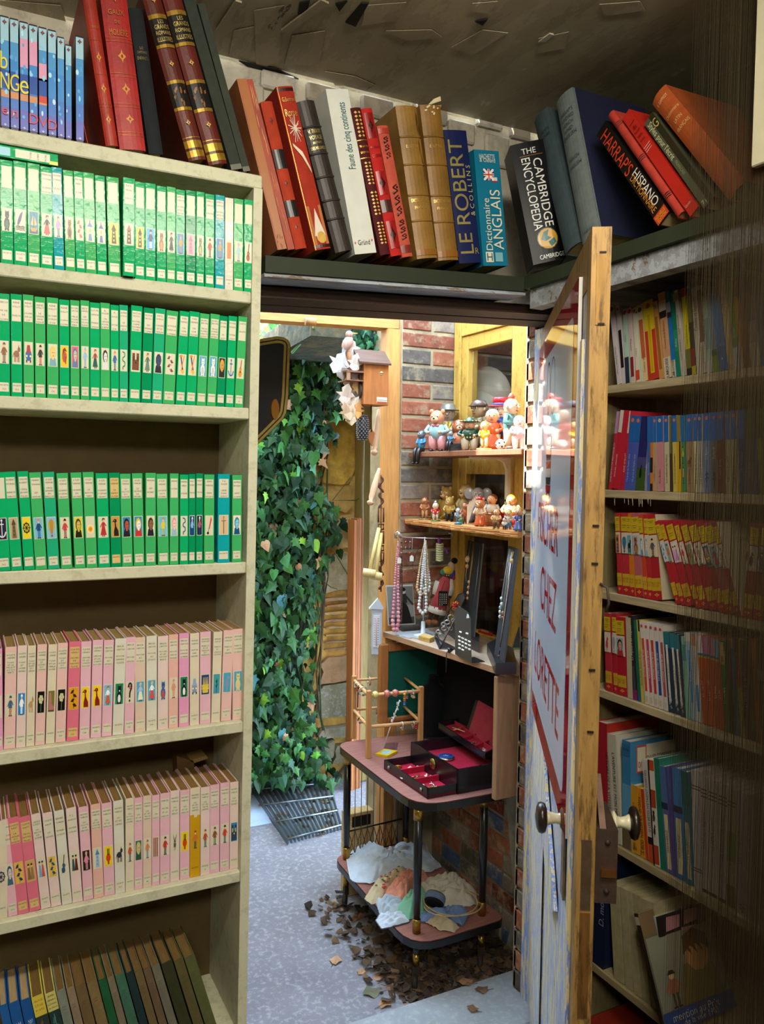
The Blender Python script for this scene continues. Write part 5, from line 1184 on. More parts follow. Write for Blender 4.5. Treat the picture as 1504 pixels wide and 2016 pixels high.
# -- discs and folios on top of the left bookcase
def top_left():
 z = LZ[0] + 0.0004
 def k(x, y): return (x / 2.892, y / 2.892)
 dvd = [(5, 58, 0, 80), (60, 112, 55, 95), (115, 166, 110, 113), (168, 219, 164, 130), (222, 272, 217, 145), (275, 325, 270, 160), (328, 371, 322, 200), (374, 412, 368, 246), (432, 481, 425, 195)]
 lets = [[('e', .15)], [('n', .14)], [], [('D', .13)], [('V', .12)], [('D', .11)], [], [], []]
 big = [[('N', .42, .036, 'd8cc4a')], [('G', .42, .036, 'd8cc4a')], [('e', .40, .034, 'd8cc4a')], [], [], [], [], [], []]
 names = ['with the yellow letter N', 'with the yellow letter G', 'with the yellow letter e', 'with a pink top', 'with the red letter V', 'with the second red letter D', 'lower blue, with bubbles', 'shortest one', 'standing apart beside the red folio']
 for i, (bl, br, tl, ty) in enumerate(dvd):
  Y = 1.556
  zt = at(1, Y, *k(tl, ty)).z
  X0 = on_line(bl / 2.892, 0, (.1, Y, 0), z); X1 = on_line(br / 2.892, 0, (.1, Y, 0), z)
  t = X1 - X0 - 0.0006; h = zt - z
  o = thing('dvd_case', f'blue cartoon disc case spine {names[i]}', 'disc case', (X0, Y, z), (0, 0, 0), 'blue disc cases on the bookcase top')
  b = B(); b.bbox(0, t, 0.001, 0.135, 0, h, '1c1c22', .0012); b.build('case', M_PLASTIC, o)
  b = B(); b.box(0.0006, t - 0.0006, 0.0002, 0.0012, 0.004, h - 0.004, '4a94cc')
  q = b
  def R(v0, v1, c, lay=1): q.add([(0.0006, -.0002 * lay, v0 * h), (t - .0006, -.0002 * lay, v0 * h), (t - .0006, -.0002 * lay, v1 * h), (.0006, -.0002 * lay, v1 * h)], [(0, 1, 2, 3)], c)
  R(.02, .2, '5a62b8'); R(.2, .36, '3f74c4'); R(.36, .62, '3a86cc'); R(.78, .98, '9fc8d8')
  if i < 5: R(.28, .34, 'c98a5a', 2); R(.36, .52, '1c4ca0', 2)
  if i in (2, 3): R(.58 + .04 * (i == 3), .84, 'd89ab8', 2)
  if i in (4,): R(.5, .66, 'd89ab8', 2); R(.3, .36, 'c9402e', 3)
  draw(Pic(q, (0, -.0006, .05 * h), (1, 0, 0), (0, 0, 1), t, .9 * h, (0, -1, 0)), 'sky', (str(i + 1),))
  draw(Pic(q, (t * .2, -.0012, .91 * h), (1, 0, 0), (0, 0, 1), t * .6, .06 * h, (0, -1, 0)), 'orn', ('6a3a3a', 'a85a4a'))
  draw(Pic(q, (t * .3, -.0012, .02 * h), (1, 0, 0), (0, 0, 1), t * .4, .03 * h, (0, -1, 0)), 'orn', ('ddd', '334'))
  q.build('spine_sleeve', M_PRINT, o)
  b = B()
  for it in lets[i]: b.text(it[0], (t * .5, -.0022, it[1] * h), (1, 0, 0), (0, 0, 1), .017, t * 1.0, 'c43a4a')
  for it in big[i]: b.text(it[0], (t * .5, -.0022, it[1] * h), (1, 0, 0), (0, 0, 1), it[2], t * 1.0, it[3])
  if i == 0: b.text('b', (t * .4, -.0022, .60 * h), (1, 0, 0), (0, 0, 1), .03, t * .8, 'd8cc4a')
  if b.f: b.build('title_design', M_PRINT, o)
 g = 'T h .5 .%s .010 .6 c98a3a '
 Z = 2.0774
 def kk(bl, br, tl, ty): return (k(*bl), k(*br), k(tl, ty))
 def fol(bl, br, e0, e1, hpx, *a, **kw):
  """e0,e1: two points on the spine's left edge; hpx: crop y of its top"""
  s = (e1[0] - e0[0]) / (e1[1] - e0[1])
  tl = (e1[0] + s * (hpx - e1[1]), hpx)
  top_book((k(*bl), k(*br), k(*tl)), 'book', *a, **kw)
 fol((602, 832), (675, 848), (472, 0), (602, 832), -60, 'tall red folio with gilt spine, left one beside the disc cases', None, M_LEATHER, '9c2a1a', 'p orn .3 .75 .13 .21 c98a3a,7a2a1a;p orn .3 .75 .33 .41 c98a3a,7a2a1a;p orn .3 .75 .53 .61 c98a3a,7a2a1a;g .25 .252 a86a2a;g .27 .272 a86a2a;g .46 .462 a86a2a;g .68 .682 a86a2a;T h .5 .76 .01 .7 b87a3a CORNEILLE', yv=1.556, depth=.2, bulge=.004)
 fol((682, 852), (832, 872), (572, 0), (682, 852), -60, 'tall red folio with gilt plays lettering, right one', None, M_LEATHER, 'a01e1a', 'p orn .35 .7 .16 .23 c98a3a,8a1e1a;p orn .35 .7 .34 .43 c98a3a,8a1e1a;p orn .35 .7 .54 .64 c98a3a,8a1e1a;g .09 .092 a86a2a;g .11 .112 a86a2a;g .27 .272 a86a2a;g .29 .292 a86a2a;g .46 .462 a86a2a;g .48 .482 a86a2a;g .68 .682 a86a2a;g .70 .702 a86a2a;T h .5 .74 .011 .7 b87a3a MOLIÈRE;T h .5 .86 .009 .6 b87a3a GAUX;T h .5 .80 .006 .2 b87a3a DE;p orn .35 .7 .92 .98 c98a3a,8a1e1a', yv=1.556, depth=.2, bulge=.004)
 fol((848, 878), (930, 890), (730, 50), (848, 878), 46, 'small black clothbound book between red and brown folios', None, M_CLOTH, '1c2124', 'T h .5 .73 .005 .6 8a7a4a LE;T h .5 .70 .005 .7 8a7a4a CAPITAINE;T h .5 .66 .006 .75 8a7a4a ENFANTS', yv=1.57, depth=.15, bulge=.003)
 BR = 'g .02 .12 a8842f;s .06 .075 4a2410;g .135 .14 a8842f;s .32 .46 1c1a18;p torn .1 .95 .32 .45 8a5a34;g .30 .32 a8842f;g .46 .48 a8842f;s .69 .84 1c1a18;g .67 .69 a8842f;g .84 .865 a8842f;T h .55 .82 .007 .3 d8bc6a LES;T h .55 .79 .008 .8 d8bc6a GRANDS;T h .55 .755 .007 .8 d8bc6a ROMANS;T h .55 .72 .008 .85 d8bc6a ILLUSTRÉS;p orn .35 .65 .20 .245 c9a050,6a2418;p orn .35 .65 .55 .595 c9a050,6a2418;p orn .35 .65 .92 .965 c9a050,6a2418;'
 fol((1075, 922), (1182, 915), (812, 0), (1075, 922), -40, 'brown and black gilt folio of illustrated novels, left one', None, M_LEATHER, '5a2014', BR, yv=1.556, depth=.2, bulge=.007, page='a8803a')
 fol((1190, 945), (1302, 935), (925, 0), (1190, 945), -70, 'brown and black gilt folio of illustrated novels, right one', None, M_LEATHER, '5e2016', BR, yv=1.556, depth=.2, bulge=.007, page='a8803a')
 fol((1318, 968), (1384, 962), (1045, 0), (1318, 968), -60, 'dark grey green album, left one of the leaning pair', None, M_CLOTH, '2f352c', 's .0 .03 5a5a48', yv=1.556, depth=.22)
 fol((1386, 978), (1428, 972), (1125, 20), (1386, 978), 20, 'dark grey green album, right one of the leaning pair', None, M_CLOTH, '343a30', 's .0 .03 5a5a48', yv=1.556, depth=.22)
top_left()
# -- near-lens blur imitated by added curtain in front of the pine bookcase's near end
def fringe():
 b = B(); rnd = random.Random(11)
 y = 1.03; X = 1.10; n = 0
 while y > 0.70 and n < 3200:
  u = (1.03 - y) / 0.16
  cov = min(0.60, 0.03 + 0.42 * max(0, u))
  w = 0.0001
  dx = rnd.random() * .012
  b.box(X + dx, X + dx + .0003, y - w, y, 0.02, 2.398, rnd.choice(['3a3020', '41361f', '352c1c']), skip='bt')
  y -= w / cov
  n += 1
 o = b.build('blur_threads', M_PLAIN); o['kind'] = 'stuff'
 tag(o, 'added dark brown blur curtain hanging at the near end of the pine bookcase', 'threads', None, 'stuff')
 r = B(); r.tube([(1.1004, 1.06, 2.398), (1.1004, 0.68, 2.398)], .005, '3a2c1a'); r.build('thread_rail', M_WOODX, o)
 b = B(); b.bbox(1.085, 1.098, 0.62, 0.888, 1.98, 2.40, 'a8a288', .002)
 o = thing('notice_board', 'pale cream notice card with red print at the upper right edge', 'notice', (1.09, .74, 1.98)); b.build('card', M_CARD, o, (1.09, .74, 1.98))
 b = B(); b.text('L', (1.0846, .878, 2.33), (0, -1, 0), (0, 0, 1), .014, .02, '8a3a30'); b.text('P', (1.0846, .878, 2.27), (0, -1, 0), (0, 0, 1), .012, .02, '4a3a30'); b.build('notice_words', M_PRINT, o, (1.09, .74, 1.98))
fringe()
# -- the open door
HX, HY = 1.40, 1.805
DD = Vector((0.55, 0.835, 0)).normalized()
DN = Vector((-DD.y, DD.x, 0))
def dp(s, n, z): return Vector((HX, HY, z)) - DD * s + DN * n
DW, DT, DZ0, DZ1 = 0.968, 0.030, 0.03, 1.886
def dbox(b, s0, s1, n0, n1, z0, z1, col):
 b.hexa([dp(s0, n0, z0), dp(s1, n0, z0), dp(s1, n1, z0), dp(s0, n1, z0), dp(s0, n0, z1), dp(s1, n0, z1), dp(s1, n1, z1), dp(s0, n1, z1)], col)
def door():
 o = bpy.data.objects.new('door_1', None); COL.objects.link(o); o['kind'] = 'structure'
 tag(o, 'old wooden door standing open into the room, peeling blue and cream paint, ochre edge', 'door', None, 'structure')
 n0 = -DT
 for s0, s1 in ((0.0, 0.40), (0.403, 0.72), (0.723, 0.925)):
  b = B(); dbox(b, s0, s1, n0 + .004, -0.002 - (0.003 if 0.4 < s0 < .7 else 0), DZ0, 1.80, 'b9a888'); b.build('board', M_PEEL, o)
 b = B(); dbox(b, 0.0, DW - .02, n0 + .002, 0.0, 1.80, DZ1, '8a6a3c'); b.build('top_rail', M_STAINZ, o)
 b = B(); dbox(b, 0.9255, DW, n0, 0.0, DZ0, DZ1, '9a7842'); b.build('stile', M_STAINZ, o, None, 'ochre closing stile with dark stains')
 b = B(); dbox(b, 0.90, 0.926, 0.0, 0.006, DZ0, 1.72, 'a9b0b8'); b.build('draught_strip', M_PEEL, o)
 b = B(); dbox(b, 0.0, 0.924, n0, n0 + .0035, DZ0, 1.80, '8a6c3a'); b.build('inner_facing', M_STAINZ, o)
 for z0, z1, m, c in ((1.735, 1.845, M_STAINZ, '9a7434'), (0.80, 0.915, M_IRON, '4a3c2c'), (0.62, 0.795, M_STAINZ, '6b4a20')):
  b = B(); dbox(b, DW - .001, DW + .0015, n0 + .006, -0.008, z0, z1, c); b.build('edge_patch' if m is M_STAINZ else 'lock_plate', m, o)
 for z in (1.36, 1.42, 1.19, 1.09, 1.845, 1.735):
  b = B(); dbox(b, DW, DW + .0025, n0 + .008, n0 + .018, z, z + .003, '1a1208'); b.build('slot', M_PLAIN, o)
 pts = [(0.20, .88), (0.42, .865), (0.50, .80), (0.66, .70), (0.72, .66), (0.60, .60), (0.42, .70), (0.28, .78)]
 b = B(); b.prism([dp(s, -0.001, z) for s, z in pts], DN * 0.007, 'cdbd94'); b.build('loose_moulding', M_PEEL, o)
 for s in (0.398,):
  b = B(); dbox(b, s, s + .006, -.003, -.0005, DZ0, .86, '1d160e'); b.build('board_gap', M_PLAIN, o)
 b = B(); dbox(b, 0.855, DW + .004, n0 - .034, n0, .815, .935, '3a2c22'); k = b.build('rim_lock', M_IRON, o)
 b = B()
 for z in (.835, .915): b.ell(dp(DW + .004, n0 - .018, z), .005, '2a1e16', 8, 5)
 b.build('screw', M_IRON, k)
 b = B(); dbox(b, DW + .004, DW + .010, n0 - .032, n0 - .008, .86, .872, 'a8703a'); b.build('latch_bolt', M_GOLD, k)
 b = B(); b.prism([dp(.93, n0 - .006, .935), dp(DW, n0 - .006, .935), dp(.90, n0 - .006, 1.0)], -DN * .010, '6a4c3a'); b.build('keeper_plate', M_IRON, k)
 for sgn, s, z, n1 in ((1, .82, .885, 0.0), (-1, .915, .925, n0 - .034)):
  ax = DN * sgn; kk = .8 if sgn > 0 else .66
  b = B(); b.lathe([(.017, 0), (.018, .006 * kk), (.010, .012 * kk), (.0085, .022 * kk), (.011, .034 * kk), (.015, .044 * kk)], 'c9c2a0', dp(s, n1, z), 14, ax); kn = b.build('door_knob', M_PLASTIC, o, None, 'cream necked knob with dark brown cap')
  b = B(); b.lathe([(.016, .042 * kk), (.025, .046 * kk), (.0275, .053 * kk), (.026, .060 * kk), (.018, .065 * kk), (.006, .067 * kk)], '241a16', dp(s, n1, z), 18, ax); b.build('knob_cap', M_PLASTIC, kn)
 b = B(); b.lathe([(.021, -.002), (.021, .006), (.015, .010)], '6a5232', dp(.82, 0, .885), 16, DN); b.build('rose_plate', M_IRON, o)
 b = B(); dbox(b, .795, .83, 0, .004, .74, .86, '7a6a58'); b.build('escutcheon', M_IRON, o)
 b = B(); b.tube([dp(DW + .001, n0 + .004, 1.33), dp(DW + .006, n0 - .006, 1.325), dp(DW + .004, n0 - .01, 1.30), dp(DW + .001, n0 - .006, 1.285)], .0022, '3a3228', 6); b.build('hook', M_IRON, o)
door()
def sign():
 s0, s1, z0, z1 = 0.03, 0.872, 0.872, 1.832
 c = dp((s0 + s1) / 2, 0.004, z0)
 o = thing('sign', 'glossy red bordered shop sign with red lettering fixed to the door', 'sign', c)
 b = B(); dbox(b, s0, s1, .0005, .0065, z0, z1, 'd9d6cf'); b.build('sign_panel', M_PLASTIC, o, c, 'white edged acrylic panel')
 m = vmat('sign_gloss', rough=0.05, spec=0.3, var=0.01)
 b = B(); n = .0070
 def q(a, c_, d, e, lay, col): b.add([dp(a, n + .0002 * lay, d), dp(c_, n + .0002 * lay, d), dp(c_, n + .0002 * lay, e), dp(a, n + .0002 * lay, e)], [(0, 1, 2, 3)], col)
 q(s0, s1, z0, z1, 0, 'a3142c')
 pts = []; bw = .052; r = .03
 for (cs, cz, a0) in ((s1 - bw - r, z1 - bw - r, 0), (s0 + bw * .4 + r, z1 - bw - r, 90), (s0 + bw * .4 + r, z0 + bw + r, 180), (s1 - bw - r, z0 + bw + r, 270)):
  for k in range(4):
   a = math.radians(a0 + 30 * k); pts.append(dp(cs + r * math.cos(a), n + .0003, cz + r * math.sin(a)))
 b.add(pts, [tuple(range(len(pts)))], 'd6e2f6')
 b.build('border', m, o, c)
 b = B()
 R_ = -DD; U_ = Vector((0, 0, 1))
 for tx, s, z, h, w in (('FISCHER', .40, 1.385, .098, .66), ('CHEZ', .455, 1.232, .105, .48), ('LORETTE', .435, 1.045, .105, .72)):
  b.text(tx, dp(s, n + .0008, z), R_, U_, h, w, 'd0182a')
 b.build('sign_words', m, o, c)
 b = B()
 def loop(cs, cz, rs, rz, col, w=.006):
  for k in range(20):
   a0, a1 = k * math.pi / 10, (k + 1) * math.pi / 10
   b.add([dp(cs + (rs + w) * math.cos(a0), n + .0008, cz + (rz + w) * math.sin(a0)), dp(cs + (rs + w) * math.cos(a1), n + .0008, cz + (rz + w) * math.sin(a1)), dp(cs + rs * math.cos(a1), n + .0008, cz + rz * math.sin(a1)), dp(cs + rs * math.cos(a0), n + .0008, cz + rz * math.sin(a0))], [(0, 1, 2, 3)], col)
 loop(.36, 1.70, .035, .055, '8a3a2a'); loop(.46, 1.695, .05, .06, '5a4038', .004); loop(.40, 1.62, .03, .05, '7a4a38', .005)
 for k in range(7):
  z = 1.585 - k * .018
  col = ('b8202c', 'd8d4cc', '3a3a4a')[k % 3]
  b.add([dp(.34, n + .0009, z), dp(.46, n + .0009, z), dp(.45, n + .0009, z - .016), dp(.35, n + .0009, z - .016)], [(0, 1, 2, 3)], col)
 for k in range(3): loop(.40, 1.475 - k * .014, .045 - k * .004, .012, 'a02030', .005)
 b.build('emblem', m, o, c)
sign()
# -- outside: ground, alley walls
def brick(b, p0, u, nrm, w, h, d, col):
 """one brick: lower left corner p0 on the wall face, along u, standing proud along nrm"""
 u = Vector(u); nrm = Vector(nrm); zz = Vector((0, 0, 1)); p0 = Vector(p0)
 j = 0.0035
 bk = -nrm * d
 f = [p0 + bk, p0 + u * w + bk, p0 + u * w + zz * h + bk, p0 + zz * h + bk]
 m_ = [x - bk - nrm * j for x in f]
 fr = [p0 + u * j + zz * j, p0 + u * (w - j) + zz * j, p0 + u * (w - j) + zz * (h - j), p0 + u * j + zz * (h - j)]
 vs = f + m_ + fr
 fs = [(8, 9, 10, 11)]
 for a in range(4):
  c = (a + 1) % 4
  fs += [(a, c, 4 + c, 4 + a), (4 + a, 4 + c, 8 + c, 8 + a)]
 b.add(vs, fs, col)
REDS = ['8c5442', '985c48', '7c4c3e', '8f5a46']
GREYS = ['786e68', '6a625e', '837870', '5c5652']
def outside():
 rnd = random.Random(21)
 b = B(); b.box(0.2, 3.2, 1.90, 4.6, -0.12, -0.02, '78767f'); struct('ground', b, M_CONCRETE)
 b = B(); b.bbox(0.45, 1.46, 1.725, 1.945, -0.10, 0.004, '8f959c', .006); struct('sill', b, M_CONCRETE)
 b = B(); b.box(0.4, 2.6, 3.66, 3.80, -0.1, 2.12, 'd0a458'); w = struct('wall_back_alley', b, M_STONE)
 Yw = 3.66
 def wpt(x, y): return at(1, Yw, x, y)
 def slabp(x0, y0, x1, y1, th, col, name='stone', m=None, jag=.012):
  p, q = wpt(x0, y1), wpt(x1, y0)
  n = 10; pts = []
  for k in range(n):
   t = k / n * 4; e = int(t); f = t - e
   cx = [p.x + (q.x - p.x) * f, q.x, q.x + (p.x - q.x) * f, p.x][e]
   cz = [p.z, p.z + (q.z - p.z) * f, q.z, q.z + (p.z - q.z) * f][e]
   pts.append((cx + rnd.uniform(-jag, jag), Yw + .002, cz + rnd.uniform(-jag, jag)))
  g = B(); g.prism(pts, (0, -th, 0), col); g.build(name, m or M_STONE, w)
 slabp(628, 1285, 690, 1345, .03, 'a07c5c'); slabp(618, 1340, 696, 1412, .035, '77705a', m=M_CONCRETE, jag=.006)
 slabp(632, 1090, 692, 1165, .03, 'b8a684'); slabp(640, 960, 690, 1010, .02, 'c49a58'); slabp(640, 1014, 696, 1080, .02, 'c8a468')
 slabp(632, 800, 700, 950, .015, 'd6a648'); slabp(640, 720, 720, 795, .015, 'c8923a')
 for i in range(8):
  y0 = 1172 + i * 14.2
  slabp(634 + rnd.random() * 6, y0, 698, y0 + 8.5, .022 + rnd.random() * .012, rnd.choice(['b0835e', 'a57c60', 'b58f58', '9c7a56']), 'brick', M_BRICK, .004)
 slabp(624, 1420, 690, 1448, .05, '8c8472'); slabp(610, 1452, 650, 1490, .06, '7a7260'); slabp(650, 1456, 700, 1500, .05, '857c68'); slabp(662, 1505, 710, 1560, .05, '8a8170')
 p0, p1 = at(1, 3.62, 515, 668), at(1, 2.98, 612, 634)
 b = B(); b.hexa([(1.205, 3.0, 2.035), (2.4, 3.0, 2.055), (2.4, 3.79, 2.00), (1.235, 3.79, 2.00), (1.205, 3.0, 2.15), (2.4, 3.0, 2.16), (2.4, 3.79, 2.13), (1.235, 3.79, 2.13)], '3e3e34'); struct('slab', b, M_STONE)
 b = B(); b.tube([at(1, 2.97, 622, 640), at(1, 3.3, 575, 694)], .006, '7ab07a', 6); o = tag(b.build('light_streak', M_PLASTIC), 'pale green light hose hanging under the concrete canopy', 'streak')  # tube coloured pale green to imitate a beam of light
 b = B(); b.box(0.30, 0.42, 1.885, 2.45, -0.1, 2.75, 'a38a5c'); b.box(0.30, 0.42, 2.45, 3.66, -0.1, 3.7, 'a38a5c'); struct('wall_left_alley_unseen', b, M_STONE)  # unseen wall, far part raised to keep sun off slab and post
 def upright(x0, x1, ytop, Y, th, col, nm, m=M_WOODZ, ybot=None):
  a, c = at(1, Y, x0, 1300), at(1, Y, x1, 1300); zt = at(1, Y, x0, ytop).z
  zb = -0.02 if ybot is None else at(1, Y, x0, ybot).z
  g = B(); g.box(a.x, c.x, Y, Y + th, zb, zt, col); return struct(nm, g, m)
 upright(708, 724, 660, 3.55, .08, '84703e', 'trim_4'); upright(724, 740, 660, 3.60, .05, '2e1d10', 'trim_5'); upright(738, 752, 660, 3.52, .06, '9a7c3e', 'trim_6')
 PY, PX0, PX1 = 2.56, 1.378, 1.600
 b = B(); b.box(PX0, PX1 + .06, PY + .004, PY + .25, -0.1, 2.16, 'a4977e'); w2 = struct('wall_pier', b, M_PLASTER)
 z = 0.62; row = 0
 while z < 2.13:
  x = PX0 + .002
  segs = [.218] if row % 2 == 0 else [.118, .094]
  for k, sw in enumerate(segs):
   ww = sw * (0.97 + rnd.random() * .03)
   g = B(); red = (row % 2 == 0) if rnd.random() < .75 else rnd.random() < .5
   if row % 2 and k == 0: red = rnd.random() < .5
   brick(g, (x, PY, z), (1, 0, 0), (0, -1, 0), ww, .049 + rnd.random() * .003, .02, rnd.choice(REDS if red else GREYS)); g.build('brick', M_BRICK, w2)
   x += sw + .008
  z += .0605; row += 1
 XW = 1.600
 b = B(); b.box(1.535, 1.75, 1.88, PY + .01, -0.1, 0.84, '7d7468'); w3 = struct('wall_right_alley', b, M_PLASTER)
 z = -0.015; row = 0
 while z < 0.80:
  y = 2.555 - (0.06 if row % 2 else 0.0)
  while y > 1.93:
   ww = min(.118 if (row + int(y * 10)) % 3 else .06, y - 1.90)
   if ww < .03: break
   g = B(); brick(g, (1.5305, y, z), (0, -1, 0), (-1, 0, 0), ww, .05, .012, rnd.choice(REDS + GREYS + ['6a3428', '74402f', '4a5a78'])); g.build('brick', M_BRICK, w3)
   y -= ww + .008
  z += .0585; row += 1
 g = B(); g.prism([(1.524, 1.945, -.02), (1.524, 2.075, -.02), (1.524, 2.03, .14), (1.524, 2.06, .30), (1.524, 2.09, .47), (1.524, 1.985, .56), (1.524, 1.885, .55), (1.524, 1.885, -.02)], (.012, 0, 0), '8f8f88'); g.build('cement_patch', M_PLASTER, w3)
 b = B(); b.box(XW + .02, 1.85, 1.88, 1.93, .84, 2.6, '8a7a60'); struct('wall_near_alley', b, M_PLASTER); b = B(); b.box(XW + .02, 1.85, 1.9305, 3.5, 2.125, 2.6, '8a7a60'); struct('lintel', b, M_PLASTER)
 b = B(); b.box(1.412, 1.62, 1.832, 1.885, -0.1, 1.925, 'b0a48c'); w4 = struct('wall_jamb', b, M_PLASTER)
 z = 0.008; row = 0
 while z < 1.90:
  g = B(); brick(g, (1.404, 1.874, z), (0, -1, 0), (-1, 0, 0), .042, .052, .012, rnd.choice(REDS if row % 2 else GREYS)); g.build('brick', M_BRICK, w4)
  g = B(); brick(g, (1.404, 1.8745, z), (1, 0, 0), (0, 1, 0), .10, .052, .012, rnd.choice(REDS if row % 2 else GREYS)); g.build('brick', M_BRICK, w4)
  z += .0605; row += 1
 b = B(); b.box(1.400, 1.43, 1.786, 1.831, 0.0, 1.90, 'a9b0c0'); struct('trim_7', b, M_PEEL)
 b = B(); b.plank((0.44, 2.585, 1.985), (1.3765, 2.585, 2.0145), (0, .07, 0), (0, 0, .035), 'c08a54'); struct('beam', b, M_WOODX)
 b = B(); b.hexa([(1.336, 2.575, -.02), (1.386, 2.575, -.02), (1.386, 2.634, -.02), (1.336, 2.634, -.02), (1.328, 2.575, 2.01), (1.377, 2.575, 2.01), (1.377, 2.634, 2.01), (1.328, 2.634, 2.01)], 'c79056'); struct('column', b, M_WOODZ)
 wo = bpy.data.objects.new('window_1', None); COL.objects.link(wo); tag(wo, 'yellow painted casement window above the display shelves', 'window', None, 'structure')
 c = 'b8934a'
 def fr(y0, y1, z0, z1, x0, x1, nm='frame'):
  g = B(); g.bbox(x0, x1, y0, y1, z0, z1, c, .002); g.build(nm, M_PEELY, wo)
 fr(2.515, 2.557, .86, 2.06, 1.590, 1.66); fr(2.00, 2.17, .86, 2.06, 1.590, 1.66); fr(2.1701, 2.5149, 1.995, 2.06, 1.592, 1.66)
 fr(2.475, 2.514, .88, 1.994, 1.598, 1.640, 'sash'); fr(2.171, 2.212, .88, 1.994, 1.598, 1.640, 'sash')
 for z0, z1 in ((1.945, 1.994), (1.50, 1.565), (1.28, 1.315), (.88, .94)): fr(2.2125, 2.4745, z0, z1, 1.599, 1.640, 'sash')
 for z0, z1 in ((1.565, 1.945), (1.315, 1.50), (.94, 1.28)):
  g = B(); g.box(1.618, 1.622, 2.213, 2.474, z0, z1, 'fff'); g.build('pane', M_GLASS, wo)
 for nm, e, cc in (('wall_inner_near', (1.66, 2.6, 1.932, 1.95, .8, 2.1), '4a3a2c'), ('wall_inner_far', (1.66, 2.6, 3.0, 3.02, .8, 2.1), '4a3a2c'), ('wall_inner_right', (2.58, 2.6, 1.951, 2.999, .8, 2.1), '5a4634'),
      ('floor_inner', (1.751, 2.579, 1.951, 2.999, .78, .8, ), '3a2e24'), ('ceiling_inner', (1.66, 2.6, 1.95, 3.0, 2.101, 2.12), '3a2e24'), ('wall_inner_left', (1.661, 1.675, 2.56, 2.999, .8, 2.1), '4a3a2c')):
  b = B(); b.box(*e, cc); struct(nm, b, M_PLAIN)
outside()
def mannequin():
 c = Vector((1.76, 2.60, 1.80))
 o = thing('mannequin_head', 'white polystyrene head behind the dusty window pane', 'mannequin', (1.76, 2.60, 1.55))
 off = (1.76, 2.60, 1.55)
 b = B(); b.ell(c, (.095, .105, .11), 'd3d3d0', 20, 14); b.ell(c + Vector((-.03, -.03, -.05)), (.07, .075, .09), 'd0d0cc', 16, 10); b.build('skull', M_PLASTIC, o, off)
 b = B(); b.ell(c + Vector((-.088, -.072, -.045)), (.014, .014, .024), 'd0d0cc', 8, 6); b.build('nose', M_PLASTIC, o, off)
 b = B(); b.lathe([(.05, -.25), (.052, -.2), (.045, -.12), (.05, -.07)], 'cfcfcb', c, 16); b.lathe([(.11, -.25), (.10, -.235), (.05, -.21)], 'cfcfcb', c, 16); b.build('neck', M_PLASTIC, o, off)
 b = B(); o2 = thing('side_table', 'dark table inside the window carrying the white head', 'table', (1.8, 2.6, .8)); b.bbox(1.69, 1.95, 2.45, 2.75, 1.53, 1.549, '4a3424'); b.build('tabletop', M_WOODX, o2, (1.8, 2.6, .8))
 for (x, y) in ((1.71, 2.47), (1.93, 2.47), (1.71, 2.73), (1.93, 2.73)):
  b = B(); b.box(x - .012, x + .012, y - .012, y + .012, .8, 1.53, '3a2a1c'); b.build('leg', M_WOODZ, o2, (1.8, 2.6, .8))
mannequin()
lp = bpy.data.lights.new('head_fill_light', 'POINT'); lp.energy = 3.0; lp.color = (1, .95, .88); lp.shadow_soft_size = .1  # fill light added in the unseen room to show the white head
lo = bpy.data.objects.new('head_fill_light', lp); lo.location = (1.9, 2.2, 2.0); COL.objects.link(lo)
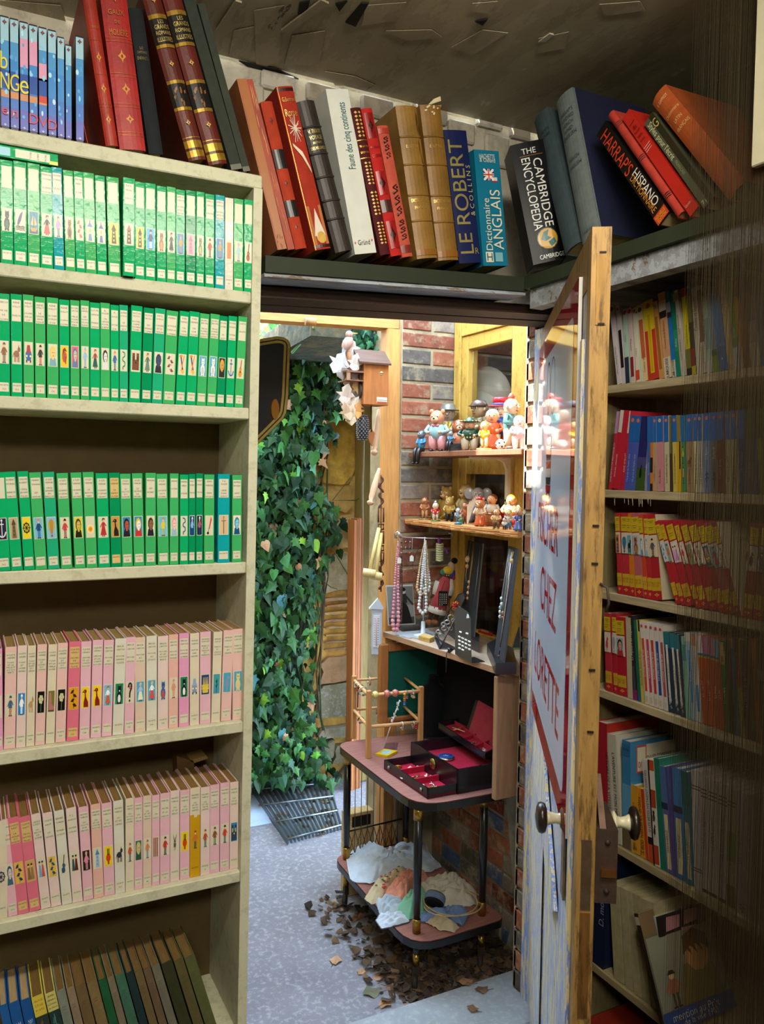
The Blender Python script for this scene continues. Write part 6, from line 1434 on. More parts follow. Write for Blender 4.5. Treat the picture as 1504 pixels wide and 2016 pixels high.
# -- ivy
def ivy():
 rnd = random.Random(99)
 out = [(0, -.16), (.10, -.02), (.30, -.06), (.26, .14), (.46, .26), (.24, .40), (.16, .56), (.02, .96), (-.02, .96), (-.16, .56), (-.24, .40), (-.46, .26), (-.26, .14), (-.30, -.06), (-.10, -.02)]
 heart = [(0, -.02), (.16, -.12), (.36, .0), (.40, .25), (.26, .55), (0, .95), (-.26, .55), (-.40, .25), (-.36, .0), (-.16, -.12)]
 def leafgeo(shape):
  vs = [(0, -.05, -.25)]
  for x, y in shape: vs.append((x, .10 * abs(x) + .12 * max(0, y - .3) - .02, -y))
  n = len(shape)
  return vs, [(0, 1 + (i + 1) % n, 1 + i) for i in range(n)]
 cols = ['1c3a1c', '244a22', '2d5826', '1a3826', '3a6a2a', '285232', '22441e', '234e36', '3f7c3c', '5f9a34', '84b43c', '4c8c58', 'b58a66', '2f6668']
 protos = []
 for c in cols:
  for sh in (out, heart):
   vs, fs = leafgeo(sh); b = B(); b.add(vs, fs, c); ob = b.build('leaf', M_LEAF); protos.append((ob.data, c)); bpy.data.objects.remove(ob)
 right = [(690, 672), (712, 700), (726, 690), (760, 700), (800, 688), (830, 668), (870, 668), (900, 640), (940, 640), (970, 655), (1000, 668), (1030, 690), (1060, 690), (1090, 668), (1120, 640), (1170, 632), (1250, 626), (1330, 622), (1400, 620), (1450, 635), (1490, 658), (1530, 672), (1562, 668)]
 def rlim(y):
  for (a, x0), (b_, x1) in zip(right, right[1:]):
   if a <= y <= b_: return x0 + (x1 - x0) * (y - a) / (b_ - a)
  return 640
 root = thing('ivy', 'dense dark green ivy climbing the far stone wall', 'ivy', (1.35, 3.62, -0.02))
 off = Vector((1.35, 3.62, -0.02))
 def place(y, x=None):
  lim = rlim(y)
  if x is None:
   x = 400 + (lim - 400) * rnd.random()
   edge = max(0.0, (x - lim + 50) / 50)
   if rnd.random() < edge * .75: x = 400 + (lim - 460) * rnd.random()
  return x, y
 P = []
 for k in range(3500):
  y = 690 + 850 * rnd.random(); x, y = place(y)
  low = max(0, (y - 1440) / 120) * (1 if y < 1500 else .5)
  depth = rnd.random() ** 0.6
  Y = 3.65 - depth * (.14 + .22 * low)
  p = at(1, Y, x, y)
  if p.z < 0.0: p.z = 0.005 + rnd.random() * .05
  s = rnd.choice([.026, .030, .034, .038, .043, .05]) * (0.8 + .5 * depth)
  P.append((depth * .5 + s * 6 - (9 if x < 505 else 0), p, s, depth))
 P.sort(key=lambda t: -t[0])
 col_w = [9, 9, 9, 7, 7, 5, 8, 5, 4, 1.6, .8, 2.5, .9, .9]
 stuff = B()
 for i, (_, p, s, depth) in enumerate(P):
  ci = rnd.choices(range(len(cols)), col_w)[0]
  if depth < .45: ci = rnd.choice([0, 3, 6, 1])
  rot = Euler((rnd.uniform(-.55, .35), rnd.gauss(0, .5), rnd.gauss(0, .5)), 'XYZ')
  if i < 300:
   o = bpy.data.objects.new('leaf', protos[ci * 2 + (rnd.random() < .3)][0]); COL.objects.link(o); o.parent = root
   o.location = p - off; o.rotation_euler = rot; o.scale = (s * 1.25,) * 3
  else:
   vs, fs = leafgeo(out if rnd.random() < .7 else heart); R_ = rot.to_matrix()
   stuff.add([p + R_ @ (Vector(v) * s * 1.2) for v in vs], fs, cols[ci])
 o = stuff.build('foliage', M_LEAF, root, off); o['kind'] = 'stuff'
 st = B()
 for k in range(26):
  x0 = rnd.uniform(500, 640); y0 = rnd.uniform(1300, 1540); pts = []
  for j in range(9):
   pts.append(at(1, 3.64 - rnd.random() * .05, min(x0 + rnd.uniform(-14, 14) + j * 2, rlim(max(700, y0 - j * 70)) + 8), max(690, y0 - j * 70)))
  st.tube(pts, .004, rnd.choice(['4a3a24', '5a4a2a', '3a4a2a']), 5)
 for pts in (((520, 860), (530, 900), (540, 930), (552, 990)), ((655, 1080), (672, 1110), (690, 1140)), ((620, 1130), (650, 1155), (664, 1160)), ((690, 940), (655, 985), (700, 985), (712, 978))):
  st.tube([at(1, 3.58, x, y) for x, y in pts], .003, '5a5a34', 5)
 o = st.build('stem', M_PLAIN, root, off); o['kind'] = 'stuff'
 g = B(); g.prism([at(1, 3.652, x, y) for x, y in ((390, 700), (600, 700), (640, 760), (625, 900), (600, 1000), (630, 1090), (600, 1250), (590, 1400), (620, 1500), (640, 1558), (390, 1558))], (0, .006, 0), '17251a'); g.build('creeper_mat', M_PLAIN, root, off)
 r2 = thing('overhanging_branch', 'sunlit leafy branch above the concrete canopy', 'foliage', (0.9, 4.2, 2.2))
 off2 = Vector((.9, 4.2, 2.2)); g = B()
 for k in range(420):
  x, y = rnd.uniform(470, 665), rnd.uniform(585, 672)
  if x > 560 and y > 655: continue
  p = at(1, rnd.uniform(4.0, 4.5), x, y); s = rnd.uniform(.03, .06); R_ = Euler((rnd.uniform(-1, 1), rnd.uniform(-1, 1), rnd.uniform(-1, 1))).to_matrix()
  vs, fs = leafgeo(heart); g.add([p + R_ @ (Vector(v) * s) for v in vs], fs, rnd.choice(['5f9a34', '84b43c', '3f7c3c', '2b5f3c', '4c8c58']))
 o = g.build('foliage', M_LEAF, r2, off2); o['kind'] = 'stuff'
 g = B(); g.tube([Vector((.95, 4.3, -.1)), Vector((.97, 4.3, 1.2)), at(1, 4.3, 470, 690), at(1, 4.25, 540, 662), at(1, 4.2, 600, 640), at(1, 4.2, 670, 618)], [.05, .04, .02, .01, .008, .005], '3a2e20', 6); g.build('branch', M_WOODX, r2, off2)
 g = B()
 for k in range(220):
  x, y = rnd.uniform(702, 752), rnd.uniform(632, 705); p = at(1, rnd.uniform(2.75, 2.9), x, y); s = rnd.uniform(.025, .05); R_ = Euler((rnd.uniform(-.6, .6), rnd.uniform(-.8, .8), rnd.uniform(-.8, .8))).to_matrix()
  vs, fs = leafgeo(out); g.add([p + R_ @ (Vector(v) * s) for v in vs], fs, rnd.choice(['1d4430', '235238', '2b5f3c', '336d42', '1a3c34']))
 r3 = tag(g.build('ivy_spray', M_LEAF), 'dark ivy spray hanging beside the top of the timber post', 'ivy', None, 'stuff')
ivy()
# -- floor grate
def grate():
 A = [at(2, -.012, *p) for p in ((497, 1558), (648, 1545), (672, 1632), (567, 1660))]
 c = sum(A, Vector()) / 4
 o = thing('floor_grate', 'galvanised steel bar grate set in the alley floor by the ivy', 'grate', c)
 U = A[1] - A[0]; W = A[2] - A[3]
 b = B(); b.prism([A[0] + Vector((0, 0, -.0075)), A[1] + Vector((0, 0, -.0075)), A[2] + Vector((0, 0, -.0075)), A[3] + Vector((0, 0, -.0075))], (0, 0, .002), 'a8b0bc'); b.build('drain_pan', M_CONCRETE, o, c)
 n = 15
 for i in range(n + 1):
  f = i / n; p, q = A[0] + U * f, A[3] + W * f; d = (q - p).normalized(); s = Vector((d.y, -d.x, 0)) * .003
  g = B(); g.hexa([p - s - Vector((0, 0, .005)), p + s - Vector((0, 0, .005)), q + s - Vector((0, 0, .005)), q - s - Vector((0, 0, .005)), p - s + Vector((0, 0, .014)), p + s + Vector((0, 0, .014)), q + s + Vector((0, 0, .014)), q - s + Vector((0, 0, .014))], '6f7a84'); g.build('bar', M_METAL, o, c)
 for f in (.02, .35, .68, .985):
  g = B(); g.tube([A[0].lerp(A[3], f) + Vector((0, 0, .013)), A[1].lerp(A[2], f) + Vector((0, 0, .013))], .005, '7f8a94', 6); g.build('cross_rod', M_METAL, o, c)
 rnd = random.Random(4); g = B()
 for k in range(70):
  f, e = rnd.random(), rnd.random(); p = A[0].lerp(A[1], f).lerp(A[3].lerp(A[2], f), e); p.z = -.0165
  s = .012 + rnd.random() * .014; a = rnd.random() * 6
  g.add([p + Vector((s * math.cos(a + t), s * .6 * math.sin(a + t), .002 * (k % 4))) for t in (0, 1.3, 2.6, 3.9, 5.2)], [(0, 1, 2, 3, 4)], rnd.choice(['8a6a44', '6a5034', 'a08058', '4a4030']))
 m = g.build('dead_leaves', M_DRYLEAF); tag(m, 'dead leaves caught under the bars of the floor grate', 'leaves', None, 'stuff')
 b = B(); b.prism([at(2, -.0198, *p) for p in ((470, 1568), (505, 1566), (535, 1622), (470, 1634))], (0, 0, .004), '9fb2cc'); struct('paving_slab', b, M_CONCRETE)
grate()
# -- helpers for things outside
RTH = Vector((math.cos(YAW), -math.sin(YAW), 0)); FWH = Vector((math.sin(YAW), math.cos(YAW), 0)); ZZ = Vector((0, 0, 1))
def kpx(p): return (Vector(p) - EYE).dot(FW) / FPX
def zat(p, py):
 """height above/below p (same plan position) that shows at row py"""
 q = Vector(p)
 for _ in range(4): q.z += (proj(q)[1] - py) * kpx(q)
 return q.z
def along(px, X, z):
 """point with the given x and height that shows on column px"""
 return Vector((X, on_line(px, 1, (X, 2.2, 0), z), z))
# -- display shelves
def shelves():
 ZT, ZM, ZL = 1.575, 1.337, 0.935
 o = thing('display_shelf', 'reddish brown wall shelf carrying the larger figurines', 'shelf', (1.5, 2.2, ZT)); off = (1.5, 2.2, ZT)
 b = B(); b.bbox(1.405, 1.588, 1.89, 2.553, ZT - .018, ZT, '8a5a44', .002); b.build('board', M_WOODZ, o, off)
 b = B(); b.bbox(1.43, 1.586, 2.185, 2.200, ZT - .026, ZT - .0185, 'd8d6d2', .001); b.bbox(1.572, 1.586, 2.185, 2.200, ZT - .20, ZT - .026, 'd8d6d2', .001); b.prism([(1.572, 2.187, ZT - .026), (1.535, 2.187, ZT - .026), (1.560, 2.187, ZT - .036), (1.572, 2.187, ZT - .06)], (0, .010, 0), 'd8d6d2'); k = b.build('bracket', M_PLAIN, o, off, 'white metal bracket')
 b = B()
 for z in (ZT - .05, ZT - .16): b.ell((1.571, 2.1925, z), .004, '2a2a2a', 6, 4)
 b.build('screw', M_METAL, k, off)
 o = thing('display_shelf', 'rough sawn pine shelf carrying the small figurines', 'shelf', (1.5, 2.2, ZM)); off = (1.5, 2.2, ZM)
 rnd = random.Random(8); pts = []
 for i in range(24):
  t = i / 23; pts.append((1.395 + rnd.uniform(-.004, .004) + .006 * math.sin(t * 9), 2.553 - t * .66, ZM - .018))
 b = B(); b.prism(pts + [(1.588, 1.893, ZM - .018), (1.588, 2.553, ZM - .018)], (0, 0, .018), 'c9935f'); b.build('board', M_PINE, o, off)
 b = B()
 for i in range(23):
  for j in range(2):
   a, c = Vector(pts[i]), Vector(pts[i + 1]); dz = .004 + j * .007 + rnd.uniform(-.001, .001)
   b.tube([a + Vector((-.0005, 0, dz)), c + Vector((-.0005, 0, dz + rnd.uniform(-.001, .001)))], .0012, rnd.choice(['a8683c', '8a5230', 'd0a070']), 4)
 b.build('splintered_edge', M_PINE, o, off)
 o = thing('display_shelf', 'thick plywood shelf with jewellery stands and an end board', 'shelf', (1.45, 2.2, ZL)); off = (1.45, 2.2, ZL)
 b = B(); z0 = ZL - .018
 b.prism([(1.312, 2.552, z0), (1.376, 1.895, z0), (1.588, 1.895, z0), (1.588, 2.552, z0)], (0, 0, .018), 'b09a84', 'a5826a'); b.build('board', M_PINE, o, off)
 b = B(); b.bbox(1.352, 1.432, 1.906, 1.926, .555, z0 - .0003, '96755c', .002); b.build('end_board', M_WOODZ, o, off)
shelves()
# -- figurines
def figurine(label, px, X, z, hpx, head='e0a890', hair=None, top='3a70a0', low='333a50', shoe='222', hat=None, hatc='444', fat=1.0, kind='person', base=None, yaw=-70, pose='stand', arms=None, dz=0.0, extra=None, name='figurine', group='figurines on the wall shelves'):
 p = along(px, X, z); k = kpx(p); h = hpx * k
 o = thing(name, label, 'figurine', (p.x, p.y, z + 0.0003 + dz), (0, 0, math.radians(yaw)), group)
 z0 = 0.0
 if base:
  b = B(); b.lathe([(h * .27, 0), (h * .28, h * .02), (h * .26, h * .06), (h * .1, h * .07)], base, n=14); b.build('base', M_GLAZE, o); z0 = h * .06
 H = h - z0; arms = arms or top
 f = fat; b = B(); hy = 0.0
 ears = kind in ('bear', 'dog', 'elephant', 'pig')
 hr = H * (.155 if kind == 'person' else .19)
 if pose == 'stand':
  hip = z0 + H * .34; sh = z0 + H * .66
  for s in (-1, 1):
   b.tube([(s * H * .075 * f, 0, z0 + H * .04), (s * H * .08 * f, -.005 * H, z0 + H * .2), (s * H * .07 * f, 0, hip + H * .04)], [H * .055 * f, H * .07 * f, H * .085 * f], low, 8)
   b.ell((s * H * .085 * f, -H * .05, z0 + H * .035), (H * .06, H * .11, H * .04), shoe, 8, 5)
  b.ell((0, 0, (hip + sh) / 2), (H * .15 * f, H * .13 * f, H * .22), top, 12, 8)
 else:
  hip = z0 + H * .12; sh = z0 + H * .58
  for s in (-1, 1):
   if pose == 'hang':
    b.tube([(s * H * .08, 0, hip), (s * H * .09, -H * .30, hip + H * .02), (s * H * .09, -H * .36, hip - H * .12), (s * H * .09, -H * .36, hip - H * .50)], [H * .10, H * .085, H * .075, H * .06], low, 8)
    b.ell((s * H * .09, -H * .42, hip - H * .52), (H * .055, H * .11, H * .045), shoe, 8, 5)
   else:
    b.tube([(s * H * .1 * f, 0, hip), (s * H * .14 * f, -H * .34, hip), (s * H * .14 * f, -H * .42, z0 + H * .06)], [H * .1 * f, H * .08 * f, H * .06], low, 8)
    b.ell((s * H * .14 * f, -H * .48, z0 + H * .05), (H * .06, H * .1, H * .05), shoe, 8, 5)
  b.ell((0, 0, (hip + sh) / 2), (H * .17 * f, H * .14 * f, H * .27), top, 12, 8)
 for s in (-1, 1):
  b.tube([(s * H * .13 * f, 0, sh - H * .02), (s * H * .20 * f, -H * .03, sh - H * .15), (s * H * .12 * f, -H * .15 * f, sh - H * .20)], [H * .055, H * .05, H * .04], arms, 7)
  b.ell((s * H * .10 * f, -H * .17 * f, sh - H * .20), H * .045, head, 7, 5)
 b.build('body', M_GLAZE, o)
 b = B(); hc = Vector((0, -H * .02, sh + hr * .85))
 b.tube([(0, 0, sh - H * .03), hc], H * .06, head, 8)
 b.ell(hc, (hr * .95, hr * .95, hr * 1.05), head, 12, 9)
 e = '1a1a1a'
 for s in (-1, 1):
  b.ell(hc + Vector((s * hr * .36, -hr * .82, hr * .18)), (hr * .16, hr * .1, hr * .2), 'efeae0', 6, 5)
  b.ell(hc + Vector((s * hr * .36, -hr * .92, hr * .16)), (hr * .08, hr * .06, hr * .1), e, 6, 4)
  if kind == 'person': b.ell(hc + Vector((s * hr * .95, 0, 0)), (hr * .14, hr * .2, hr * .28), head, 6, 5)
  if kind in ('bear', 'pig'): b.ell(hc + Vector((s * hr * .75, 0, hr * .85)), (hr * .34, hr * .2, hr * .34), head, 8, 6)
  if kind == 'dog': b.ell(hc + Vector((s * hr * .95, .1 * hr, -hr * .1)), (hr * .2, hr * .35, hr * .7), hair or head, 8, 6)
  if kind == 'elephant': b.ell(hc + Vector((s * hr * 1.25, .2 * hr, hr * .15)), (hr * .75, hr * .16, hr * .85), head, 10, 7)
 if kind == 'person':
  b.ell(hc + Vector((0, -hr * 1.0, -hr * .08)), (hr * .18, hr * .26, hr * .22), head, 7, 5); b.ell(hc + Vector((0, -hr * .88, -hr * .5)), (hr * .3, hr * .1, hr * .08), '9a3a34', 7, 4)
 elif kind == 'elephant':
  b.tube([hc + Vector((0, -hr * .8, -hr * .1)), hc + Vector((0, -hr * 1.4, -hr * .5)), hc + Vector((0, -hr * 1.5, -hr * 1.3))], [hr * .35, hr * .26, hr * .18], head, 8)
 elif kind == 'bird':
  b.lathe([(hr * .3, 0), (hr * .2, hr * .5), (hr * .03, hr * .9)], 'd8902a', hc + Vector((0, -hr * .7, -hr * .1)), 8, (0, -1, -.2))
 else:
  b.ell(hc + Vector((0, -hr * .9, -hr * .25)), (hr * .48, hr * .5, hr * .38), hatc if kind == 'pig' else 'e0b48c', 9, 6); b.ell(hc + Vector((0, -hr * 1.35, -hr * .1)), (hr * .17, hr * .12, hr * .12), '2a1a14', 6, 4)
 b.build('head', M_GLAZE, o)
 if hair:
  b = B(); b.ell(hc + Vector((0, hr * .22, hr * .28)), (hr * 1.05, hr * .98, hr * .95), hair, 10, 7)
  b.build('hair', M_GLAZE, o)
 if hat == 'bowler':
  b = B(); b.lathe([(hr * 1.5, hr * .45), (hr * 1.5, hr * .55), (hr * 1.0, hr * .6), (hr * .95, hr * 1.1), (hr * .6, hr * 1.4), (hr * .05, hr * 1.45)], hatc, hc, 16); b.build('hat', M_GLAZE, o)
 elif hat == 'top':
  b = B(); b.lathe([(hr * 1.7, hr * .5), (hr * 1.7, hr * .62), (hr * 1.05, hr * .66)], hatc, hc, 16); b.lathe([(hr * 1.06, hr * .66), (hr * 1.06, hr * .95)], '4a5ac0', hc, 16); b.lathe([(hr * 1.04, hr * .95), (hr * 1.12, hr * 1.65), (hr * .1, hr * 1.68)], hatc, hc, 16); b.build('hat', M_GLAZE, o)
 elif hat == 'sombrero':
  b = B(); b.lathe([(hr * 2.0, hr * .75), (hr * 2.05, hr * .6), (hr * 1.1, hr * .45), (hr * .95, hr * .9), (hr * .5, hr * 1.5), (hr * .05, hr * 1.55)], hatc, hc, 18)
  for i in range(16): b.ell(hc + Vector((hr * 2.02 * math.cos(i * .3927), hr * 2.02 * math.sin(i * .3927), hr * .72)), hr * .14, 'd8c890', 6, 4)
  b.build('hat', M_GLAZE, o)
 elif hat == 'cap':
  b = B(); b.lathe([(hr * 1.05, hr * .3), (hr * 1.08, hr * .6), (hr * .8, hr * 1.1), (hr * .05, hr * 1.25)], hatc, hc, 14); b.ell(hc + Vector((0, -hr * 1.0, hr * .42)), (hr * .75, hr * .6, hr * .08), hatc, 10, 4); b.build('hat', M_GLAZE, o)
 elif hat == 'fez':
  b = B(); b.lathe([(hr * .7, hr * .7), (hr * .55, hr * 1.3), (hr * .05, hr * 1.32)], hatc, hc, 12); b.ell(hc + Vector((0, 0, hr * 1.42)), hr * .2, hatc, 7, 5); b.build('hat', M_GLAZE, o)
 elif hat == 'tuft':
  b = B(); b.lathe([(hr * .3, hr * .8), (hr * .45, hr * 1.2), (hr * .2, hr * 1.6), (hr * .03, hr * 1.7)], hatc, hc, 10); b.build('crest', M_GLAZE, o)
 if extra: extra(o, h, sh, hip, hr, hc)
 return o
def figs():
 T, M = 1.575, 1.337
 def bow(o, h, sh, hip, hr, hc):
  b = B(); b.ell((-h * .05, -h * .15, sh - h * .02), (h * .06, h * .03, h * .035), 'd88aa0', 8, 5); b.ell((h * .05, -h * .15, sh - h * .02), (h * .06, h * .03, h * .035), 'd88aa0', 8, 5); b.build('bow_tie', M_GLAZE, o)
 def fringe_(o, h, sh, hip, hr, hc):
  b = B()
  for i in range(18): b.ell((h * .27 * math.cos(i * .349), h * .24 * math.sin(i * .349), hip + h * .06), h * .028, 'c9a860', 6, 4)
  b.build('poncho_fringe', M_GLAZE, o)
 def skirt(c):
  def f(o, h, sh, hip, hr, hc):
   b = B(); b.lathe([(h * .23, h * .04), (h * .22, h * .12), (h * .15, hip + h * .02), (h * .10, hip + h * .12)], c, n=14); b.build('skirt', M_GLAZE, o)
  return f
 def barrel(o, h, sh, hip, hr, hc):
  b = B(); b.lathe([(h * .20, h * .02), (h * .24, h * .16), (h * .24, h * .28), (h * .20, h * .42)], 'a8683a', n=14)
  for z in (.10, .34): b.lathe([(h * .235, h * z), (h * .24, h * (z + .03))], '6a4424', n=14)
  b.build('barrel', M_GLAZE, o)
 figurine('seated figurine in blue shirt and black trousers, legs hanging off the shelf end', 829, 1.418, T, 50, '6a7078', '4a5058', '3a86b8', '1c1c20', '141418', pose='hang', yaw=-62, dz=-.004)
 figurine('large bear figurine in pale blue jacket and pink trousers', 860, 1.445, T, 80, 'cf8a68', None, '9cc4d4', 'd89aa4', '1a1a1e', fat=1.45, kind='bear', yaw=-50, extra=bow)
 figurine('grey bowler hatted figurine behind the bear', 881, 1.548, T, 96, 'a89a8c', None, '9a8a86', '6a6064', '222', 'bowler', '6a665e', yaw=-40)
 figurine('small seated figurine in blue on a black crate', 887, 1.412, T, 30, '8a8a90', '5a5a60', '3a80b8', '20222c', '141418', pose='hang', yaw=-55, dz=.020)
 figurine('brown dog figurine with round cheeks behind the black crate', 903, 1.500, T, 66, 'a5603c', '8a4a2c', 'b0684a', '9a5a3c', '6a3a24', fat=1.4, kind='dog', yaw=-30, pose='sit')
 figurine('stout figurine in green poncho and broad green sombrero', 924, 1.452, T, 64, 'd8a888', None, '1f4a3c', 'c9c4b4', '8a5a3a', 'sombrero', '1f5a48', fat=1.75, yaw=-40, extra=fringe_)
 figurine('tall brown sailor figurine with cap and beard', 943, 1.548, T, 104, 'b8a080', 'a89a88', '7a6a4a', '5a5040', '333', 'cap', '5a4640', yaw=-80)
 figurine('white haired granny figurine in orange dress', 968, 1.500, T, 84, 'd8a080', 'e0dcd4', 'c8562c', 'c9c0b0', '333', fat=1.3, yaw=-40, extra=skirt('c4502a'))
 figurine('yellow child figurine on a round straw base', 953, 1.432, T, 58, 'e0b080', 'd8a83a', 'e0b82a', 'd8c8a8', '8a5a2a', base='c99a3a', yaw=-60)
 figurine('clown figurine with tall red hat and blue band', 985, 1.552, T, 100, 'e0dcd8', None, '2a4aa8', 'c8602a', '222', 'top', 'c02a3c', fat=1.4, yaw=-40)
 figurine('tall figurine in teal coat with red crest', 1003, 1.470, T, 106, 'c9a890', None, '4a7a7c', 'c4b49a', '5a4a3a', 'tuft', 'b8483a', yaw=20)
 figurine('white and pink figurine at the near end of the upper shelf', 1021, 1.455, T, 68, 'e0d4d4', 'e6e0e0', 'd8b8cc', 'dcdce0', 'ccc', fat=1.3, yaw=-30)
 p = along(985, 1.425, T); r = 10 * kpx(p)
 o = thing('toy_ball', 'white toy football with black spots on the shelf edge', 'ball', (p.x, p.y, T)); b = B(); b.ell((0, 0, r + .0003), r, 'e0d8d0', 16, 12)
 b.build('ball', M_GLAZE, o); b = B()
 for v in ((-.75, -.6, .3), (.3, -.9, .45), (-.2, -.85, -.5), (.55, -.8, -.25), (-.95, .1, -.1)): v = Vector(v).normalized(); b.ell(v * r * .86 + Vector((0, 0, r)), r * .25, '1c1c20', 8, 6)
 s_ = b.build('spot', M_GLAZE, o); s_['kind'] = 'stuff'
 p = along(895, 1.435, T); k = kpx(p); o = thing('toy_crate', 'small black slatted crate under the seated figurine', 'crate', (p.x, p.y, T), (0, 0, math.radians(-20)))
 b = B(); b.bbox(-11 * k, 11 * k, -.012, .012, .0003, 16 * k, '26262a', .001); b.build('crate_body', M_PLASTIC, o); b = B()
 for z in (2, 13): b.box(-11.4 * k, 11.4 * k, -.0132, -.0121, z * k, (z + 2.5) * k, '3c3c42')
 b.hexa([(-10 * k, -.0132, 4 * k), (-8 * k, -.0132, 4 * k), (-8 * k, -.0121, 4 * k), (-10 * k, -.0121, 4 * k), (8 * k, -.0132, 13 * k), (10 * k, -.0132, 13 * k), (10 * k, -.0121, 13 * k), (8 * k, -.0121, 13 * k)], '3c3c42'); b.build('batten', M_PLASTIC, o)
 p = along(881, 1.49, T); o = thing('paper_fan', 'pleated yellow paper fan behind the bear figurine', 'fan', (p.x, p.y, T), (0, 0, math.radians(-27))); k = kpx(p); b = B()
 for i in range(7):
  a0, a1 = math.radians(35 + i * 15), math.radians(35 + i * 15 + 13)
  b.add([(0, .002 * (i % 2), 44 * k), (16 * k * math.cos(a0), .002 * (i % 2), 44 * k + 16 * k * math.sin(a0)), (16 * k * math.cos(a1), .002 * ((i + 1) % 2), 44 * k + 16 * k * math.sin(a1))], [(0, 1, 2)], ['d8b83a', 'a8902a'][i % 2])
 b.tube([(0, .001, 0), (0, .001, 44 * k)], .0012, 'a8863a', 6); b.build('fan_blades', M_CARD, o)
 figurine('slim brown figurine with raised arm at the far end of the pine shelf', 836, 1.43, M, 46, 'b87a58', '8a4a2c', 'a8683f', 'c09068', '6a4424', base='8a6a3a', yaw=-40)
 figurine('white hen figurine with red apron', 857, 1.425, M, 36, 'e0dcd8', None, 'c22a28', 'c8c4c0', 'd89a3a', 'tuft', 'b8c4cc', fat=1.2, kind='bird', base='4a6a3a', yaw=-30)
 figurine('large olive teddy bear figurine at the back', 879, 1.55, M, 66, 'b09048', None, 'a8883c', 'a58438', '8a6a2c', fat=1.5, kind='bear', yaw=-70, pose='sit')
 figurine('teddy bear figurine in black trousers holding a book', 885, 1.47, M, 48, 'b8964a', None, 'b8964a', '1c1c20', '141416', fat=1.3, kind='bear', yaw=-60)
 figurine('cream dog figurine with curly head at the back', 916, 1.555, M, 74, 'b8a070', 'a88a58', 'c4b890', 'b8a884', '6a5a3a', fat=1.2, kind='dog', yaw=-60, pose='sit')
 figurine('grey elephant figurine with big ears', 940, 1.552, M, 72, 'a4a4b4', None, '9a9aae', '8a8aa0', '777', fat=1.4, kind='elephant', yaw=-35, pose='sit')
 figurine('tiny blue and white figurine beside the black trousered bear', 902, 1.44, M, 32, 'c8d0d8', '6a7a90', '7a98b8', '4a6080', '333', yaw=-30)
 figurine('red brown haired figurine standing behind the reclining one', 915, 1.45, M, 44, 'b06a44', '6a3420', 'a85a34', '8a4a2c', '4a2a1c', yaw=-30)
 figurine('reclining figurine in green and blue', 908, 1.412, M, 24, 'c99470', '3a5a48', '3f7a4a', '3a86b0', '3a4a5a', fat=1.2, yaw=-110, pose='sit')
 figurine('bear figurine with red fez and orange skirt', 945, 1.428, M, 54, 'b8744a', None, 'd0a888', 'c4602c', '8a4a2c', 'fez', 'b82a28', fat=1.3, kind='bear', yaw=-70, extra=skirt('c0562a'))
 figurine('moustached figurine in a wooden barrel', 968, 1.48, M, 64, 'd0966a', '6a3c24', 'cfc4b4', 'a8683a', '3a8a90', fat=1.2, yaw=-60, extra=barrel)
 figurine('peanut shaped figurine with brown cup legs', 977, 1.412, M, 40, 'cfa070', None, 'c99a68', '6a4430', '5a7a3a', fat=1.3, yaw=-60)
 figurine('large blond figurine in red trousers', 1006, 1.50, M, 66, 'd8a070', 'd8a82a', 'd8a278', 'b0242c', '8a3a2a', fat=1.5, yaw=-60)
 figurine('slim figurine in blue trousers before the large blond one', 1001, 1.435, M, 40, 'd8b890', 'c9a83a', 'c8c0b8', '2a80b8', 'b83a2a', yaw=-40)
 figurine('blonde girl figurine in blue patterned dress at the near end', 1021, 1.415, M, 48, 'dca88a', 'c98a3a', '4a5a98', 'd8a890', 'd8a890', yaw=-60, extra=skirt('5a6aa4'))
 figurine('little black and white figurine with red shoes', 993, 1.405, M, 25, 'd8c8b8', '2a2a2e', 'dcd6d0', '2a2a2e', 'b8402c', yaw=-60)
 p = along(930, 1.46, M); k = kpx(p); o = thing('toy_scroll', 'cream toy scroll with brown stripes on the pine shelf', 'toy', (p.x, p.y, M), (0, 0, math.radians(-27)))
 b = B(); b.hexa([(-11 * k, 0, .0005), (-9 * k, 0, .0005), (-9 * k, .006, .0005), (-11 * k, .006, .0005), (-11 * k, 0, 38 * k), (11 * k, 0, 62 * k), (11 * k, .006, 62 * k), (-11 * k, .006, 38 * k)], 'dccdb8')
 b.build('sheet', M_GLAZE, o); b = B()
 for i in range(7): x = -9 + i * 3; b.box(x * k, (x + 1) * k, -.0008, -.0002, (40 + i * 2.9) * k, (47 + i * 2.9) * k, '8a4a34')
 b.build('stripe', M_GLAZE, o)
 p = along(985, 1.56, M); o = thing('toy_block', 'dark red box standing behind the barrel figurine', 'box', (p.x, p.y, M)); b = B(); b.bbox(-.012, .012, -.018, .018, .0003, .05, '8a1c28', .002); b.build('box_body', M_GLAZE, o)
 b = B(); b.box(-.0122, .0122, -.019, .019, .04, .0435, 'b03a40'); b.build('lid_line', M_GLAZE, o)
figs()
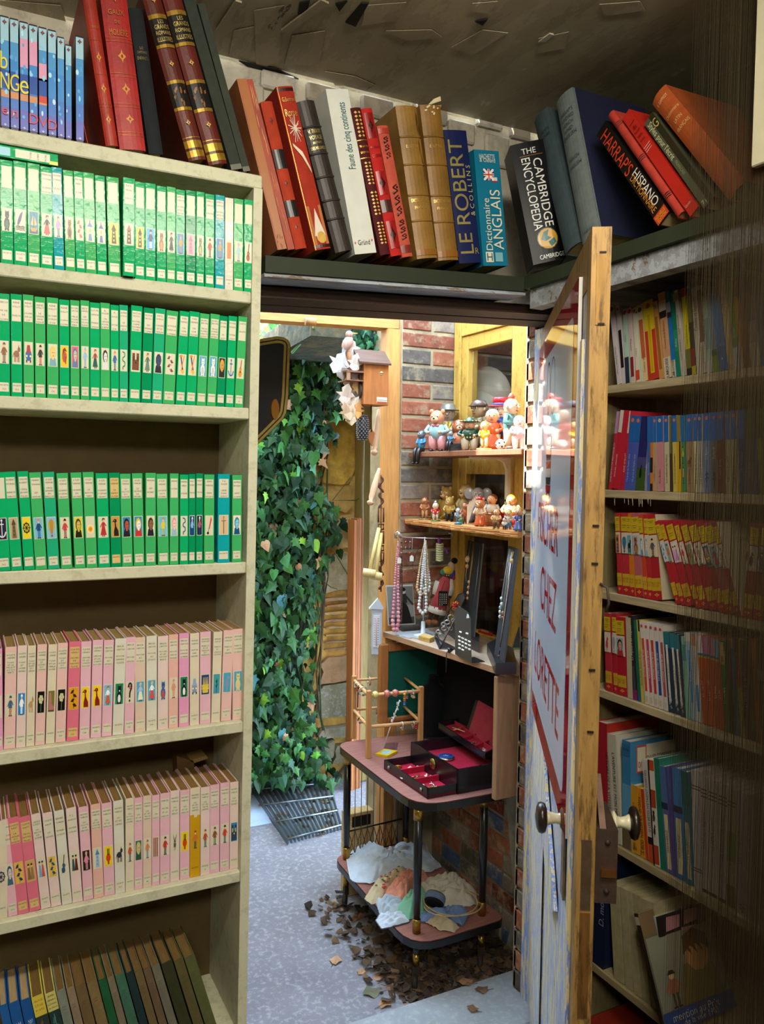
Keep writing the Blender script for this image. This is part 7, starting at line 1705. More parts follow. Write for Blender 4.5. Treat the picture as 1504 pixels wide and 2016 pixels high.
# -- cuckoo clock and small things on the post
def clock():
 Y0, Y1 = 2.490, 2.572
 xl, xr = at(1, Y0, 716, 750).x, at(1, Y0, 765, 750).x
 zb, zt, zr = at(1, Y0, 740, 797).z, at(1, Y0, 740, 716).z, at(1, Y0, 740, 688).z
 c = Vector((xr, Y1, zb)); o = thing('cuckoo_clock', 'carved wooden cuckoo clock hanging on the timber post', 'clock', c)
 b = B(); b.bbox(xl, xr, Y0, Y1, zb, zt, 'a8683a', .001); b.build('case', M_WOODZ, o, c)
 ym = (Y0 + Y1) / 2; b = B()
 for a, e in ((Y0 - .012, ym), (Y1 + .002, ym)):
  b.hexa([(xl - .022, a, zt - .004), (xr + .004, a, zt - .004), (xr + .004, e, zr - .004), (xl - .022, e, zr - .004), (xl - .022, a, zt + .002), (xr + .004, a, zt + .002), (xr + .004, e, zr + .003), (xl - .022, e, zr + .003)], '54392c')
 b.prism([(xl, Y0, zt), (xl, Y1, zt), (xl, ym, zr - .004)], (xr - xl, 0, 0), 'a8683a'); b.build('roof', M_WOODX, o, c)
 p = at(1, Y0, 751, 735); b = B(); b.lathe([(.007, 0), (.006, .0015)], 'd8c8a0', (p.x, Y0 + .0005, p.z), 14, (0, -1, 0)); b.box(p.x - .006, p.x + .006, Y0 - .0024, Y0 - .0012, p.z - .001, p.z + .001, '3a2a1a'); b.build('peg_hole', M_PLASTIC, o, c)
 p = at(1, Y0, 752, 788); b = B(); b.box(p.x - .020, p.x + .019, Y0 - .0012, Y0 - .0003, p.z - .010, p.z + .010, 'd8cfc0'); b.box(p.x - .019, p.x + .018, Y0 - .002, Y0 - .0012, p.z - .009, p.z - .005, 'b8402c'); b.box(p.x - .019, p.x + .018, Y0 - .002, Y0 - .0012, p.z + .0, p.z + .001, '777'); b.build('paper_label', M_PRINT, o, c)
 rnd = random.Random(2); XF = xl - .001
 def leaf(px, py, ang, s, col, y=2.52):
  q = at(1, y, px, py); b = B(); pts = []
  for (u, v) in ((0, -.5), (.25, -.25), (.2, -.05), (.5, 0), (.25, .15), (.3, .35), (0, .6), (-.3, .35), (-.25, .15), (-.5, 0), (-.2, -.05), (-.25, -.25)):
   a = math.radians(ang); x, z = u * math.cos(a) - v * math.sin(a), u * math.sin(a) + v * math.cos(a); pts.append((q.x + x * s, q.y + abs(u) * s * .3, q.z + z * s))
  b.prism(pts, (.002, .009, 0), col); b.build('carved_leaf', M_WOODZ, o, c)
 for px, py, a, s, col in ((702, 690, 20, .060, 'b8a8a0'), (695, 706, -10, .055, 'c8bcb8'), (708, 712, 170, .05, 'c0b0a8'), (676, 712, 150, .062, 'b8b4b8'), (681, 727, 185, .05, 'b0a49c'), (712, 752, -5, .062, 'c9a068'), (717, 765, 20, .05, 'cfa870'), (690, 775, 170, .06, 'b8a498'), (688, 790, -15, .05, 'a8948c'), (699, 795, 180, .066, 'c8bcb4'), (711, 795, 160, .05, 'cbb8a4'), (691, 808, 200, .05, 'b89a80'), (713, 806, 175, .045, 'c08a50'), (700, 815, 180, .055, 'c9b49c'), (705, 742, 0, .04, '9a8c8c'), (697, 760, 30, .045, 'a89a94')):
  leaf(px - 7, py, a, s * 1.2, col, 2.485 + rnd.random() * .04)
 b = B(); q0 = at(1, 2.52, 684, 676); k = kpx(q0)
 b.ell(q0, (.018, .016, .028), 'a8887c', 10, 8, (0, .5, 0)); b.ell(q0 + Vector((.006, 0, .030)), .013, 'b08a80', 9, 7); b.lathe([(.005, 0), (.001, .024)], 'c98a4a', q0 + Vector((.014, 0, .033)), 7, (1, 0, .15)); b.prism([q0 + Vector((-.016, -.006, .01)), q0 + Vector((-.02, -.006, -.05)), q0 + Vector((-.005, -.006, -.02))], (0, .01, 0), '8a9098')
 b.tube([q0 + Vector((.004, 0, -.028)), q0 + Vector((.012, .01, -.065)), q0 + Vector((.04, .02, -.11))], [.008, .009, .008], '9a6a44', 7); b.build('carved_bird', M_WOODZ, o, c)
 b = B()
 for i in range(7):
  q = at(1, 2.49 + .011 * i, 683, 738); b.box(q.x + .0 + i * .0, q.x + .012, 2.488 + .011 * i, 2.496 + .011 * i, q.z - .017, q.z + .012, 'b08a70' if i % 2 else '9c745c')
 q = at(1, 2.49, 683, 738); b.box(q.x - .002, XF, 2.486, 2.574, q.z + .010, q.z + .016, '7a5442'); b.box(q.x + .002, XF, 2.490, 2.570, q.z - .018, q.z - .014, '7a5442'); b.build('balcony', M_WOODZ, o, c)
 b = B(); q = at(1, 2.53, 706, 770); b.lathe([(.034, 0), (.036, .004), (.026, .006)], '4a3a34', (XF - .001, 2.53, q.z), 18, (-1, 0, 0)); b.box(XF - .012, XF - .009, 2.527, 2.533, q.z, q.z + .024, 'd8d0c0'); b.box(XF - .012, XF - .009, 2.53, 2.548, q.z - .002, q.z + .003, 'd8d0c0'); b.build('dial', M_WOODZ, o, c)
 b = B(); q = at(1, 2.53, 712, 740); b.box(XF - .006, XF, 2.505, 2.555, zt - .06, zt - .005, '5a4a44'); b.build('bird_door', M_WOODZ, o, c)
 q = at(1, 2.53, 714, 842); k = kpx(q); hw = 26 * k; b = B(); b.lathe([(.003, hw), (.012, hw * .9), (.0185, hw * .5), (.0195, 0), (.0175, -hw * .6), (.012, -hw * .92), (.003, -hw)], '4a4a50', q, 14)
 for i in range(13):
  for j in range(10):
   zz = -hw * .9 + i * hw * .15; r = .0195 * (1 - (zz / hw) ** 4 * .5); a = j * .628 + (i % 2) * .314
   b.ell(q + Vector((r * math.cos(a), r * math.sin(a), zz)), (.004, .004, .003), '7a7c84', 5, 4)
 b.build('pine_cone_weight', M_METAL, o, c)
 b = B(); b.tube([q + Vector((0, 0, hw)), (q.x, 2.53, zb)], .0015, '8a7a5a', 5); b.build('chain', M_METAL, o, c)
 q1, q2 = at(1, 2.535, 731, 797), at(1, 2.535, 731, 850); b = B(); b.tube([q1, q2], .0025, '5a3420', 6); b.prism([q2 + Vector((x, 0, z)) for x, z in ((0, .01), (.014, -.005), (.010, -.025), (.004, -.05), (-.006, -.035), (-.016, -.012))], (0, .005, 0), '9a6238'); b.build('pendulum', M_WOODZ, o, c)
clock()
def post_things():
 YP = 2.570
 for (x0, y0, x1, y1, lab) in ((746, 806, 736, 896, 'turned pale wooden rod hanging under the clock'), (747, 922, 728, 994, 'turned pale wooden rod slanting left of the post, lower one')):
  a, e = at(1, YP + .01, x0, y0), at(1, YP - .01, x1, y1); o = thing('wooden_rod', lab, 'rod', e)
  d = e - a; b = B(); b.tube([a + d * t for t in (0, .2, .5, .8, .88, .92, .96, 1)], [.005, .009, .012, .011, .007, .012, .012, .006], 'c9a58a', 9); b.build('rod', M_WOODZ, o, e)
 for i, (x0, y0, x1, y1) in enumerate(((746, 1040, 727, 1128), (750, 1050, 740, 1134))):
  a, e = at(1, YP - .004, x0, y0), at(1, YP - .05, x1, y1); o = thing('toy_mallet', ('small pale wooden mallet hanging by the post, left one', 'small pale wooden mallet hanging by the post, right one')[i], 'mallet', e)
  b = B(); b.tube([a, e], .007, 'c9b274', 9); b.build('handle', M_WOODZ, o, e)
  d = Vector((.85, -.5, -.12)).normalized() * .022; b = B(); b.tube([e - d, e - d * .96, e + d * .96, e + d], [.012, .014, .014, .012], 'd3c08a', 12); b.build('mallet_head', M_WOODZ, o, e)
 P0 = at(1, 2.571, 750, 1050); o = thing('fretwork', 'dark brown fretwork carving fixed down the timber post', 'carving', P0); b = B()
 def q(dx, y): return at(1, 2.571, 750 + dx, y)
 def curl(cy, s): return [q(s * 4 * math.sin(t * .9), cy - 16 + t * 3.4) for t in range(10)]
 for cy, s in ((955, 1), (985, -1), (1118, 1), (1146, -1)): b.tube(curl(cy, s), .0042, '5a3a30', 6); b.tube([q(-s * 3, cy - 4), q(-s * 5, cy + 3), q(0, cy + 6)], .003, '5a3a30', 6)
 for y0, y1 in ((1000, 1028), (1032, 1042), (1046, 1070), (1074, 1084), (1088, 1106)):
  b.tube([q(-5, y0), q(5, y0), q(5, y1), q(-5, y1)], .0034, '54362c', 6, closed=True)
 b.tube([q(0, 935), q(0, 1165)], .0026, '54362c', 6); b.build('carving', M_WOODZ, o, P0)
 c = at(1, 2.545, 742, 1288); k = kpx(c); o = thing('thermometer', 'pale blue house shaped thermometer hanging at the foot of the post', 'thermometer', c, (0, 0, -YAW))
 b = B(); b.bbox(-11 * k, 9 * k, -.004, .026, 0, 90 * k, 'b4c4dc', .001); b.build('body', M_PLAIN, o); b = B(); b.bbox(-8 * k, 5 * k, -.0065, -.0042, 14 * k, 78 * k, 'd0dae8', .0008); b.build('scale_plate', M_PLAIN, o)
 b = B(); b.tube([(-1.5 * k, -.0085, 18 * k), (-1.5 * k, -.0085, 74 * k)], .0016, 'd8a0b0', 6); b.build('glass_tube', M_BEAD, o)
 b = B()
 for i in range(12): b.box(-6 * k, -3.4 * k, -.0072, -.0066, (20 + i * 4.6) * k, (21 + i * 4.6) * k, 'a8748c'); b.box(.6 * k, 3.4 * k, -.0072, -.0066, (20 + i * 4.6) * k, (21 + i * 4.6) * k, '5a6a88')
 b.build('scale_marks', M_PRINT, o)
 b = B(); b.prism([(-17 * k, -.010, 90 * k), (12 * k, -.010, 90 * k), (0, -.010, 110 * k)], (0, .040, 0), 'c4d0e2'); b.build('roof', M_PLAIN, o)
 c = at(1, 3.46, 702, 1480); o = thing('folding_panel', 'stack of narrow brown wooden slats standing against the far wall', 'panel', c)
 for i, (x0, x1, yt, col) in enumerate(((692, 697, 1024, 'a8683c'), (697.4, 702, 1022, '8a5430'), (702.4, 706, 1021, 'a06238'), (706.4, 710, 1020, '7a4828'))):
  a, e = at(1, 3.46 + i * .004, x0, 1480), at(1, 3.46 + i * .004, x1, 1480); zt = at(1, 3.46, x0, yt).z
  b = B(); b.bbox(a.x, e.x, 3.46 + i * .004, 3.53, -.0195, zt, col, .001); b.build('slat', M_WOODZ, o, c)
 a = at(1, 3.535, 716, 850); o = thing('rope', 'thin twisted rope hanging down the olive doorpost', 'rope', a); b = B(); b.tube([(a.x + .002 * math.sin(i), 3.54, a.z - (a.z) * i / 30) for i in range(31)], .0065, '8a7a58', 6); b.build('cord', M_FABRIC, o, a)
 a = at(1, 2.575, 612, 633); o = thing('cork', 'bottle cork with pale rim stuck under the timber beam', 'cork', a); b = B(); b.lathe([(.012, -.018), (.013, 0), (.012, .018)], 'a8784a', a, 12, (1, -.2, 0)); b.build('cork', M_CARD, o, a); b = B(); b.lathe([(.013, -.020), (.0145, -.018)], 'd0c8d0', a, 12, (1, -.2, 0)); b.build('rim', M_METAL, o, a)
 Y = 2.05; c = at(1, Y, 500, 870)
 out = [(300, 715), (515, 667), (545, 662), (558, 664), (567, 669), (572, 679), (571, 704), (568, 778), (564, 812), (558, 825), (512, 871), (300, 1068)]
 def off_(d):
  n = len(out); r = []
  for i, (x, y) in enumerate(out):
   (xa, ya), (xb, yb_) = out[max(i - 1, 0)], out[min(i + 1, n - 1)]
   tx, ty = xb - xa, yb_ - ya; l = math.hypot(tx, ty); r.append((x - ty / l * d, y + tx / l * d))
  return r
 o = thing('table_leaf', 'black lacquered table leaf with brass rim hanging left of the doorway', 'table leaf', c)
 b = B(); b.prism([at(1, Y, x, y) for x, y in out], (0, .022, 0), '15130f', 'a8863c'); b.build('panel', M_BLACK, o, c)
 for d, nm in ((3.2, 'brass_band'), (10.5, 'brass_band')):
  b = B(); A, C_ = off_(d - 2.4), off_(d + 2.4); m = len(A)
  b.add([at(1, Y - .0008, x, y) for x, y in A] + [at(1, Y - .0008, x, y) for x, y in C_], [(i, i + 1, m + i + 1, m + i) for i in range(m - 1)], 'c0a050'); b.build(nm, M_GOLD, o, c)
 q = at(1, Y, 541, 806); k = kpx(q); b = B(); b.add([q + Vector((8 * k * math.cos(i * .314), -.004, 20 * k * math.sin(i * .314))) for i in range(20)] + [q + Vector((9 * k * math.cos(i * .314), -.0, 21 * k * math.sin(i * .314))) for i in range(20)], [tuple(range(20))] + [(i, (i + 1) % 20, 20 + (i + 1) % 20, 20 + i) for i in range(20)], 'a8702a'); b.build('brass_plate', M_GOLD, o, c)
post_things()
# -- jewellery on the lower shelf
ZL = 0.9353
def beads(b, pts, sizes, col, n=8):
 for p, s in zip(pts, sizes): b.ell(p, s, random.choice(col) if isinstance(col, list) else col, n, 6)
def LZP(px, py):
 q = at(2, ZL, px, py)
 if q.y > 2.525: q = Vector((on_line(px, 0, (1.45, 2.525, 0), ZL), 2.525, ZL))
 return q
def jewels():
 def c7(x, y): return (690 + x / 4.065, 1020 + y / 4.065)
 P = Vector((on_line(c7(580, 0)[0], 0, (1.35, 2.44, 0), ZL), 2.44, ZL)); k = kpx(P)
 def L(x, y, d=0.0):     # local plane through the stand, facing the camera
  px, py = c7(x, y); return P + RTH * ((px - proj(P)[0]) * k) + ZZ * (zat(P, py) - P.z) + FWH * d
 o = thing('necklace_stand', 'chrome cross bar stand with clear foot holding necklaces', 'stand', P)
 b = B(); b.lathe([(.034, 0), (.034, .004), (.008, .008), (.007, 27 * k), (.004, 28 * k)], 'c9d4e4', P, 16); b.build('foot', M_PLASTIC, o, P)
 b = B(); b.tube([P + ZZ * .02, L(582, 150)], .0022, 'b8bcc4', 7); b.build('rod', M_METAL, o, P)
 b = B(); b.tube([L(345, 165), L(340, 130), L(365, 112), L(395, 140), L(400, 155), L(560, 160), L(780, 162), L(808, 150), L(800, 122), L(770, 118)], .0024, 'b4b8c0', 7); b.build('cross_bar', M_METAL, o, P)
 b = B(); b.tube([L(360, 165, -.01), L(348, 140, -.01), L(372, 125, -.01), L(384, 158, -.01)], .0024, 'a4a8b0', 7); b.build('hook', M_METAL, o, P)
 def necklace(lab, pts, s0, s1, col, d=-.012, closed=True, n=8):
  q = [L(x, y, d) for x, y in pts]
  seg = [(q[i + 1] - q[i]).length for i in range(len(q) - 1)]; tot = sum(seg); out = []; dist = 0; r = s0
  while dist < tot:
   dd = dist; i = 0
   while i < len(seg) - 1 and dd > seg[i]: dd -= seg[i]; i += 1
   f = dist / tot; r = s0 + (s1 - s0) * (1 - abs(2 * f - 1)); out.append((q[i].lerp(q[i + 1], min(1, dd / seg[i])), r)); dist += 2 * r * .98
  t = thing('bead_necklace', lab, 'necklace', q[0], (0, 0, 0), 'necklaces on the cross bar'); cc = q[0]
  b = B(); b.tube(q, .0008, '8a8078', 4); b.build('string', M_FABRIC, t, cc)
  for p, r in out[:290]:
   b = B(); b.ell(p, (r, r, r * 1.12), random.choice(col) if isinstance(col, list) else col, n, 6); b.build('bead', M_BEAD, t, cc)
  return t
 necklace('pink bead necklace with growing beads, hanging from the bar end', [(368, 190), (352, 420), (342, 700), (336, 830), (348, 895), (372, 892), (382, 830), (376, 620), (374, 420), (372, 240), (368, 190)], .0024, .0082, ['c9889c', 'd398a8', 'c07c94'], -.014)
 necklace('dark brown bead necklace behind the pink one', [(398, 180), (394, 400), (386, 640), (392, 830), (404, 836), (408, 640), (404, 400), (400, 180)], .0024, .0036, ['5a3a30', '4a3028', '6a463a'], .004)
 necklace('cream pearl necklace, outer loop on the stand', [(580, 180), (552, 330), (530, 500), (524, 560), (545, 600), (575, 604), (600, 585), (606, 500), (606, 330), (592, 180)], .0020, .0056, ['cbb28c', 'c4a880'], -.012)
 necklace('white pearl necklace, long inner loop on the stand', [(582, 180), (574, 400), (548, 640), (540, 720), (570, 758), (602, 730), (598, 640), (588, 400), (586, 180)], .0022, .0068, ['d3d6dc', 'c6cad4'], -.016)
 necklace('white pearl necklace, shorter loop with large beads', [(584, 180), (566, 380), (560, 520), (590, 590), (622, 570), (626, 520), (606, 360), (590, 180)], .0018, .0066, ['d0d4dc', 'c2c8d4'], -.008)
 t = thing('bracelet', 'pale green folded bracelet tied with purple ribbon on the bar', 'bracelet', L(695, 165)); cc = L(695, 165); b = B()
 for i in range(8): b.tube([L(672, 205 + i * 18, -.006), L(700, 212 + i * 18, -.009), L(728, 205 + i * 18, -.006)], .004, 'b8bc98', 7)
 b.build('links', M_PLASTIC, t, cc); b = B(); b.ell(L(694, 178, -.006), (.006, .005, .010), '8a3aa4', 8, 6); b.prism([L(735, 235, -.004), L(745, 230, -.004), L(772, 275, -.004), L(760, 284, -.004)], (0, .001, 0), '7a3a94'); b.tube([L(694, 178), L(694, 162)], .0012, '8a3aa4', 5); b.tube([L(706, 190), L(740, 236)], .001, '8a3aa4', 5); b.build('ribbon', M_FABRIC, t, cc)
 for (x, y, lab) in ((381, 338, 'white paper price tag on the pink necklace'), (479, 320, 'white paper price tag hanging under the cross bar')):
  t = thing('price_tag', lab, 'tag', L(x, y)); cc = L(x, y); b = B(); b.prism([L(x - 15, y + 22, -.02), L(x + 15, y + 22, -.02), L(x + 15, y - 14, -.02), L(x, y - 28, -.02), L(x - 15, y - 14, -.02)], (0, .0008, 0), 'd6d4d0'); b.build('card', M_CARD, t, cc); b = B(); b.tube([L(x, y - 26, -.019), L(x + 2, y - 70, -.012), L(x + 4, 160, -.003)], .0007, 'b03a40' if x < 400 else '888', 4); b.build('string', M_FABRIC, t, cc)
 t = thing('earring_card', 'row of hanging earrings under the left half of the bar', 'earrings', L(430, 180)); cc = L(430, 180)
 for i in range(3):
  for j in range(3):
   b = B(); x, y = 398 + i * 34, 188 + j * 44; b.tube([L(x, y - 26, .002), L(x, y, .002)], .0006, '9a9aa0', 4); b.ell(L(x, y + 8, .002), (.004, .003, .005), ['6a5a58', 'a8604a', '8a8a90'][(i + j) % 3], 7, 5); b.build('earring', M_METAL, t, cc)
 t = thing('cord', 'thin black cord curling beside the pearl necklaces', 'cord', L(525, 250)); cc = L(525, 250); b = B(); b.tube([L(575, 190, .02), L(530, 260, .02), L(495, 340, .02), L(490, 400, .02), L(510, 440, .02), L(540, 450, .02)], .0009, '222', 5); b.build('cord', M_FABRIC, t, cc)
 a = [at(1, 2.549, *c7(282, 540)), at(1, 2.549, *c7(498, 532)), at(1, 2.545, *c7(520, 850)), at(1, 2.545, *c7(302, 862))]; c = a[3]
 o = thing('photo_print', 'old black and white photograph of a person in a long dress, propped behind the necklaces', 'photograph', c); b = B(); b.prism(a, (0, .002, 0), 'c9c7c0'); b.build('print', M_CARD, o, c)
 b = B(); ux, uy = a[2] - a[3], a[0] - a[3]; pc = Pic(b, a[3] - Vector((0, .0006, 0)), ux.normalized(), uy.normalized(), ux.length, uy.length, (0, -1, 0)); pc.R(.03, .03, .97, .97, '8a8a88'); pc.R(.03, .03, .97, .2, '4a4a48'); pc.R(.5, .5, .97, .97, '6e6e6c'); pc.P([(.3, .04), (.9, .04), (.76, .45), (.62, .62), (.5, .45)], '1e1e1e'); pc.P([(.52, .55), (.74, .55), (.72, .78), (.56, .78)], '2c2c2c'); pc.E(.63, .85, .075, .07, 'b4b0a8'); pc.E(.62, .89, .09, .05, '1e1e1e'); pc.Ln([(.7, .72), (.95, .5)], .04, '2c2c2c'); b.build('picture', M_PRINT, o, c)
 c = LZP(*c7(500, 920)); o = thing('doily', 'grey white lace doily under the necklace stand', 'doily', c); b = B(); rnd = random.Random(4); n = 40; pts = []
 for i in range(n): a = 2 * math.pi * i / n; r = 1 + .10 * math.cos(a * 13); q = LZP(*c7(520 + 160 * r * math.cos(a), 925 + 38 * r * math.sin(a))); pts.append((q.x, q.y, ZL + .0003))
 b.prism(pts, (0, 0, .0015), 'aab0ba'); b.build('lace', M_FABRIC, o, c)
 a, e = LZP(*c7(405, 880)), LZP(*c7(555, 862)); o = thing('fabric_roll', 'dark grey fabric roll lying behind the doily', 'roll', a); d = Vector((0, 0, .012)); b = B(); b.tube([a + d, a.lerp(e, .05) + d, a.lerp(e, .95) + d, e + d], [.008, .011, .011, .007], '3f3c38', 12); b.build('roll', M_FABRIC, o, a)
 b = B()
 for i in range(9): q = a.lerp(e, .08 + .1 * i) + d; b.tube([q + (e - a) * .0 + Vector((0, 0, .0113)).copy() * math.cos(t * .785) + FWH * (.0113 * math.sin(t * .785)) for t in range(8)], .001, '57534c', 4, closed=True)
 b.build('binding', M_FABRIC, o, a)
 F = [LZP(*c7(*p)) for p in ((545, 975), (632, 1000), (672, 985), (590, 955))]; o = thing('trinket_box', 'small pale wooden box with a metal hasp at the shelf edge', 'box', F[0]); b = B(); b.prism([p + ZZ * .0003 for p in F], (0, 0, .011), 'b8965a'); b.build('box_body', M_PINE, o, F[0]); b = B(); b.prism([p + ZZ * .0115 for p in F], (0, 0, .004), 'c4a468'); b.build('lid', M_PINE, o, F[0]); b = B(); m = (F[0] + F[1]) / 2; b.ell(m + ZZ * .010 - FWH * .001, (.003, .002, .003), 'c9a84a', 7, 5); b.build('hasp', M_GOLD, o, F[0])
 P2 = Vector((on_line(c7(665, 0)[0], 0, (1.45, 2.49, 0), ZL), 2.49, ZL)); k2 = kpx(P2); o = thing('doll', 'cloth doll in red dress, white sleeves and bright headscarf, leaning in the corner', 'doll', P2)
 def D(x, y, d=0.0): px, py = c7(x, y); return P2 + RTH * ((px - proj(P2)[0]) * k2) + ZZ * (zat(P2, py) - P2.z) + FWH * d
 b = B()
 for x0, x1 in ((655, 625), (700, 672)):
  b.tube([D(x0, 740), D((x0 + x1) / 2, 780), D(x1, 820)], [.011, .009, .007], '4a2e24', 9); b.ell(D(x1, 828, -.01), (.011, .017, .009), '9a5a34', 9, 6)
 for s in ((690, 520, 672, 600, 660, 640), (790, 500, 790, 580, 790, 640)): b.tube([D(s[0], s[1]), D(s[2], s[3]), D(s[4], s[5])], [.010, .008, .006], '4a2e24', 8)
 b.tube([D(762, 470), D(770, 440)], .010, '4a2e24', 9); b.build('body', M_FABRIC, o, P2)
 b = B(); b.tube([D(770, 475), D(745, 520), D(715, 640), D(695, 720)], [.016, .024, .027, .032], 'b0484e', 12); b.build('dress', M_FABRIC, o, P2)
 b = B(); b.tube([D(695, 705), D(690, 735), D(684, 758)], [.031, .033, .034], 'd6d2cc', 12); b.build('petticoat', M_FABRIC, o, P2)
 b = B(); b.tube([D(700, 505), D(684, 560), D(676, 610)], [.013, .014, .013], 'd0ccc8', 9); b.tube([D(786, 485), D(790, 560), D(788, 615)], [.013, .014, .013], 'd0ccc8', 9); b.build('sleeve', M_FABRIC, o, P2)
 b = B(); b.ell(D(768, 450), (.017, .017, .020), '5a3a2c', 10, 8); b.ell(D(760, 452, -.016), (.003, .002, .002), 'e0dcd0', 5, 4); b.ell(D(774, 452, -.016), (.003, .002, .002), 'e0dcd0', 5, 4); b.ell(D(767, 458, -.018), (.003, .003, .004), '4a2e24', 5, 4); b.ell(D(767, 466, -.016), (.005, .002, .0015), '8a3a34', 5, 4); b.build('head', M_FABRIC, o, P2)
 b = B(); b.ell(D(775, 420), (.022, .020, .017), 'c9a830', 10, 7); b.ell(D(740, 430), (.014, .014, .012), '3a8a80', 8, 6); b.ell(D(800, 442), (.015, .014, .020), '3a3a90', 8, 6); b.ell(D(812, 470), (.010, .01, .012), 'b02a3a', 8, 6); b.ell(D(798, 385), (.014, .013, .018), 'b89a80', 8, 6); b.ell(D(822, 340), (.013, .012, .012), '141414', 8, 6); b.build('headscarf', M_FABRIC, o, P2)
 b = B(); b.bbox(-.016, .016, -.003, .003, -.026, .026, '1c1a1c', .001); q = b.build('shoulder_bag', M_VELVET, o); q.location = D(730, 630, -.034) - P2; q.rotation_euler = (0, 0, -YAW)
 b = B(); rnd = random.Random(6)
 for i in range(26): b.ell(D(706 + (i % 4) * 16, 596 + (i // 4) * 14, -.0375), (.0018, .0015, .0018), 'e0dcd4', 5, 4)
 b.tube([D(712, 590, -.034), D(725, 540, -.03), D(745, 490, -.02)], .0012, '222', 5); b.build('bag_beads', M_PLASTIC, o, P2)
 def wedge(pts): return [LZP(*c7(*p)) for p in pts]
 A, Bq, Cq = wedge(((672, 955), (712, 1050), (842, 1052))); o = thing('ring_display', 'black sloping ring rack with silver rings and a red berry ring', 'display', A)
 ks = kpx(A)
 def S(x, y, base): px, py = c7(x, y); q = LZP(*c7(*base)); return q + RTH * ((px - proj(q)[0]) * kpx(q)) + ZZ * (zat(q, py) - q.z)
 tl, tr = S(858, 612, (760, 925)), S(912, 640, (842, 1000)); tm = S(893, 598, (800, 960))
 b = B(); b.tube([A, tl, tm, tr, Bq], .0022, '26262a', 6, closed=True); b.tube([Bq, Cq], .0022, '26262a', 6); b.build('frame', M_PLASTIC, o, A)
 b = B()
 for i in range(6):
  f = .08 + i * .145; b.tube([A.lerp(tl, f), Bq.lerp(tr, f)], .003, '2c2c32', 6)
 b.build('bar', M_PLASTIC, o, A); b = B(); b.prism([Bq + ZZ * .0003, Cq + ZZ * .0003, Cq + FWH * .03 + ZZ * .0003, A + ZZ * .0003], (0, 0, .0018), '2e2e34'); b.build('base_plate', M_PLASTIC, o, A)
 b = B(); b.prism([tl.lerp(A, .12), tl, tm, tr, tr.lerp(Bq, .12)], (.0012, .0015, 0), '3a3c44'); b.build('top_plate', M_PLASTIC, o, A)
 for i, (x, y, r) in enumerate(((700, 905, .007), (728, 925, .008), (745, 880, .008), (770, 830, .009), (800, 790, .010), (740, 845, .007), (715, 935, .006), (800, 880, .007))):
  q = S(x, y, (730 + (900 - y) * .1, 975)); t = thing('finger_ring', 'silver ring on the black sloping ring rack, ' + ('lower left end', 'second from lower left', 'with tan stone, near the base', 'in the middle row', 'topmost, large', 'beside the tan stone', 'lowest, at the frame foot', 'right of the middle')[i], 'ring', q, (0, 0, 0), 'rings on the sloping rack'); b = B(); b.tube([q + RTH * (r * math.cos(a * .6283)) + ZZ * (r * .8 * math.sin(a * .6283)) - FWH * .006 for a in range(10)], .0022, 'c4c8d0', 6, closed=True); b.build('band', M_METAL, t, q); b = B(); b.ell(q - FWH * .008 + ZZ * r * .8, (.004, .003, .003), ['d0d4dc', 'a89a80', 'c4ccd8'][i % 3], 7, 5); b.build('stone', M_BEAD, t, q)
 q = S(836, 695, (790, 950)) - FWH * .012; t = thing('finger_ring', 'red and yellow berry cluster ring on the ring rack', 'ring', q); b = B(); b.tube([q + RTH * (.008 * math.cos(a * .6283)) + ZZ * (.008 * math.sin(a * .6283)) + FWH * .008 for a in range(10)], .002, 'b8a070', 6, closed=True); b.build('band', M_GOLD, t, q)
 for i in range(9):
  b = B(); a = i * .785; b.ell(q + (RTH * (.009 * math.cos(a)) + ZZ * (.010 * math.sin(a)) if i < 8 else -FWH * .003), .0052, ['b8242c', 'c9402c', 'd88a2a', 'c02a34'][i % 4], 8, 6); b.build('berry', M_BEAD, t, q)
 bl, br = LZP(*c7(838, 1090)), LZP(*c7(970, 1160)); o = thing('earring_display', 'black rounded plate with rows of small white studs, slightly tilted', 'display', bl); kk = kpx(bl)
 U = (br - bl); back = (FWH * .055); hgt = zat(bl + back * .8, 1020 + 700 / 4.065) - ZL
 V = ZZ * hgt + back; pts = [bl, br, br + V * .88, br * .85 + bl * .15 + V * .96, (bl + br) / 2 + V, bl * .85 + br * .15 + V * .97, bl + V * .9]
 b = B(); b.prism(pts, FWH * .004, '2a2d34'); b.build('plate', M_PLASTIC, o, bl)
 f4 = [br, LZP(*c7(1075, 1152)), LZP(*c7(990, 1115)), bl.lerp(br, .7)]; b = B(); b.prism([p + ZZ * .0004 for p in f4], (0, 0, .002), '24262c'); b.build('foot', M_PLASTIC, o, bl)
 def onplate(u, v): return bl + U * u + V * v - FWH * .003
 for i, (u, v) in enumerate([(.35, .50), (.75, .53)] + [(.28 + .2 * c_, .17 + .075 * r - .0 * c_) for r in range(4) for c_ in range(4) if not (r == 0 and c_ > 1)]):
  for e in (-.035, .035):
   b = B(); q = onplate(u + e, v); b.ell(q, .0031, 'e4e4e8', 7, 5); b.build('stud', M_BEAD, o, bl)
 b = B(); b.prism([onplate(.72, .83), onplate(.9, .86), onplate(.86, .92), onplate(.78, .93)], (0, -.0006, 0), 'c4d0dc'); b.build('sticker', M_CARD, o, bl)
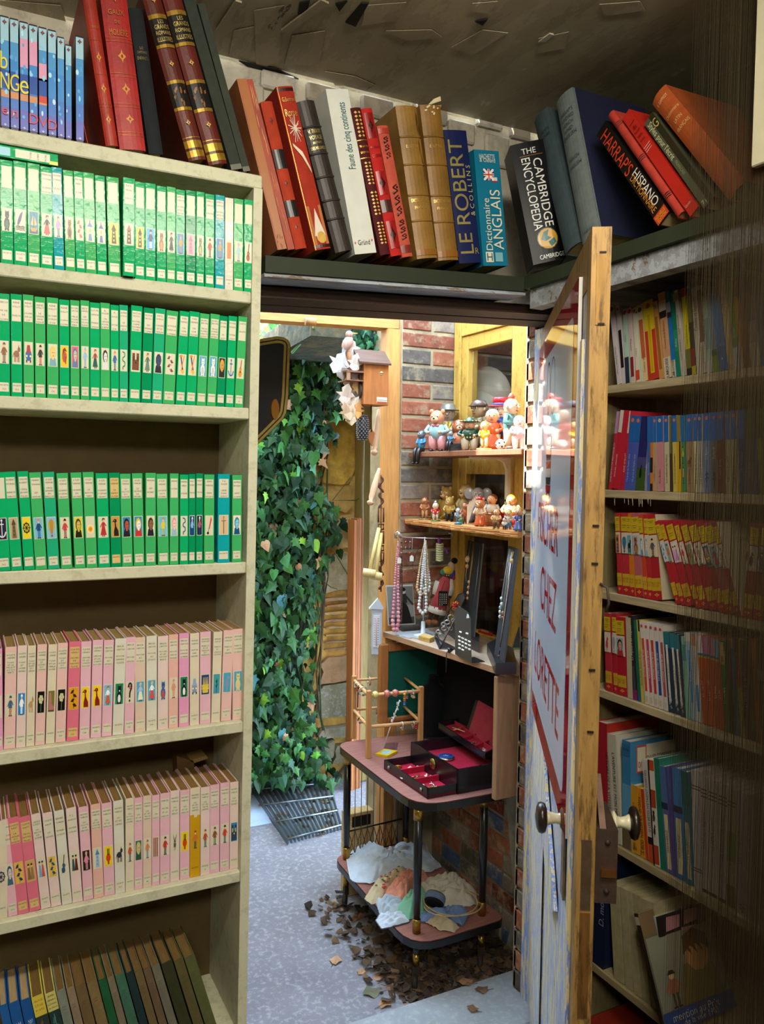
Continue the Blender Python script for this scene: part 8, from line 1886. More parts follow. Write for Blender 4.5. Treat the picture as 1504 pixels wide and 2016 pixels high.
 def board(lab, bl_, br_, tl_, tr_, blk, strands, col='20232a'):
  p, q = at(2, ZL + .03, *c7(*bl_)), at(2, ZL + .03, *c7(*br_)); o = thing('necklace_board', lab, 'display', p)
  bk = FWH * .05
  zt = zat(p + bk, c7(*tl_)[1]) - p.z; dx = (c7(*tl_)[0] - proj(p + bk + ZZ * zt)[0]) * kpx(p)
  V = bk + ZZ * zt + RTH * dx
  b = B(); b.prism([p, q, q + V, p + V], FWH * .014 + RTH * .004, col, '16181c'); b.build('board', M_VELVET, o, p)
  b = B(); b.prism([q, q + RTH * .004 - FWH * .004, q + V + RTH * .004 - FWH * .004, q + V], FWH * .016, '30343c'); b.build('edge', M_PLASTIC, o, p)
  g = [LZP(*c7(*x)) for x in blk]; b = B(); b.prism([x + ZZ * .0003 for x in g], (0, 0, .034), '1e2026', '26282e'); b.build('foot_block', M_PLASTIC, o, p)
  U = q - p
  for lab2, pts, c_, r, bd in strands:
   s = [p + U * u + V * v - FWH * (.004 + .002 * i % .003) for i, (u, v) in enumerate(pts)]; t = thing('necklace', lab2, 'necklace', s[0]); b = B(); b.tube(s, r, c_, 5); b.build('chain', M_METAL, t, s[0])
   for (u, v, rr, cc) in bd: b = B(); b.ell(p + U * u + V * v - FWH * .008, (rr, rr, rr * 1.2), cc, 8, 6); b.build('pendant', M_BEAD, t, s[0])
 board('tall black velvet necklace board behind the earring plate', (868, 900), (985, 960), (940, 180), (1058, 196), ((785, 935), (880, 1010), (1028, 1080), (1030, 1010), (860, 900)),
   [('gold chain with pale wooden beads on the far velvet board', [(.2, .99), (.12, .8), (.08, .62), (.16, .55)], 'a88a5a', .0012, [(.10, .80, .010, 'c9a080'), (.11, .72, .007, 'c08a60')]),
   ('long gold chain with a bar pendant on the far velvet board', [(.36, .99), (.38, .8), (.34, .5), (.30, .3), (.36, .5), (.44, .8), (.44, .99)], 'b08a4a', .0011, [(.33, .56, .005, 'c9a888'), (.33, .50, .005, 'bd9a7a'), (.33, .44, .005, 'c9a888'), (.33, .38, .005, 'b08a5a')]),
   ('dark beaded chain along the far velvet board edge', [(.86, .97), (.84, .6), (.8, .3)], '8a8c94', .0013, [])])
 board('tall black velvet necklace board with silver chains nearest the brick jamb', (1148, 1100), (1222, 1165), (1262, 222), (1350, 258), ((1092, 1090), (1160, 1255), (1326, 1250), (1300, 1130), (1160, 1050)),
   [('silver chain with pale blue beads on the near velvet board', [(.15, .98), (.05, .7), (-.02, .5), (.0, .42)], 'c4c8d0', .0011, [(-.02, .52, .005, 'c4d4e0'), (.02, .44, .006, '9ac4d8'), (.0, .40, .005, 'd0d8e0'), (.08, .47, .006, 'b4d4e4'), (.05, .36, .005, 'c4d4dc')]),
   ('silver chain with a brown leaf pendant on the near velvet board', [(.25, .98), (.25, .7), (.3, .42), (.4, .7), (.35, .98)], 'b4b8c0', .0011, [(.32, .40, .007, '7a5244'), (.36, .36, .006, '6a4438')]),
   ('bead chain with heart pendant on the near velvet board', [(.5, .98), (.55, .9), (.62, .97)], 'b89a5a', .0011, [(.56, .88, .007, 'c4a45a')]),
   ('white bead string down the near velvet board', [(.45, .96), (.5, .6), (.48, .3), (.5, .08)], 'd0d4dc', .0014, []),
   ('dark purple bead string hanging to the near foot block', [(.7, .9), (.62, .5), (.5, .15), (.45, -.02)], '4a3040', .0016, [(.46, .03, .004, '5a3a4a')])])
 a = wedge(((1022, 925), (1135, 958), (1140, 945), (1030, 910))); o = thing('packet', 'red and yellow packet lying flat behind the velvet boards', 'packet', a[0]); b = B(); b.prism([p + ZZ * .0004 for p in a], (0, 0, .012), 'b02a2c'); b.build('packet_body', M_CARD, o, a[0]); b = B(); b.prism([a[0].lerp(a[1], .2) + ZZ * .0126, a[0].lerp(a[1], .7) + ZZ * .0126, a[3].lerp(a[2], .7) + ZZ * .0126, a[3].lerp(a[2], .2) + ZZ * .0126], (0, 0, .0008), 'c9a05a'); b.build('printed_band', M_PRINT, o, a[0])
 p = LZP(*c7(1292, 1050)); o = thing('magazine', 'thin magazine with green edged pages leaning beside the brick jamb', 'magazine', p); b = B(); b.prism([p + ZZ * .0004, p + RTH * .03 + ZZ * .0004, p + RTH * .045 + ZZ * .07 + FWH * .01, p + RTH * .022 + ZZ * .072 + FWH * .01], FWH * .004, '454c58'); b.build('cover', M_CARD, o, p); b = B(); b.prism([p + ZZ * .0004 - FWH * .0012, p + RTH * .03 + ZZ * .0004 - FWH * .0012, p + RTH * .03 + ZZ * .005 - FWH * .0012, p + ZZ * .005 - FWH * .0012], FWH * .001, '7ab07a'); b.build('page_block', M_PAGES, o, p)
 p = LZP(*c7(778, 1080)); o = thing('pendant', 'black cone pendant with a chain dangling over the shelf edge', 'pendant', p); b = B(); b.lathe([(.009, 0), (.008, .008), (.001, .018)], '1a1a1e', p + Vector((0, 0, .0085)), 10, (.8, -.4, .1)); b.build('cone', M_BLACK, o, p); b = B(); e = p - FWH * .022 - RTH * .006; b.tube([p + ZZ * .006 - FWH * .004, e + ZZ * .004, e - FWH * .004 - ZZ * .02, e - FWH * .004 - ZZ * .055], .0018, '3a3a40', 5); b.build('chain', M_METAL, o, p)
jewels()
# -- chalkboard and dark busts under the lower shelf
def under_shelf():
 c = at(1, 2.53, 745, 1425); z0 = c.z; x0 = c.x; x1 = at(1, 2.53, 872, 1400).x; z1 = .895
 o = thing('chalkboard', 'green chalkboard in a brown wooden frame fixed under the shelf', 'board', c)
 w = .036
 for a, e, f, g, nm in ((x0, x0 + w, z0, z1, 'frame_bar'), (x1 - .026, x1, z0, z1, 'frame_bar'), (x0 + w, x1 - .026, z1 - .028, z1, 'frame_bar'), (x0 + w, x1 - .026, z0, z0 + .016, 'frame_bar')):
  b = B(); b.bbox(a + .0002, e - .0002, 2.525, 2.545, f, g, 'a06a3c', .003); b.build(nm, M_WOODZ, o, c)
 b = B(); b.box(x0 + w, x1 - .026, 2.536, 2.542, z0 + .016, z1 - .028, '0e5a50'); b.build('slate', M_PLAIN, o, c)
 ZT = .556
 def bust(lab, px, py, hpx, prof, col='15161a', nm='jewellery_bust'):
  p = at(2, ZT, px, py); k = kpx(p); o = thing(nm, lab, 'bust', p); b = B(); b.lathe([(r * k, z * k) for r, z in prof], col, p, 18); b.build('torso', M_VELVET, o, p); b = B(); b.lathe([(prof[0][0] * k * 1.15, 0), (prof[0][0] * k * 1.15, 2 * k), (prof[0][0] * k * .9, 3 * k)], '1e1f24', p, 18); b.build('foot', M_VELVET, o, p)
 bust('tall black velvet jewellery bust in the dark under the shelf', 852, 1448, 110, [(22, 0), (20, 6), (26, 30), (30, 70), (26, 95), (12, 104), (9, 118), (10, 120)])
 bust('black velvet neck bust beside the open jewel box', 897, 1438, 80, [(30, 0), (30, 8), (28, 24), (12, 40), (9, 58), (10, 61)])
 p = at(2, ZT, 885, 1452); o = thing('card_stand', 'black card stand in front of the velvet neck bust', 'stand', p); b = B(); k = kpx(p); b.prism([p, p + RTH * 38 * k, p + RTH * 38 * k + ZZ * 24 * k + FWH * .012, p + ZZ * 24 * k + FWH * .012], FWH * .002, '22252c'); b.build('plate', M_PLASTIC, o, p); b = B(); b.prism([p, p + RTH * 38 * k, p + RTH * 38 * k + FWH * .02, p + FWH * .02], ZZ * .002, '2a2d34'); b.build('foot', M_PLASTIC, o, p)
under_shelf()
def shade_backdrop():  # black panel added in place of the shade under the shelf
 c = (1.51, 2.28, ZT_ + .0005); o = thing('shade_screen', 'black panel added as shade under the shelf behind the jewel box', 'display', c)
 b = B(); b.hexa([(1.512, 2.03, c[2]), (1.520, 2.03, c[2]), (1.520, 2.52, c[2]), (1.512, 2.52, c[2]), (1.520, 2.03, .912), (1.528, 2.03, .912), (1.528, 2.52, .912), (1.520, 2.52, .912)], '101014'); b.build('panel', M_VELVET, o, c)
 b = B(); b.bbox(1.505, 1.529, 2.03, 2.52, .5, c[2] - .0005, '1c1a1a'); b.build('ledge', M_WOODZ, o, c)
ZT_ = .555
shade_backdrop()
# -- the trolley
ZT, ZB = 0.555, 0.150
def rrect(pts, r, z, n=5):
 out = []; m = len(pts)
 for i in range(m):
  p, a, c = Vector((*pts[i], z)), Vector((*pts[i - 1], z)), Vector((*pts[(i + 1) % m], z))
  rr = r[i] if isinstance(r, (list, tuple)) else r
  u, v = (a - p).normalized(), (c - p).normalized()
  for k in range(n + 1):
   t = k / n; out.append((p + u * rr * (1 - t) ** 2 + v * rr * t ** 2))
 return out
def trolley():
 c = Vector((1.27, 2.27, -.02)); o = thing('trolley', 'two tier tea trolley with wood laminate tops, black legs and brass ferrules', 'trolley', c)
 T = [(1.134, 2.560), (1.128, 1.965), (1.452, 1.955), (1.455, 2.545)]
 Bm = [(1.132, 2.568), (1.116, 1.962), (1.444, 1.972), (1.44, 2.545)]
 for P_, z, nm in ((T, ZT, 'tabletop'), (Bm, ZB, 'lower_tray')):
  b = B(); b.prism(rrect(P_, [.06, .10, .03, .03], z - .003), (0, 0, .003), '8a5c54', '5a3c34'); b.build(nm, M_WOODX, o, c)
  b = B(); q = [(x + (x - c.x) * .010, y + (y - c.y) * .006) for x, y in P_]; b.prism(rrect(q, [.062, .102, .032, .032], z - .0245), (0, 0, .021), '17171a'); b.build('black_rim', M_BLACK, o, c)
 legs = ((1.163, 2.022), (1.165, 2.525), (1.392, 2.020), (1.392, 2.510))
 for i, (x, y) in enumerate(legs):
  b = B(); b.tube([(x, y, ZB), (x, y, ZB + .20), (x, y, ZT - .025)], [.0095, .013, .0125], '17161a', 12); l = b.build('leg', M_BLACK, o, c)
  b = B(); b.lathe([(.0125, 0), (.0125, .040), (.0115, .042)], 'b08a3c', (x, y, ZB + .0003), 14); b.lathe([(.0145, 0), (.0145, .04)], 'b08a3c', (x, y, ZT - .0655), 14); b.build('ferrule', M_GOLD, l, c)
  b = B(); b.tube([(x, y, ZB - .025), (x, y, .062)], [.010, .009], '201c1a', 10); fl = b.build('lower_leg', M_BLACK, o, c)
  b = B(); b.lathe([(.0095, 0), (.0095, .035)], 'a8843a', (x, y, .052), 12); b.build('ferrule', M_GOLD, fl, c)
  b = B(); b.lathe([(.014, -.009), (.022, -.007), (.024, 0), (.022, .007), (.014, .009)], '1c1a18', (x - .006, y - .004, .006), 16, (.8, -.5, 0)); b.box(x - .008, x + .008, y - .008, y + .008, .024, .050, '2a2420'); b.build('caster', M_IRON, o, c)
 b = B(); y = 2.538
 for i in range(9): x = 1.178 + i * .0245; b.tube([(x, y, ZB + .002), (x, y, ZT - .03)], .0014, '6a5a40', 5)
 b.build('wire', M_METAL, o, c); b = B()
 for i in range(8):
  x = 1.178 + i * .0245; b.tube([(x, y - .003, ZB + .01), (x + .0245, y - .003, ZB + .09)], .0016, '6a5638', 5); b.tube([(x + .0245, y - .003, ZB + .01), (x, y - .003, ZB + .09)], .0016, '6a5638', 5)
 b.tube([(1.17, y - .002, ZB + .092), (1.39, y - .002, ZB + .098)], .003, '2a2620', 6); b.tube([(1.17, y - .002, ZB + .008), (1.39, y - .002, ZB + .008)], .0022, '2a2620', 6); b.build('lattice', M_METAL, o, c)
trolley()
def wood_box():
 c = Vector((1.28, 2.60, -.02)); o = thing('wooden_box', 'shallow pale wooden box with a dark slot behind the trolley', 'box', c)
 a, e = at(1, 2.585, 682, 1650), at(1, 2.585, 797, 1650); z1 = at(1, 2.585, 690, 1602).z
 b = B(); b.bbox(a.x, 1.299, 2.582, 2.63, -.0197, z1, 'c4a878', .002); b.build('box_body', M_PINE, o, c); b = B(); b.box(a.x + .02, 1.285, 2.579, 2.5818, z1 - .05, z1 - .012, '1a120c'); b.build('slot', M_PLAIN, o, c)
wood_box()
# -- on the trolley top
def t8(x, y): return (640 + x / 3.581, 1230 + y / 3.581)
def rack():
 z = ZT + .0003
 A, Bq, Cq = (at(2, z, *t8(*p)) for p in ((200, 803), (303, 938), (545, 768))); Dq = Bq + (Cq - A)
 o = thing('bracelet_rack', 'square wooden bracelet rack of pale bars hung with beads and bangles', 'rack', A)
 posts = (A, Bq, Cq, Dq); hh = [zat(p, t8(0, y)[1]) - z for p, y in ((A, 358), (Bq, 465), (Cq, 335))]; hh.append(hh[1]); H = sum(hh) / 4
 for p in posts: b = B(); b.bbox(p.x - .0075, p.x + .0075, p.y - .0075, p.y + .0075, z, z + H, 'bb8a58', .001); b.build('post', M_WOODZ, o, A)
 up, lo = z + H * .93, z + H * .46
 def at_z(p, zz): return Vector((p.x, p.y, zz))
 for p, q, r, nm in ((A, Bq, .006, 'rod'), (Bq, Dq, .006, 'rod'), (A, Cq, .005, 'bar'), (Cq, Dq, .005, 'bar')):
  for zz in (up, lo): b = B(); b.tube([at_z(p, zz), at_z(q, zz)], r, 'c09464' if nm == 'bar' else 'c99c6c', 8); b.build(nm, M_WOODX, o, A)
 off_ = -FWH * .0
 def bead(lab, f, r, col, zz=up, p=Bq, q=Dq, nm='bead', cat='bead', gr='beads on the bracelet rack'):
  m = at_z(p.lerp(q, f), zz); t = thing(nm, lab, cat, m, (0, 0, 0), gr); d = (q - p).normalized(); b = B()
  n = 9; prof = [(.0068, -r * .8)] + [(max(.0068, r * math.cos(a)), r * math.sin(a)) for a in (math.radians(-60 + 15 * i) for i in range(n))] + [(.0068, r * .8)]
  b.lathe(prof, col, m, 16, d); b.build('bead', M_BEAD, t, m)
  b = B(); b.tube([m + Vector((0, 0, r * .98)).copy() * math.cos(a * .628) + d.cross(ZZ) * (r * .98 * math.sin(a * .628)) for a in range(10)], .0008, 'e0d8c0', 4, closed=True); b.build('stripe', M_BEAD, t, m)
 bead('pale yellow marbled bead on the front rod', .12, .0125, 'c9bc6a'); bead('coral pink bead on the front rod, left of the pair', .34, .0128, 'b8685e'); bead('coral pink bead on the front rod, right of the pair', .50, .0128, 'b8685e')
 for i, (f, zz, p, q, lab, col) in enumerate(((.22, up, A, Bq, 'silver bangle stack on the left rod', 'c4c8cc'), (.42, up, A, Bq, 'silver and red charm bracelet on the left rod', 'b8a890'), (.62, up, A, Bq, 'white and silver bracelet on the left rod', 'd0ccc8'), (.5, lo, A, Bq, 'thin dark bracelet on the lower left rod', '4a4440'),
            (.72, up, Bq, Dq, 'dark metal bangle with rings on the front rod', '6a6660'), (.84, up, Bq, Dq, 'pewter bangle at the end of the front rod', '8a8880'), (.86, lo, Bq, Dq, 'round silver bead bracelet on the lower rod', 'a8a8a0'), (.64, lo, Bq, Dq, 'pair of small chrome rings on the lower rod', 'c8ccd0'),
            (.55, up, A, Cq, 'dark open bangle on the back bar, left one', '3c3430'), (.75, up, A, Cq, 'dark open bangle on the back bar, right one', '3c3430'), (.5, lo, A, Cq, 'brass hoop bracelet on the lower back bar', 'a8803a'), (.3, up, A, Cq, 'grey flower bracelet on the back bar', 'a8a8a0'))):
  m = at_z(p.lerp(q, f), zz); d = (q - p).normalized(); r = .010 + .002 * (i % 3); s = d.cross(ZZ); t = thing('bangle', lab, 'bracelet', m, (0, 0, 0), 'bracelets on the wooden rack'); b = B()
  hang = -.006 if i not in (10,) else -.016; rr = r if i != 10 else .019
  b.tube([m + ZZ * (hang + rr * math.cos(a * .4488)) + s * (rr * math.sin(a * .4488)) for a in range(14)], .0022, col, 6, closed=True); b.build('hoop', M_METAL, t, m)
  for k in range(5): b = B(); a = 2.2 + k * .5; b.ell(m + ZZ * (hang + rr * math.cos(a)) + s * (rr * math.sin(a)), (.0038, .0038, .0042), ['c4c4c0', 'b02a34', '8a8a84', 'd0c8b0', '5a5a58'][(k + i) % 5], 7, 5); b.build('charm', M_BEAD, t, m)
 for i, (x, y, cols) in enumerate((((563, 0, ['c9a02a', 'c44a2a', 'c9a02a', 'c44a2a', '3a6ab8', '3a6ab8'])), ((625, 0, ['b8b4a0', 'a8904a', 'b09a3a'])), ((640, 0, ['8a1c2c', 'a8242c', 'a8242c'])))):
  f = (.68, .86, .92)[i]; zz = (up, up, lo)[i]; m = at_z(Bq.lerp(Dq, f), zz) - FWH * .009; t = thing('bead_pendant', ('yellow, red and blue bead strand hanging from the front rod', 'brass bell charms hanging from the front rod', 'dark red drop earrings hanging from the lower rod')[i], 'earring', m); b = B(); b.tube([m + ZZ * .008, m - ZZ * (.007 * len(cols))], .0007, '8a8a80', 4); b.build('wire', M_METAL, t, m)
  for k, cc in enumerate(cols): b = B(); b.ell(m - ZZ * (.004 + .0068 * k), (.0055, .005, .0036), cc, 8, 6); b.build('bead', M_BEAD, t, m)
 m = at_z(A.lerp(Bq, .28), up) - ZZ * .01; t = thing('beaded_tassel', 'long black beaded tassel hanging from the left rod', 'tassel', m); b = B(); b.tube([m - RTH * .0 - FWH * .006, m - FWH * .006 - ZZ * .03, m - FWH * .006 - ZZ * .07], .0028, '141214', 6); b.build('strand', M_BEAD, t, m); b = B(); b.ell(m - FWH * .008 + ZZ * .002, .005, 'b8242c', 8, 6); b.build('bead', M_BEAD, t, m)
 p0, p1 = at(2, z, *t8(412, 868)), None; p1 = p0 + RTH * (31 * kpx(p0)) + ZZ * (zat(p0, t8(0, 545)[1]) - z) + FWH * .03
 t = thing('acrylic_stand', 'clear acrylic stand with a slanting stick and crystal clips', 'stand', p0); b = B(); b.tube([p0 + ZZ * .003, p1], .0022, 'd0d4da', 6); b.build('stick', M_PLASTIC, t, p0)
 g = [at(2, z, *t8(*q)) for q in ((412, 880), (505, 890), (516, 835), (430, 835))]; b = B(); b.prism(g, ZZ * .003, 'fff'); b.build('foot', M_ACRYL, t, p0)
 rnd = random.Random(3)
 for k in range(16):
  f = .55 + .45 * k / 16; b = B(); q = p0.lerp(p1, f) + RTH * rnd.uniform(-.006, .006) - FWH * .003; b.ell(q, .0032, rnd.choice(['c4c8c8', 'a8b0b0', 'd0d0c8']), 5, 4); b.build('crystal', M_BEAD, t, p0)
 g = [at(2, z, *t8(*q)) for q in ((352, 925), (440, 940), (512, 905), (420, 890))]; t = thing('card_box', 'small yellow card box with a blue oval beside the jewel box', 'box', g[0]); b = B(); b.prism([q + ZZ * .0002 for q in g], ZZ * .008, 'c9a81c'); b.build('box_body', M_CARD, t, g[0]); b = B(); cc = sum(g, Vector()) / 4 + ZZ * .0086; b.add([cc + (g[1] - g[0]) * (.32 * math.cos(a * .314)) + (g[3] - g[0]) * (.32 * math.sin(a * .314)) for a in range(20)], [tuple(range(20))], '8ab8d0'); b.build('printed_oval', M_PRINT, t, g[0])
rack()
def jewel_box():
 z = ZT + .0003
 F, L_, R_ = at(2, z, 900, 1564), at(2, z, 808, 1505), at(2, z, 1013, 1543)
 Uv = L_ - F; Vv = R_ - F; Hh = .074
 o = thing('jewel_box', 'black jewel box with red velvet lining, lid up and drawer pulled out', 'jewellery box', F)
 nU, nV = Uv.normalized(), Vv.normalized(); th = .006
 def wall(p, q, inn, z0, z1, col, nm, m=M_BLACK):
  b = B(); b.prism([p + ZZ * z0, q + ZZ * z0, q + ZZ * z1, p + ZZ * z1], inn * th, col); return b.build(nm, m, o, F)
 K = L_ + Vv
 wall(F, L_, nV, 0, Hh, '15151c', 'front_panel'); wall(F + nU * .0, R_, nU, 0, Hh, '15151c', 'side_panel'); wall(L_, K, -nU, 0, Hh, '15151c', 'side_panel'); wall(R_, K, -nV, 0, Hh, '15151c', 'back_panel')
 b = B(); b.prism([F + nU * th + nV * th + ZZ * .034, L_ - nU * th + nV * th + ZZ * .034, K - nU * th - nV * th + ZZ * .034, R_ + nU * th - nV * th + ZZ * .034], ZZ * .004, '8f1230'); b.build('velvet_floor', M_VELVET, o, F)
 m = (F + L_) / 2 + ZZ * .047 - nV * .0005; b = B(); b.lathe([(.017, 0), (.017, .002), (.013, .004), (.005, .005)], '9a8a58', m, 20, -nV); b.build('medallion', M_GOLD, o, F, 'round brass medallion')
 D0 = F - nV * .098 + nU * .004; D1 = L_ - nV * .098 - nU * .004; dh = .031
 d = bpy.data.objects.new('drawer', None); COL.objects.link(d); d.parent = o
 def dw(p, q, inn, nm, h=dh, c='15151c', z0=0.0006, t_=.005):
  b = B(); b.prism([p + ZZ * z0, q + ZZ * z0, q + ZZ * h, p + ZZ * h], inn * t_, c); b.build(nm, M_BLACK, d, F)
 E0, E1 = F - nV * .001 + nU * .004, L_ - nV * .001 - nU * .004
 dw(D0, D1, nV, 'drawer_front'); dw(D0, E0, nU, 'drawer_side'); dw(D1, E1, -nU, 'drawer_side')
 b = B(); b.prism([D0 + ZZ * .003, D1 + ZZ * .003, E1 + ZZ * .003, E0 + ZZ * .003], ZZ * .004, '9a1432'); b.build('velvet_floor', M_VELVET, d, F)
 for f in (.36, .68):
  p, q = D0.lerp(D1, f) + nV * .005, E0.lerp(E1, f); b = B(); b.prism([p + ZZ * .007, q + ZZ * .007, q + ZZ * .025, p + ZZ * .025], nU * .005, 'a01836'); b.build('divider', M_VELVET, d, F)
 for f in (.13, .87): b = B(); b.lathe([(.0055, 0), (.0055, .003), (.003, .005)], '8a8a88', D0.lerp(D1, f) + ZZ * .017, 12, -nV); b.build('drawer_knob', M_METAL, d, F)
 zt = Hh + .001
 A = [at(2, ZT + zt + .002, *p) for p in ((863, 1434), (955, 1496), (990, 1478), (922, 1420))]
 t = bpy.data.objects.new('tray', None); COL.objects.link(t); t.parent = o
 b = B(); b.prism(A, ZZ * .004, '8f1230', '15151c'); b.build('velvet_floor', M_VELVET, t, F)
 ctr = sum(A, Vector()) / 4
 for i in range(4):
  p, q = A[i], A[(i + 1) % 4]; b = B(); inn = (ctr - (p + q) / 2).normalized() * .004; b.prism([p - ZZ * .001, q - ZZ * .001, q + ZZ * .021, p + ZZ * .021], inn, '17171e'); b.build('tray_side', M_BLACK, t, F)
 def tq(u, v): return A[0].lerp(A[1], u).lerp(A[3].lerp(A[2], u), v) + ZZ * .004
 for u in (.25, .5, .75): b = B(); b.prism([tq(u, .05), tq(u, .95), tq(u, .95) + ZZ * .012, tq(u, .05) + ZZ * .012], (A[1] - A[0]).normalized() * .003, 'a01838'); b.build('divider', M_VELVET, t, F)
 b = B(); b.prism([tq(.03, .5), tq(.97, .5), tq(.97, .5) + ZZ * .013, tq(.03, .5) + ZZ * .013], (A[3] - A[0]).normalized() * .003, 'a01838'); b.build('divider', M_VELVET, t, F)
 h0, h1 = K + ZZ * Hh, R_ + ZZ * Hh; up = ZZ * .125 + nV * .045
 b = B(); b.prism([h0, h1, h1 + up, h0 + up], nV * .012, '15151c'); l = b.build('lid', M_BLACK, o, F)
 b = B(); e = -nV * .0012; q0, q1 = h0.lerp(h1, .06), h0.lerp(h1, .96); b.prism([q0 + up * .05 + e, q1 + up * .05 + e, q1 + up * .95 + e, q0 + up * .95 + e], nV * .001, 'a83a54'); b.build('satin_lining', M_FABRIC, l, F)
 b = B(); s0 = h0.lerp(h1, .62) + up * .55 - nV * .002; b.prism([s0, h0.lerp(h1, .92) + up * .45 - nV * .002, h0.lerp(h1, .95) + up * .68 - nV * .002, h0.lerp(h1, .72) + up * .72 - nV * .002], nV * .0006, 'b4bccc'); b.build('mirror_card', M_CARD, l, F)
 def onD(u, v, h=.0075): return D0.lerp(D1, u).lerp(E0.lerp(E1, u), v) + ZZ * h
 def onB(u, v): return F.lerp(L_, u).lerp(R_.lerp(K, u), v) + ZZ * .0385
 c = onB(.66, .36); tt = thing('pill_box', 'round blue enamel pill box with white mark on the red velvet', 'box', c); b = B(); b.lathe([(.027, 0), (.028, .004), (.027, .008)], 'b8a884', c, 24); b.build('case', M_GOLD, tt, c); b = B(); b.lathe([(.0265, .0082), (.024, .0098), (.001, .010)], '1c3a78', c, 24); b.build('enamel_lid', M_GLAZE, tt, c); b = B(); b.tube([c + ZZ * .0105 + nV * .006 - nU * .006, c + ZZ * .0105 - nV * .002, c + ZZ * .0105 + nV * .004 + nU * .008], .0006, 'd0d8e0', 4); b.tube([c + ZZ * .0105 - nV * .006 - nU * .003, c + ZZ * .0105 + nU * .004 - nV * .007], .0006, 'd0d8e0', 4); b.build('mark', M_PRINT, tt, c)
 rnd = random.Random(12)
 def trinket(nm, lab, cat, c, kind, col, m=M_GOLD, r=.006, gr='trinkets in the jewel box'):
  r *= 1.35; t = thing(nm, lab, cat, c, (0, 0, 0), gr); b = B()
  a = rnd.random() * 6; d = Vector((math.cos(a), math.sin(a), 0)); s = d.cross(ZZ)
  if kind == 'ring':
   b.tube([c + ZZ * .002 + d * (r * math.cos(k * .524)) + s * (r * math.sin(k * .524)) for k in range(12)], r * .22, col, 6, closed=True); b.build('band', m, t, c); b = B(); b.ell(c + ZZ * .004 + d * r, r * .35, 'c8ccd0', 6, 5); b.build('stone', M_BEAD, t, c)
  elif kind == 'coil':
   for j in range(4): b.tube([c + ZZ * (.002 + j * .0022) + d * (r * math.cos(k * .45) + j * .0006) + s * (r * .8 * math.sin(k * .45)) for k in range(14)], .0015, col, 6, closed=True)
   b.build('coil', m, t, c); b = B(); b.ell(c + ZZ * .012 + d * r, .003, col, 6, 5); b.build('clasp', m, t, c)
  elif kind == 'heap':
   q = [c + ZZ * (.002 + .003 * rnd.random()) + d * rnd.uniform(-r, r) * 1.8 + s * rnd.uniform(-r, r) for _ in range(16)]; b.tube(q, .0011, col, 5); b.build('chain', m, t, c); b = B()
   for q_ in q[::4]: b.ell(q_ + ZZ * .001, .002, 'd8c8a0', 5, 4)
   b.build('link', m, t, c)
  elif kind == 'cross':
   b.tube([c + ZZ * .003 - d * r * 1.4, c + ZZ * .004 + d * r * 1.4], .0016, col, 6); b.tube([c + ZZ * .0035 + d * r * .5 - s * r, c + ZZ * .0035 + d * r * .5 + s * r], .0016, col, 6); b.build('cross', m, t, c); b = B(); b.ell(c + ZZ * .004 + d * r * 1.6, .002, col, 5, 4); b.build('loop', m, t, c)
  else:
   b.ell(c + ZZ * r * .42, (r * .9, r * .65, r * .42), col, 9, 6); b.tube([c + ZZ * r * .4 - d * r, c + ZZ * r * .5, c + ZZ * r * .4 + d * r * 1.6], [.001, .002, .001], col, 5); b.build('brooch', m, t, c); b = B(); b.ell(c + ZZ * r * .8, r * .3, 'd0ccc0', 6, 5); b.build('stone', M_BEAD, t, c)
 for nm, lab, cat, u, v, kd, col, m, r in (('bangle_coil', 'coil of gold bangles in the back drawer compartment', 'bracelet', .86, .30, 'coil', 'b8862c', M_GOLD, .010), ('pearl_earring', 'single white pearl stud in the drawer corner', 'earring', .92, .12, 'blob', 'd8d0c8', M_BEAD, .005), ('shell_brooch', 'pink shell brooch in the back drawer compartment', 'brooch', .80, .66, 'blob', 'd8a890', M_BEAD, .008), ('white_brooch', 'white enamel flower brooch in the back drawer compartment', 'brooch', .76, .86, 'blob', 'd8d4cc', M_BEAD, .009),
           ('chain_heap', 'heap of gold chains in the middle drawer compartment', 'chain', .52, .42, 'heap', 'c9a860', M_GOLD, .012), ('signet_ring', 'silver ring with purple stone in the middle compartment', 'ring', .58, .10, 'ring', 'c4b8c4', M_METAL, .008), ('cream_brooch', 'cream leaf brooch in the middle drawer compartment', 'brooch', .50, .78, 'blob', 'd8c8a0', M_GOLD, .008), ('bar_pin', 'pale curved bar pin in the middle compartment', 'brooch', .44, .90, 'cross', 'd0c4b0', M_METAL, .007),
           ('pewter_brooch', 'dark pewter brooch in the front drawer compartment', 'brooch', .20, .18, 'blob', '4a4c54', M_METAL, .011), ('gold_clips', 'tangle of gold clips in the front drawer compartment', 'clip', .18, .50, 'heap', 'c9a868', M_GOLD, .010), ('cross_pendant', 'small silver cross pendant in the front compartment', 'pendant', .26, .62, 'cross', 'd0d0d0', M_METAL, .007), ('silver_cuff_link', 'silver cufflinks in the front drawer corner', 'cufflink', .14, .86, 'cross', 'c0c4cc', M_METAL, .007), ('silver_chain', 'silver chain heap in the front drawer compartment', 'chain', .12, .72, 'heap', 'b8bcc4', M_METAL, .008)):
  trinket(nm, lab, cat, onD(u, v), kd, col, m, r)
 trinket('stone_earrings', 'gold earrings with green stone near the box front', 'earring', onB(.16, .14), 'heap', 'c9b080', M_GOLD, .008); trinket('silver_charm', 'silver charm beside the blue pill box', 'charm', onB(.42, .18), 'heap', 'b8bcc0', M_METAL, .006); trinket('pale_brooch', 'pale pink brooch near the box side', 'brooch', onB(.10, .5), 'blob', 'd0a8a0', M_BEAD, .006)
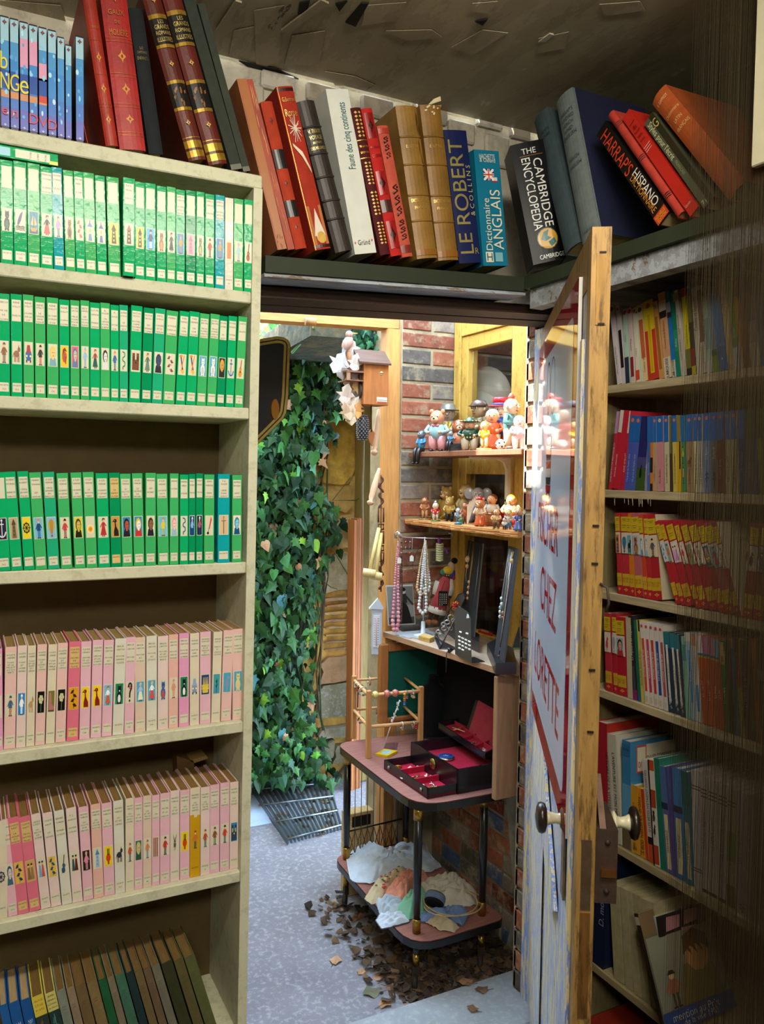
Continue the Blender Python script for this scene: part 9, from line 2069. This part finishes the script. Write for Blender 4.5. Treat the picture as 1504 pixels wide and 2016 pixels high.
 trinket('ivory_clip', 'long cream hair clip lying in the upper tray', 'clip', tq(.3, .28) + ZZ * .010, 'cross', 'd0b088', M_PLASTIC, .013); trinket('tray_chain', 'silver chain in the upper tray near corner', 'chain', tq(.86, .3), 'heap', 'c4c8cc', M_METAL, .006); trinket('dark_earrings', 'dark earrings in the upper tray', 'earring', tq(.62, .25), 'heap', '5a5258', M_METAL, .005)
jewel_box()
# -- cloths on the lower tray
def cloths():
 z = ZB + .0006
 def c2(x, y): return (660 + x / 3.76, 1560 + y / 3.76)
 rnd = random.Random(17)
 zl = [0.0]
 def cloth(nm, lab, cat, pts, col, lift, hgt, wr=1.0, edge=None, spots=None, mat=M_FABRIC):
  q = [at(2, z + lift, *c2(*p)) for p in pts]
  ring = []
  m = len(q); N = 72
  for i in range(N):
   t = i / N * m; e = int(t); f = t - e; a, b_ = q[e % m], q[(e + 1) % m]; ring.append(a.lerp(b_, f))
  c = sum(ring, Vector()) / N; b = B(); R_ = 14; vs = [c + ZZ * hgt]
  ph = [rnd.random() * 6 for _ in range(4)]
  for j in range(1, R_ + 1):
   r = j / R_
   for i, p in enumerate(ring):
    v = c.lerp(p, r)
    w = math.sin(v.x * 60 + v.y * 130 + ph[0] + 3 * math.sin(v.y * 50 + ph[1])) + .7 * math.cos(v.y * 150 - v.x * 90 + ph[2] + 2 * math.sin(v.x * 70))
    v.z = z + lift * (1 - r ** 4) + hgt * (1 - r ** 3) + abs(w) * .009 * wr * (1 - .75 * r ** 4) + .0008
    vs.append(v)
  fs = [(0, 1 + i, 1 + (i + 1) % N) for i in range(N)]
  for j in range(R_ - 1):
   for i in range(N): fs.append((1 + j * N + i, 1 + j * N + (i + 1) % N, 1 + (j + 1) * N + (i + 1) % N, 1 + (j + 1) * N + i)[::-1])
  b.add(vs, fs, col, True)
  o = thing(nm, lab, cat, (c.x, c.y, z), (0, 0, 0), 'cloths heaped on the lower tray'); cc = (c.x, c.y, z); b.build('cloth', mat, o, cc)
  if edge:
   b = B(); b.tube([v + ZZ * .001 for v in vs[-N:]], .0018, edge, 5, closed=True); b.build('hem', mat, o, cc)
  if spots:
   b = B()
   for k in range(34):
    v = vs[rnd.randrange(1 + N * 3, len(vs))]; b.ell(v + ZZ * .002, (.005, .005, .0015), rnd.choice(spots), 6, 4)
   b.build('printed_flower', mat, o, cc)
 cloth('lace_cloth', 'pale blue white lace edged cloth at the back of the lower tray', 'cloth', ((85, 500), (160, 390), (260, 432), (350, 480), (480, 412), (670, 390), (695, 455), (785, 545), (700, 590), (520, 560), (330, 640), (260, 676), (115, 655)), 'c4d2e4', .004, .030, 1.3, 'd4dcea')
 cloth('beige_cloth', 'beige cotton cloth with buttons on the right of the heap', 'cloth', ((540, 720), (800, 612), (900, 622), (1040, 740), (1045, 830), (940, 852), (700, 885)), 'b8b4a8', .003, .028, 1.4, 'c4c0b4')
 cloth('denim_cloth', 'blue grey denim cloth at the tray front', 'cloth', ((590, 930), (700, 880), (960, 852), (985, 920), (940, 990), (830, 950), (650, 965)), '6a86b4', .002, .014, 1.0, '4a608a')
 cloth('hemmed_napkin', 'white napkin with dark hem hanging over the tray edge', 'cloth', ((298, 950), (330, 902), (540, 900), (548, 958), (345, 1016)), 'c8d4e4', .003, .010, .7, '5a5a64')
 cloth('floral_scarf', 'cream scarf with red poppies in the middle of the heap', 'scarf', ((215, 765), (300, 680), (430, 610), (520, 540), (560, 600), (440, 690), (340, 790), (265, 806)), 'c9b898', .012, .020, 1.0, None, ['b03a34', 'c04a3a', '4a6a44', 'b83a3a'])
 cloth('tulle_scarf', 'pale blue tulle scarf below the coral one', 'scarf', ((300, 800), (420, 780), (540, 850), (490, 905), (330, 890)), 'b4c4d4', .010, .016, 1.2)
 cloth('tulle_scarf', 'coral pink tulle scarf on top of the heap', 'scarf', ((335, 772), (440, 650), (560, 585), (690, 592), (700, 645), (570, 700), (530, 800), (470, 826), (390, 800)), 'd4907c', .022, .024, 1.3)
 cloth('tulle_scarf', 'pale green tulle scarf beside the black cuff', 'scarf', ((445, 880), (520, 790), (640, 700), (695, 760), (665, 860), (545, 908)), '86c4a8', .018, .022, 1.3)
 cloth('lace_glove', 'crumpled beige lace glove on the tray front', 'glove', ((668, 962), (760, 945), (915, 1000), (880, 1038), (780, 1022)), 'b4a68c', .002, .010, 1.6, 'c0b298')
 c = at(2, z + .05, *c2(738, 790)); o = thing('cuff', 'black padded cuff with blue grey top lying on the cloths', 'cuff', (c.x, c.y, z)); b = B(); ax = Vector((.55, .5, .5)).normalized(); b.lathe([(.026, -.012), (.030, -.013), (.031, 0), (.030, .013), (.026, .012), (.025, 0), (.026, -.012)], '1c1e24', c, 22, ax); b.build('band', M_VELVET, o, (c.x, c.y, z)); b = B(); b.lathe([(.0315, -.010), (.0322, 0), (.0315, .010)], '5a6c88', c, 22, ax); b.build('cover', M_VELVET, o, (c.x, c.y, z))
 c = at(2, z + .035, *c2(860, 820)); o = thing('wire_coil', 'loose coil of beige cable lying over the cloths', 'cable', (c.x, c.y, z)); b = B()
 pts = []
 for i in range(64): a = i * .2; r = 1 + .12 * math.sin(i * .35); q = at(2, z + .036 + .006 * math.sin(i * .5), *c2(860 + 220 * r * math.cos(a), 815 + 92 * r * math.sin(a))); pts.append(q)
 b.tube(pts, .0018, 'a89468', 6); b.build('cable', M_PLASTIC, o, (c.x, c.y, z)); b = B(); b.tube([pts[0], pts[0] + Vector((.01, 0, -.01)), pts[0] + Vector((.02, -.01, -.03))], .003, '8a7a54', 6); b.build('plug_end', M_PLASTIC, o, (c.x, c.y, z))
cloths()
# -- fallen leaves
def litter():
 rnd = random.Random(33); z = -.0195
 cols = ['4a3a2e', '5c4838', '42362c', '6e5a48', '382e28', '544436', '2e2824']
 LP = ['alone on the concrete left of the litter', 'beside the trolley left edge', 'grey green, in front of the trolley', 'pale, in front of the trolley', 'before the near caster, upper', 'right of the near caster', 'pale, by the far caster', 'dark, left under the trolley edge', 'dark, below the tray corner', 'large and grey, near the sill', 'on the stone sill, lower', 'on the stone sill, upper', 'between litter and stone sill', 'at the litter front edge', 'tiny, left of the far caster']
 def leafmesh(s, col):
  b = B(); n = 9; vs = [(0, 0, .15 * s)]
  for i in range(n):
   a = 2 * math.pi * i / n; r = s * (.75 + .3 * (i % 2)); vs.append((r * math.cos(a), r * .8 * math.sin(a), s * rnd.uniform(.0, .35)))
  b.add(vs, [(0, 1 + i, 1 + (i + 1) % n) for i in range(n)], col); return b
 for i, (x, y, s, c) in enumerate(((468, 1020, .024, 'b08a6c'), (600, 1075, .018, 'a88468'), (655, 1182, .030, '6a6a58'), (720, 1195, .024, 'a07c5c'), (690, 1100, .026, 'a0806a'), (760, 1155, .024, '8a6a54'), (485, 752, .026, '9a8478'), (565, 805, .022, '6a5040'), (690, 915, .030, '5a4238'), (1010, 1150, .034, '7a7460'), (1170, 1265, .018, '7a5a40'), (1215, 1165, .022, '6a5240'), (1135, 1130, .022, '8a6a4c'), (845, 1215, .020, '9a7a60'), (460, 715, .016, 'a08a78'))):
  p = at(2, z if y < 1190 and x < 1100 else .006, 480 + x / 2.593, 1500 + y / 2.593); b = leafmesh(s, c)
  o = thing('fallen_leaf', 'curled dry leaf lying ' + LP[0], 'leaf', (p.x, p.y, p.z if p.y > 1.946 else .006), (0, 0, rnd.random() * 6), 'single fallen leaves') if i == 0 else None
  if o is None:
   o = bpy.data.objects.new('fallen_leaf', None); COL.objects.link(o); o.location = (p.x, p.y, z if p.y > 1.946 else .006); o.rotation_euler = (0, 0, rnd.random() * 6)
   tag(o, 'curled dry leaf lying ' + LP[i], 'leaf', 'single fallen leaves')
  b.build('blade', M_DRYLEAF, o); b = B(); b.tube([(0, 0, .15 * s), (s * .9, .1 * s, .002), (s * 1.5, .3 * s, .003)], .0008, '5a4430', 4); b.build('stalk', M_DRYLEAF, o)
 b = B()
 for k in range(900):
  u = rnd.random()
  x, y = rnd.uniform(1.10, 1.52), 1.95 + abs(rnd.gauss(0, .18))
  if rnd.random() < .18: x, y = 1.14 + rnd.gauss(0, .05), rnd.uniform(1.97, 2.6)
  if x > 1.525 or y > 2.7: continue
  s = rnd.uniform(.006, .022); h = rnd.random() * .014; R_ = Euler((rnd.uniform(-.6, .6), rnd.uniform(-.6, .6), rnd.random() * 6)).to_matrix(); n = 6
  b.add([Vector((x, y, z + h + s * .3)) + R_ @ Vector((s * math.cos(a * 1.047) * (1 if a % 2 else .7), s * .75 * math.sin(a * 1.047), s * .2 * (a % 2))) for a in range(n)], [tuple(range(n))], rnd.choice(cols))
 o = b.build('leaf_litter', M_DRYLEAF); tag(o, 'drift of dark dead leaves under the trolley against the brick wall', 'leaves', None, 'stuff')
litter()
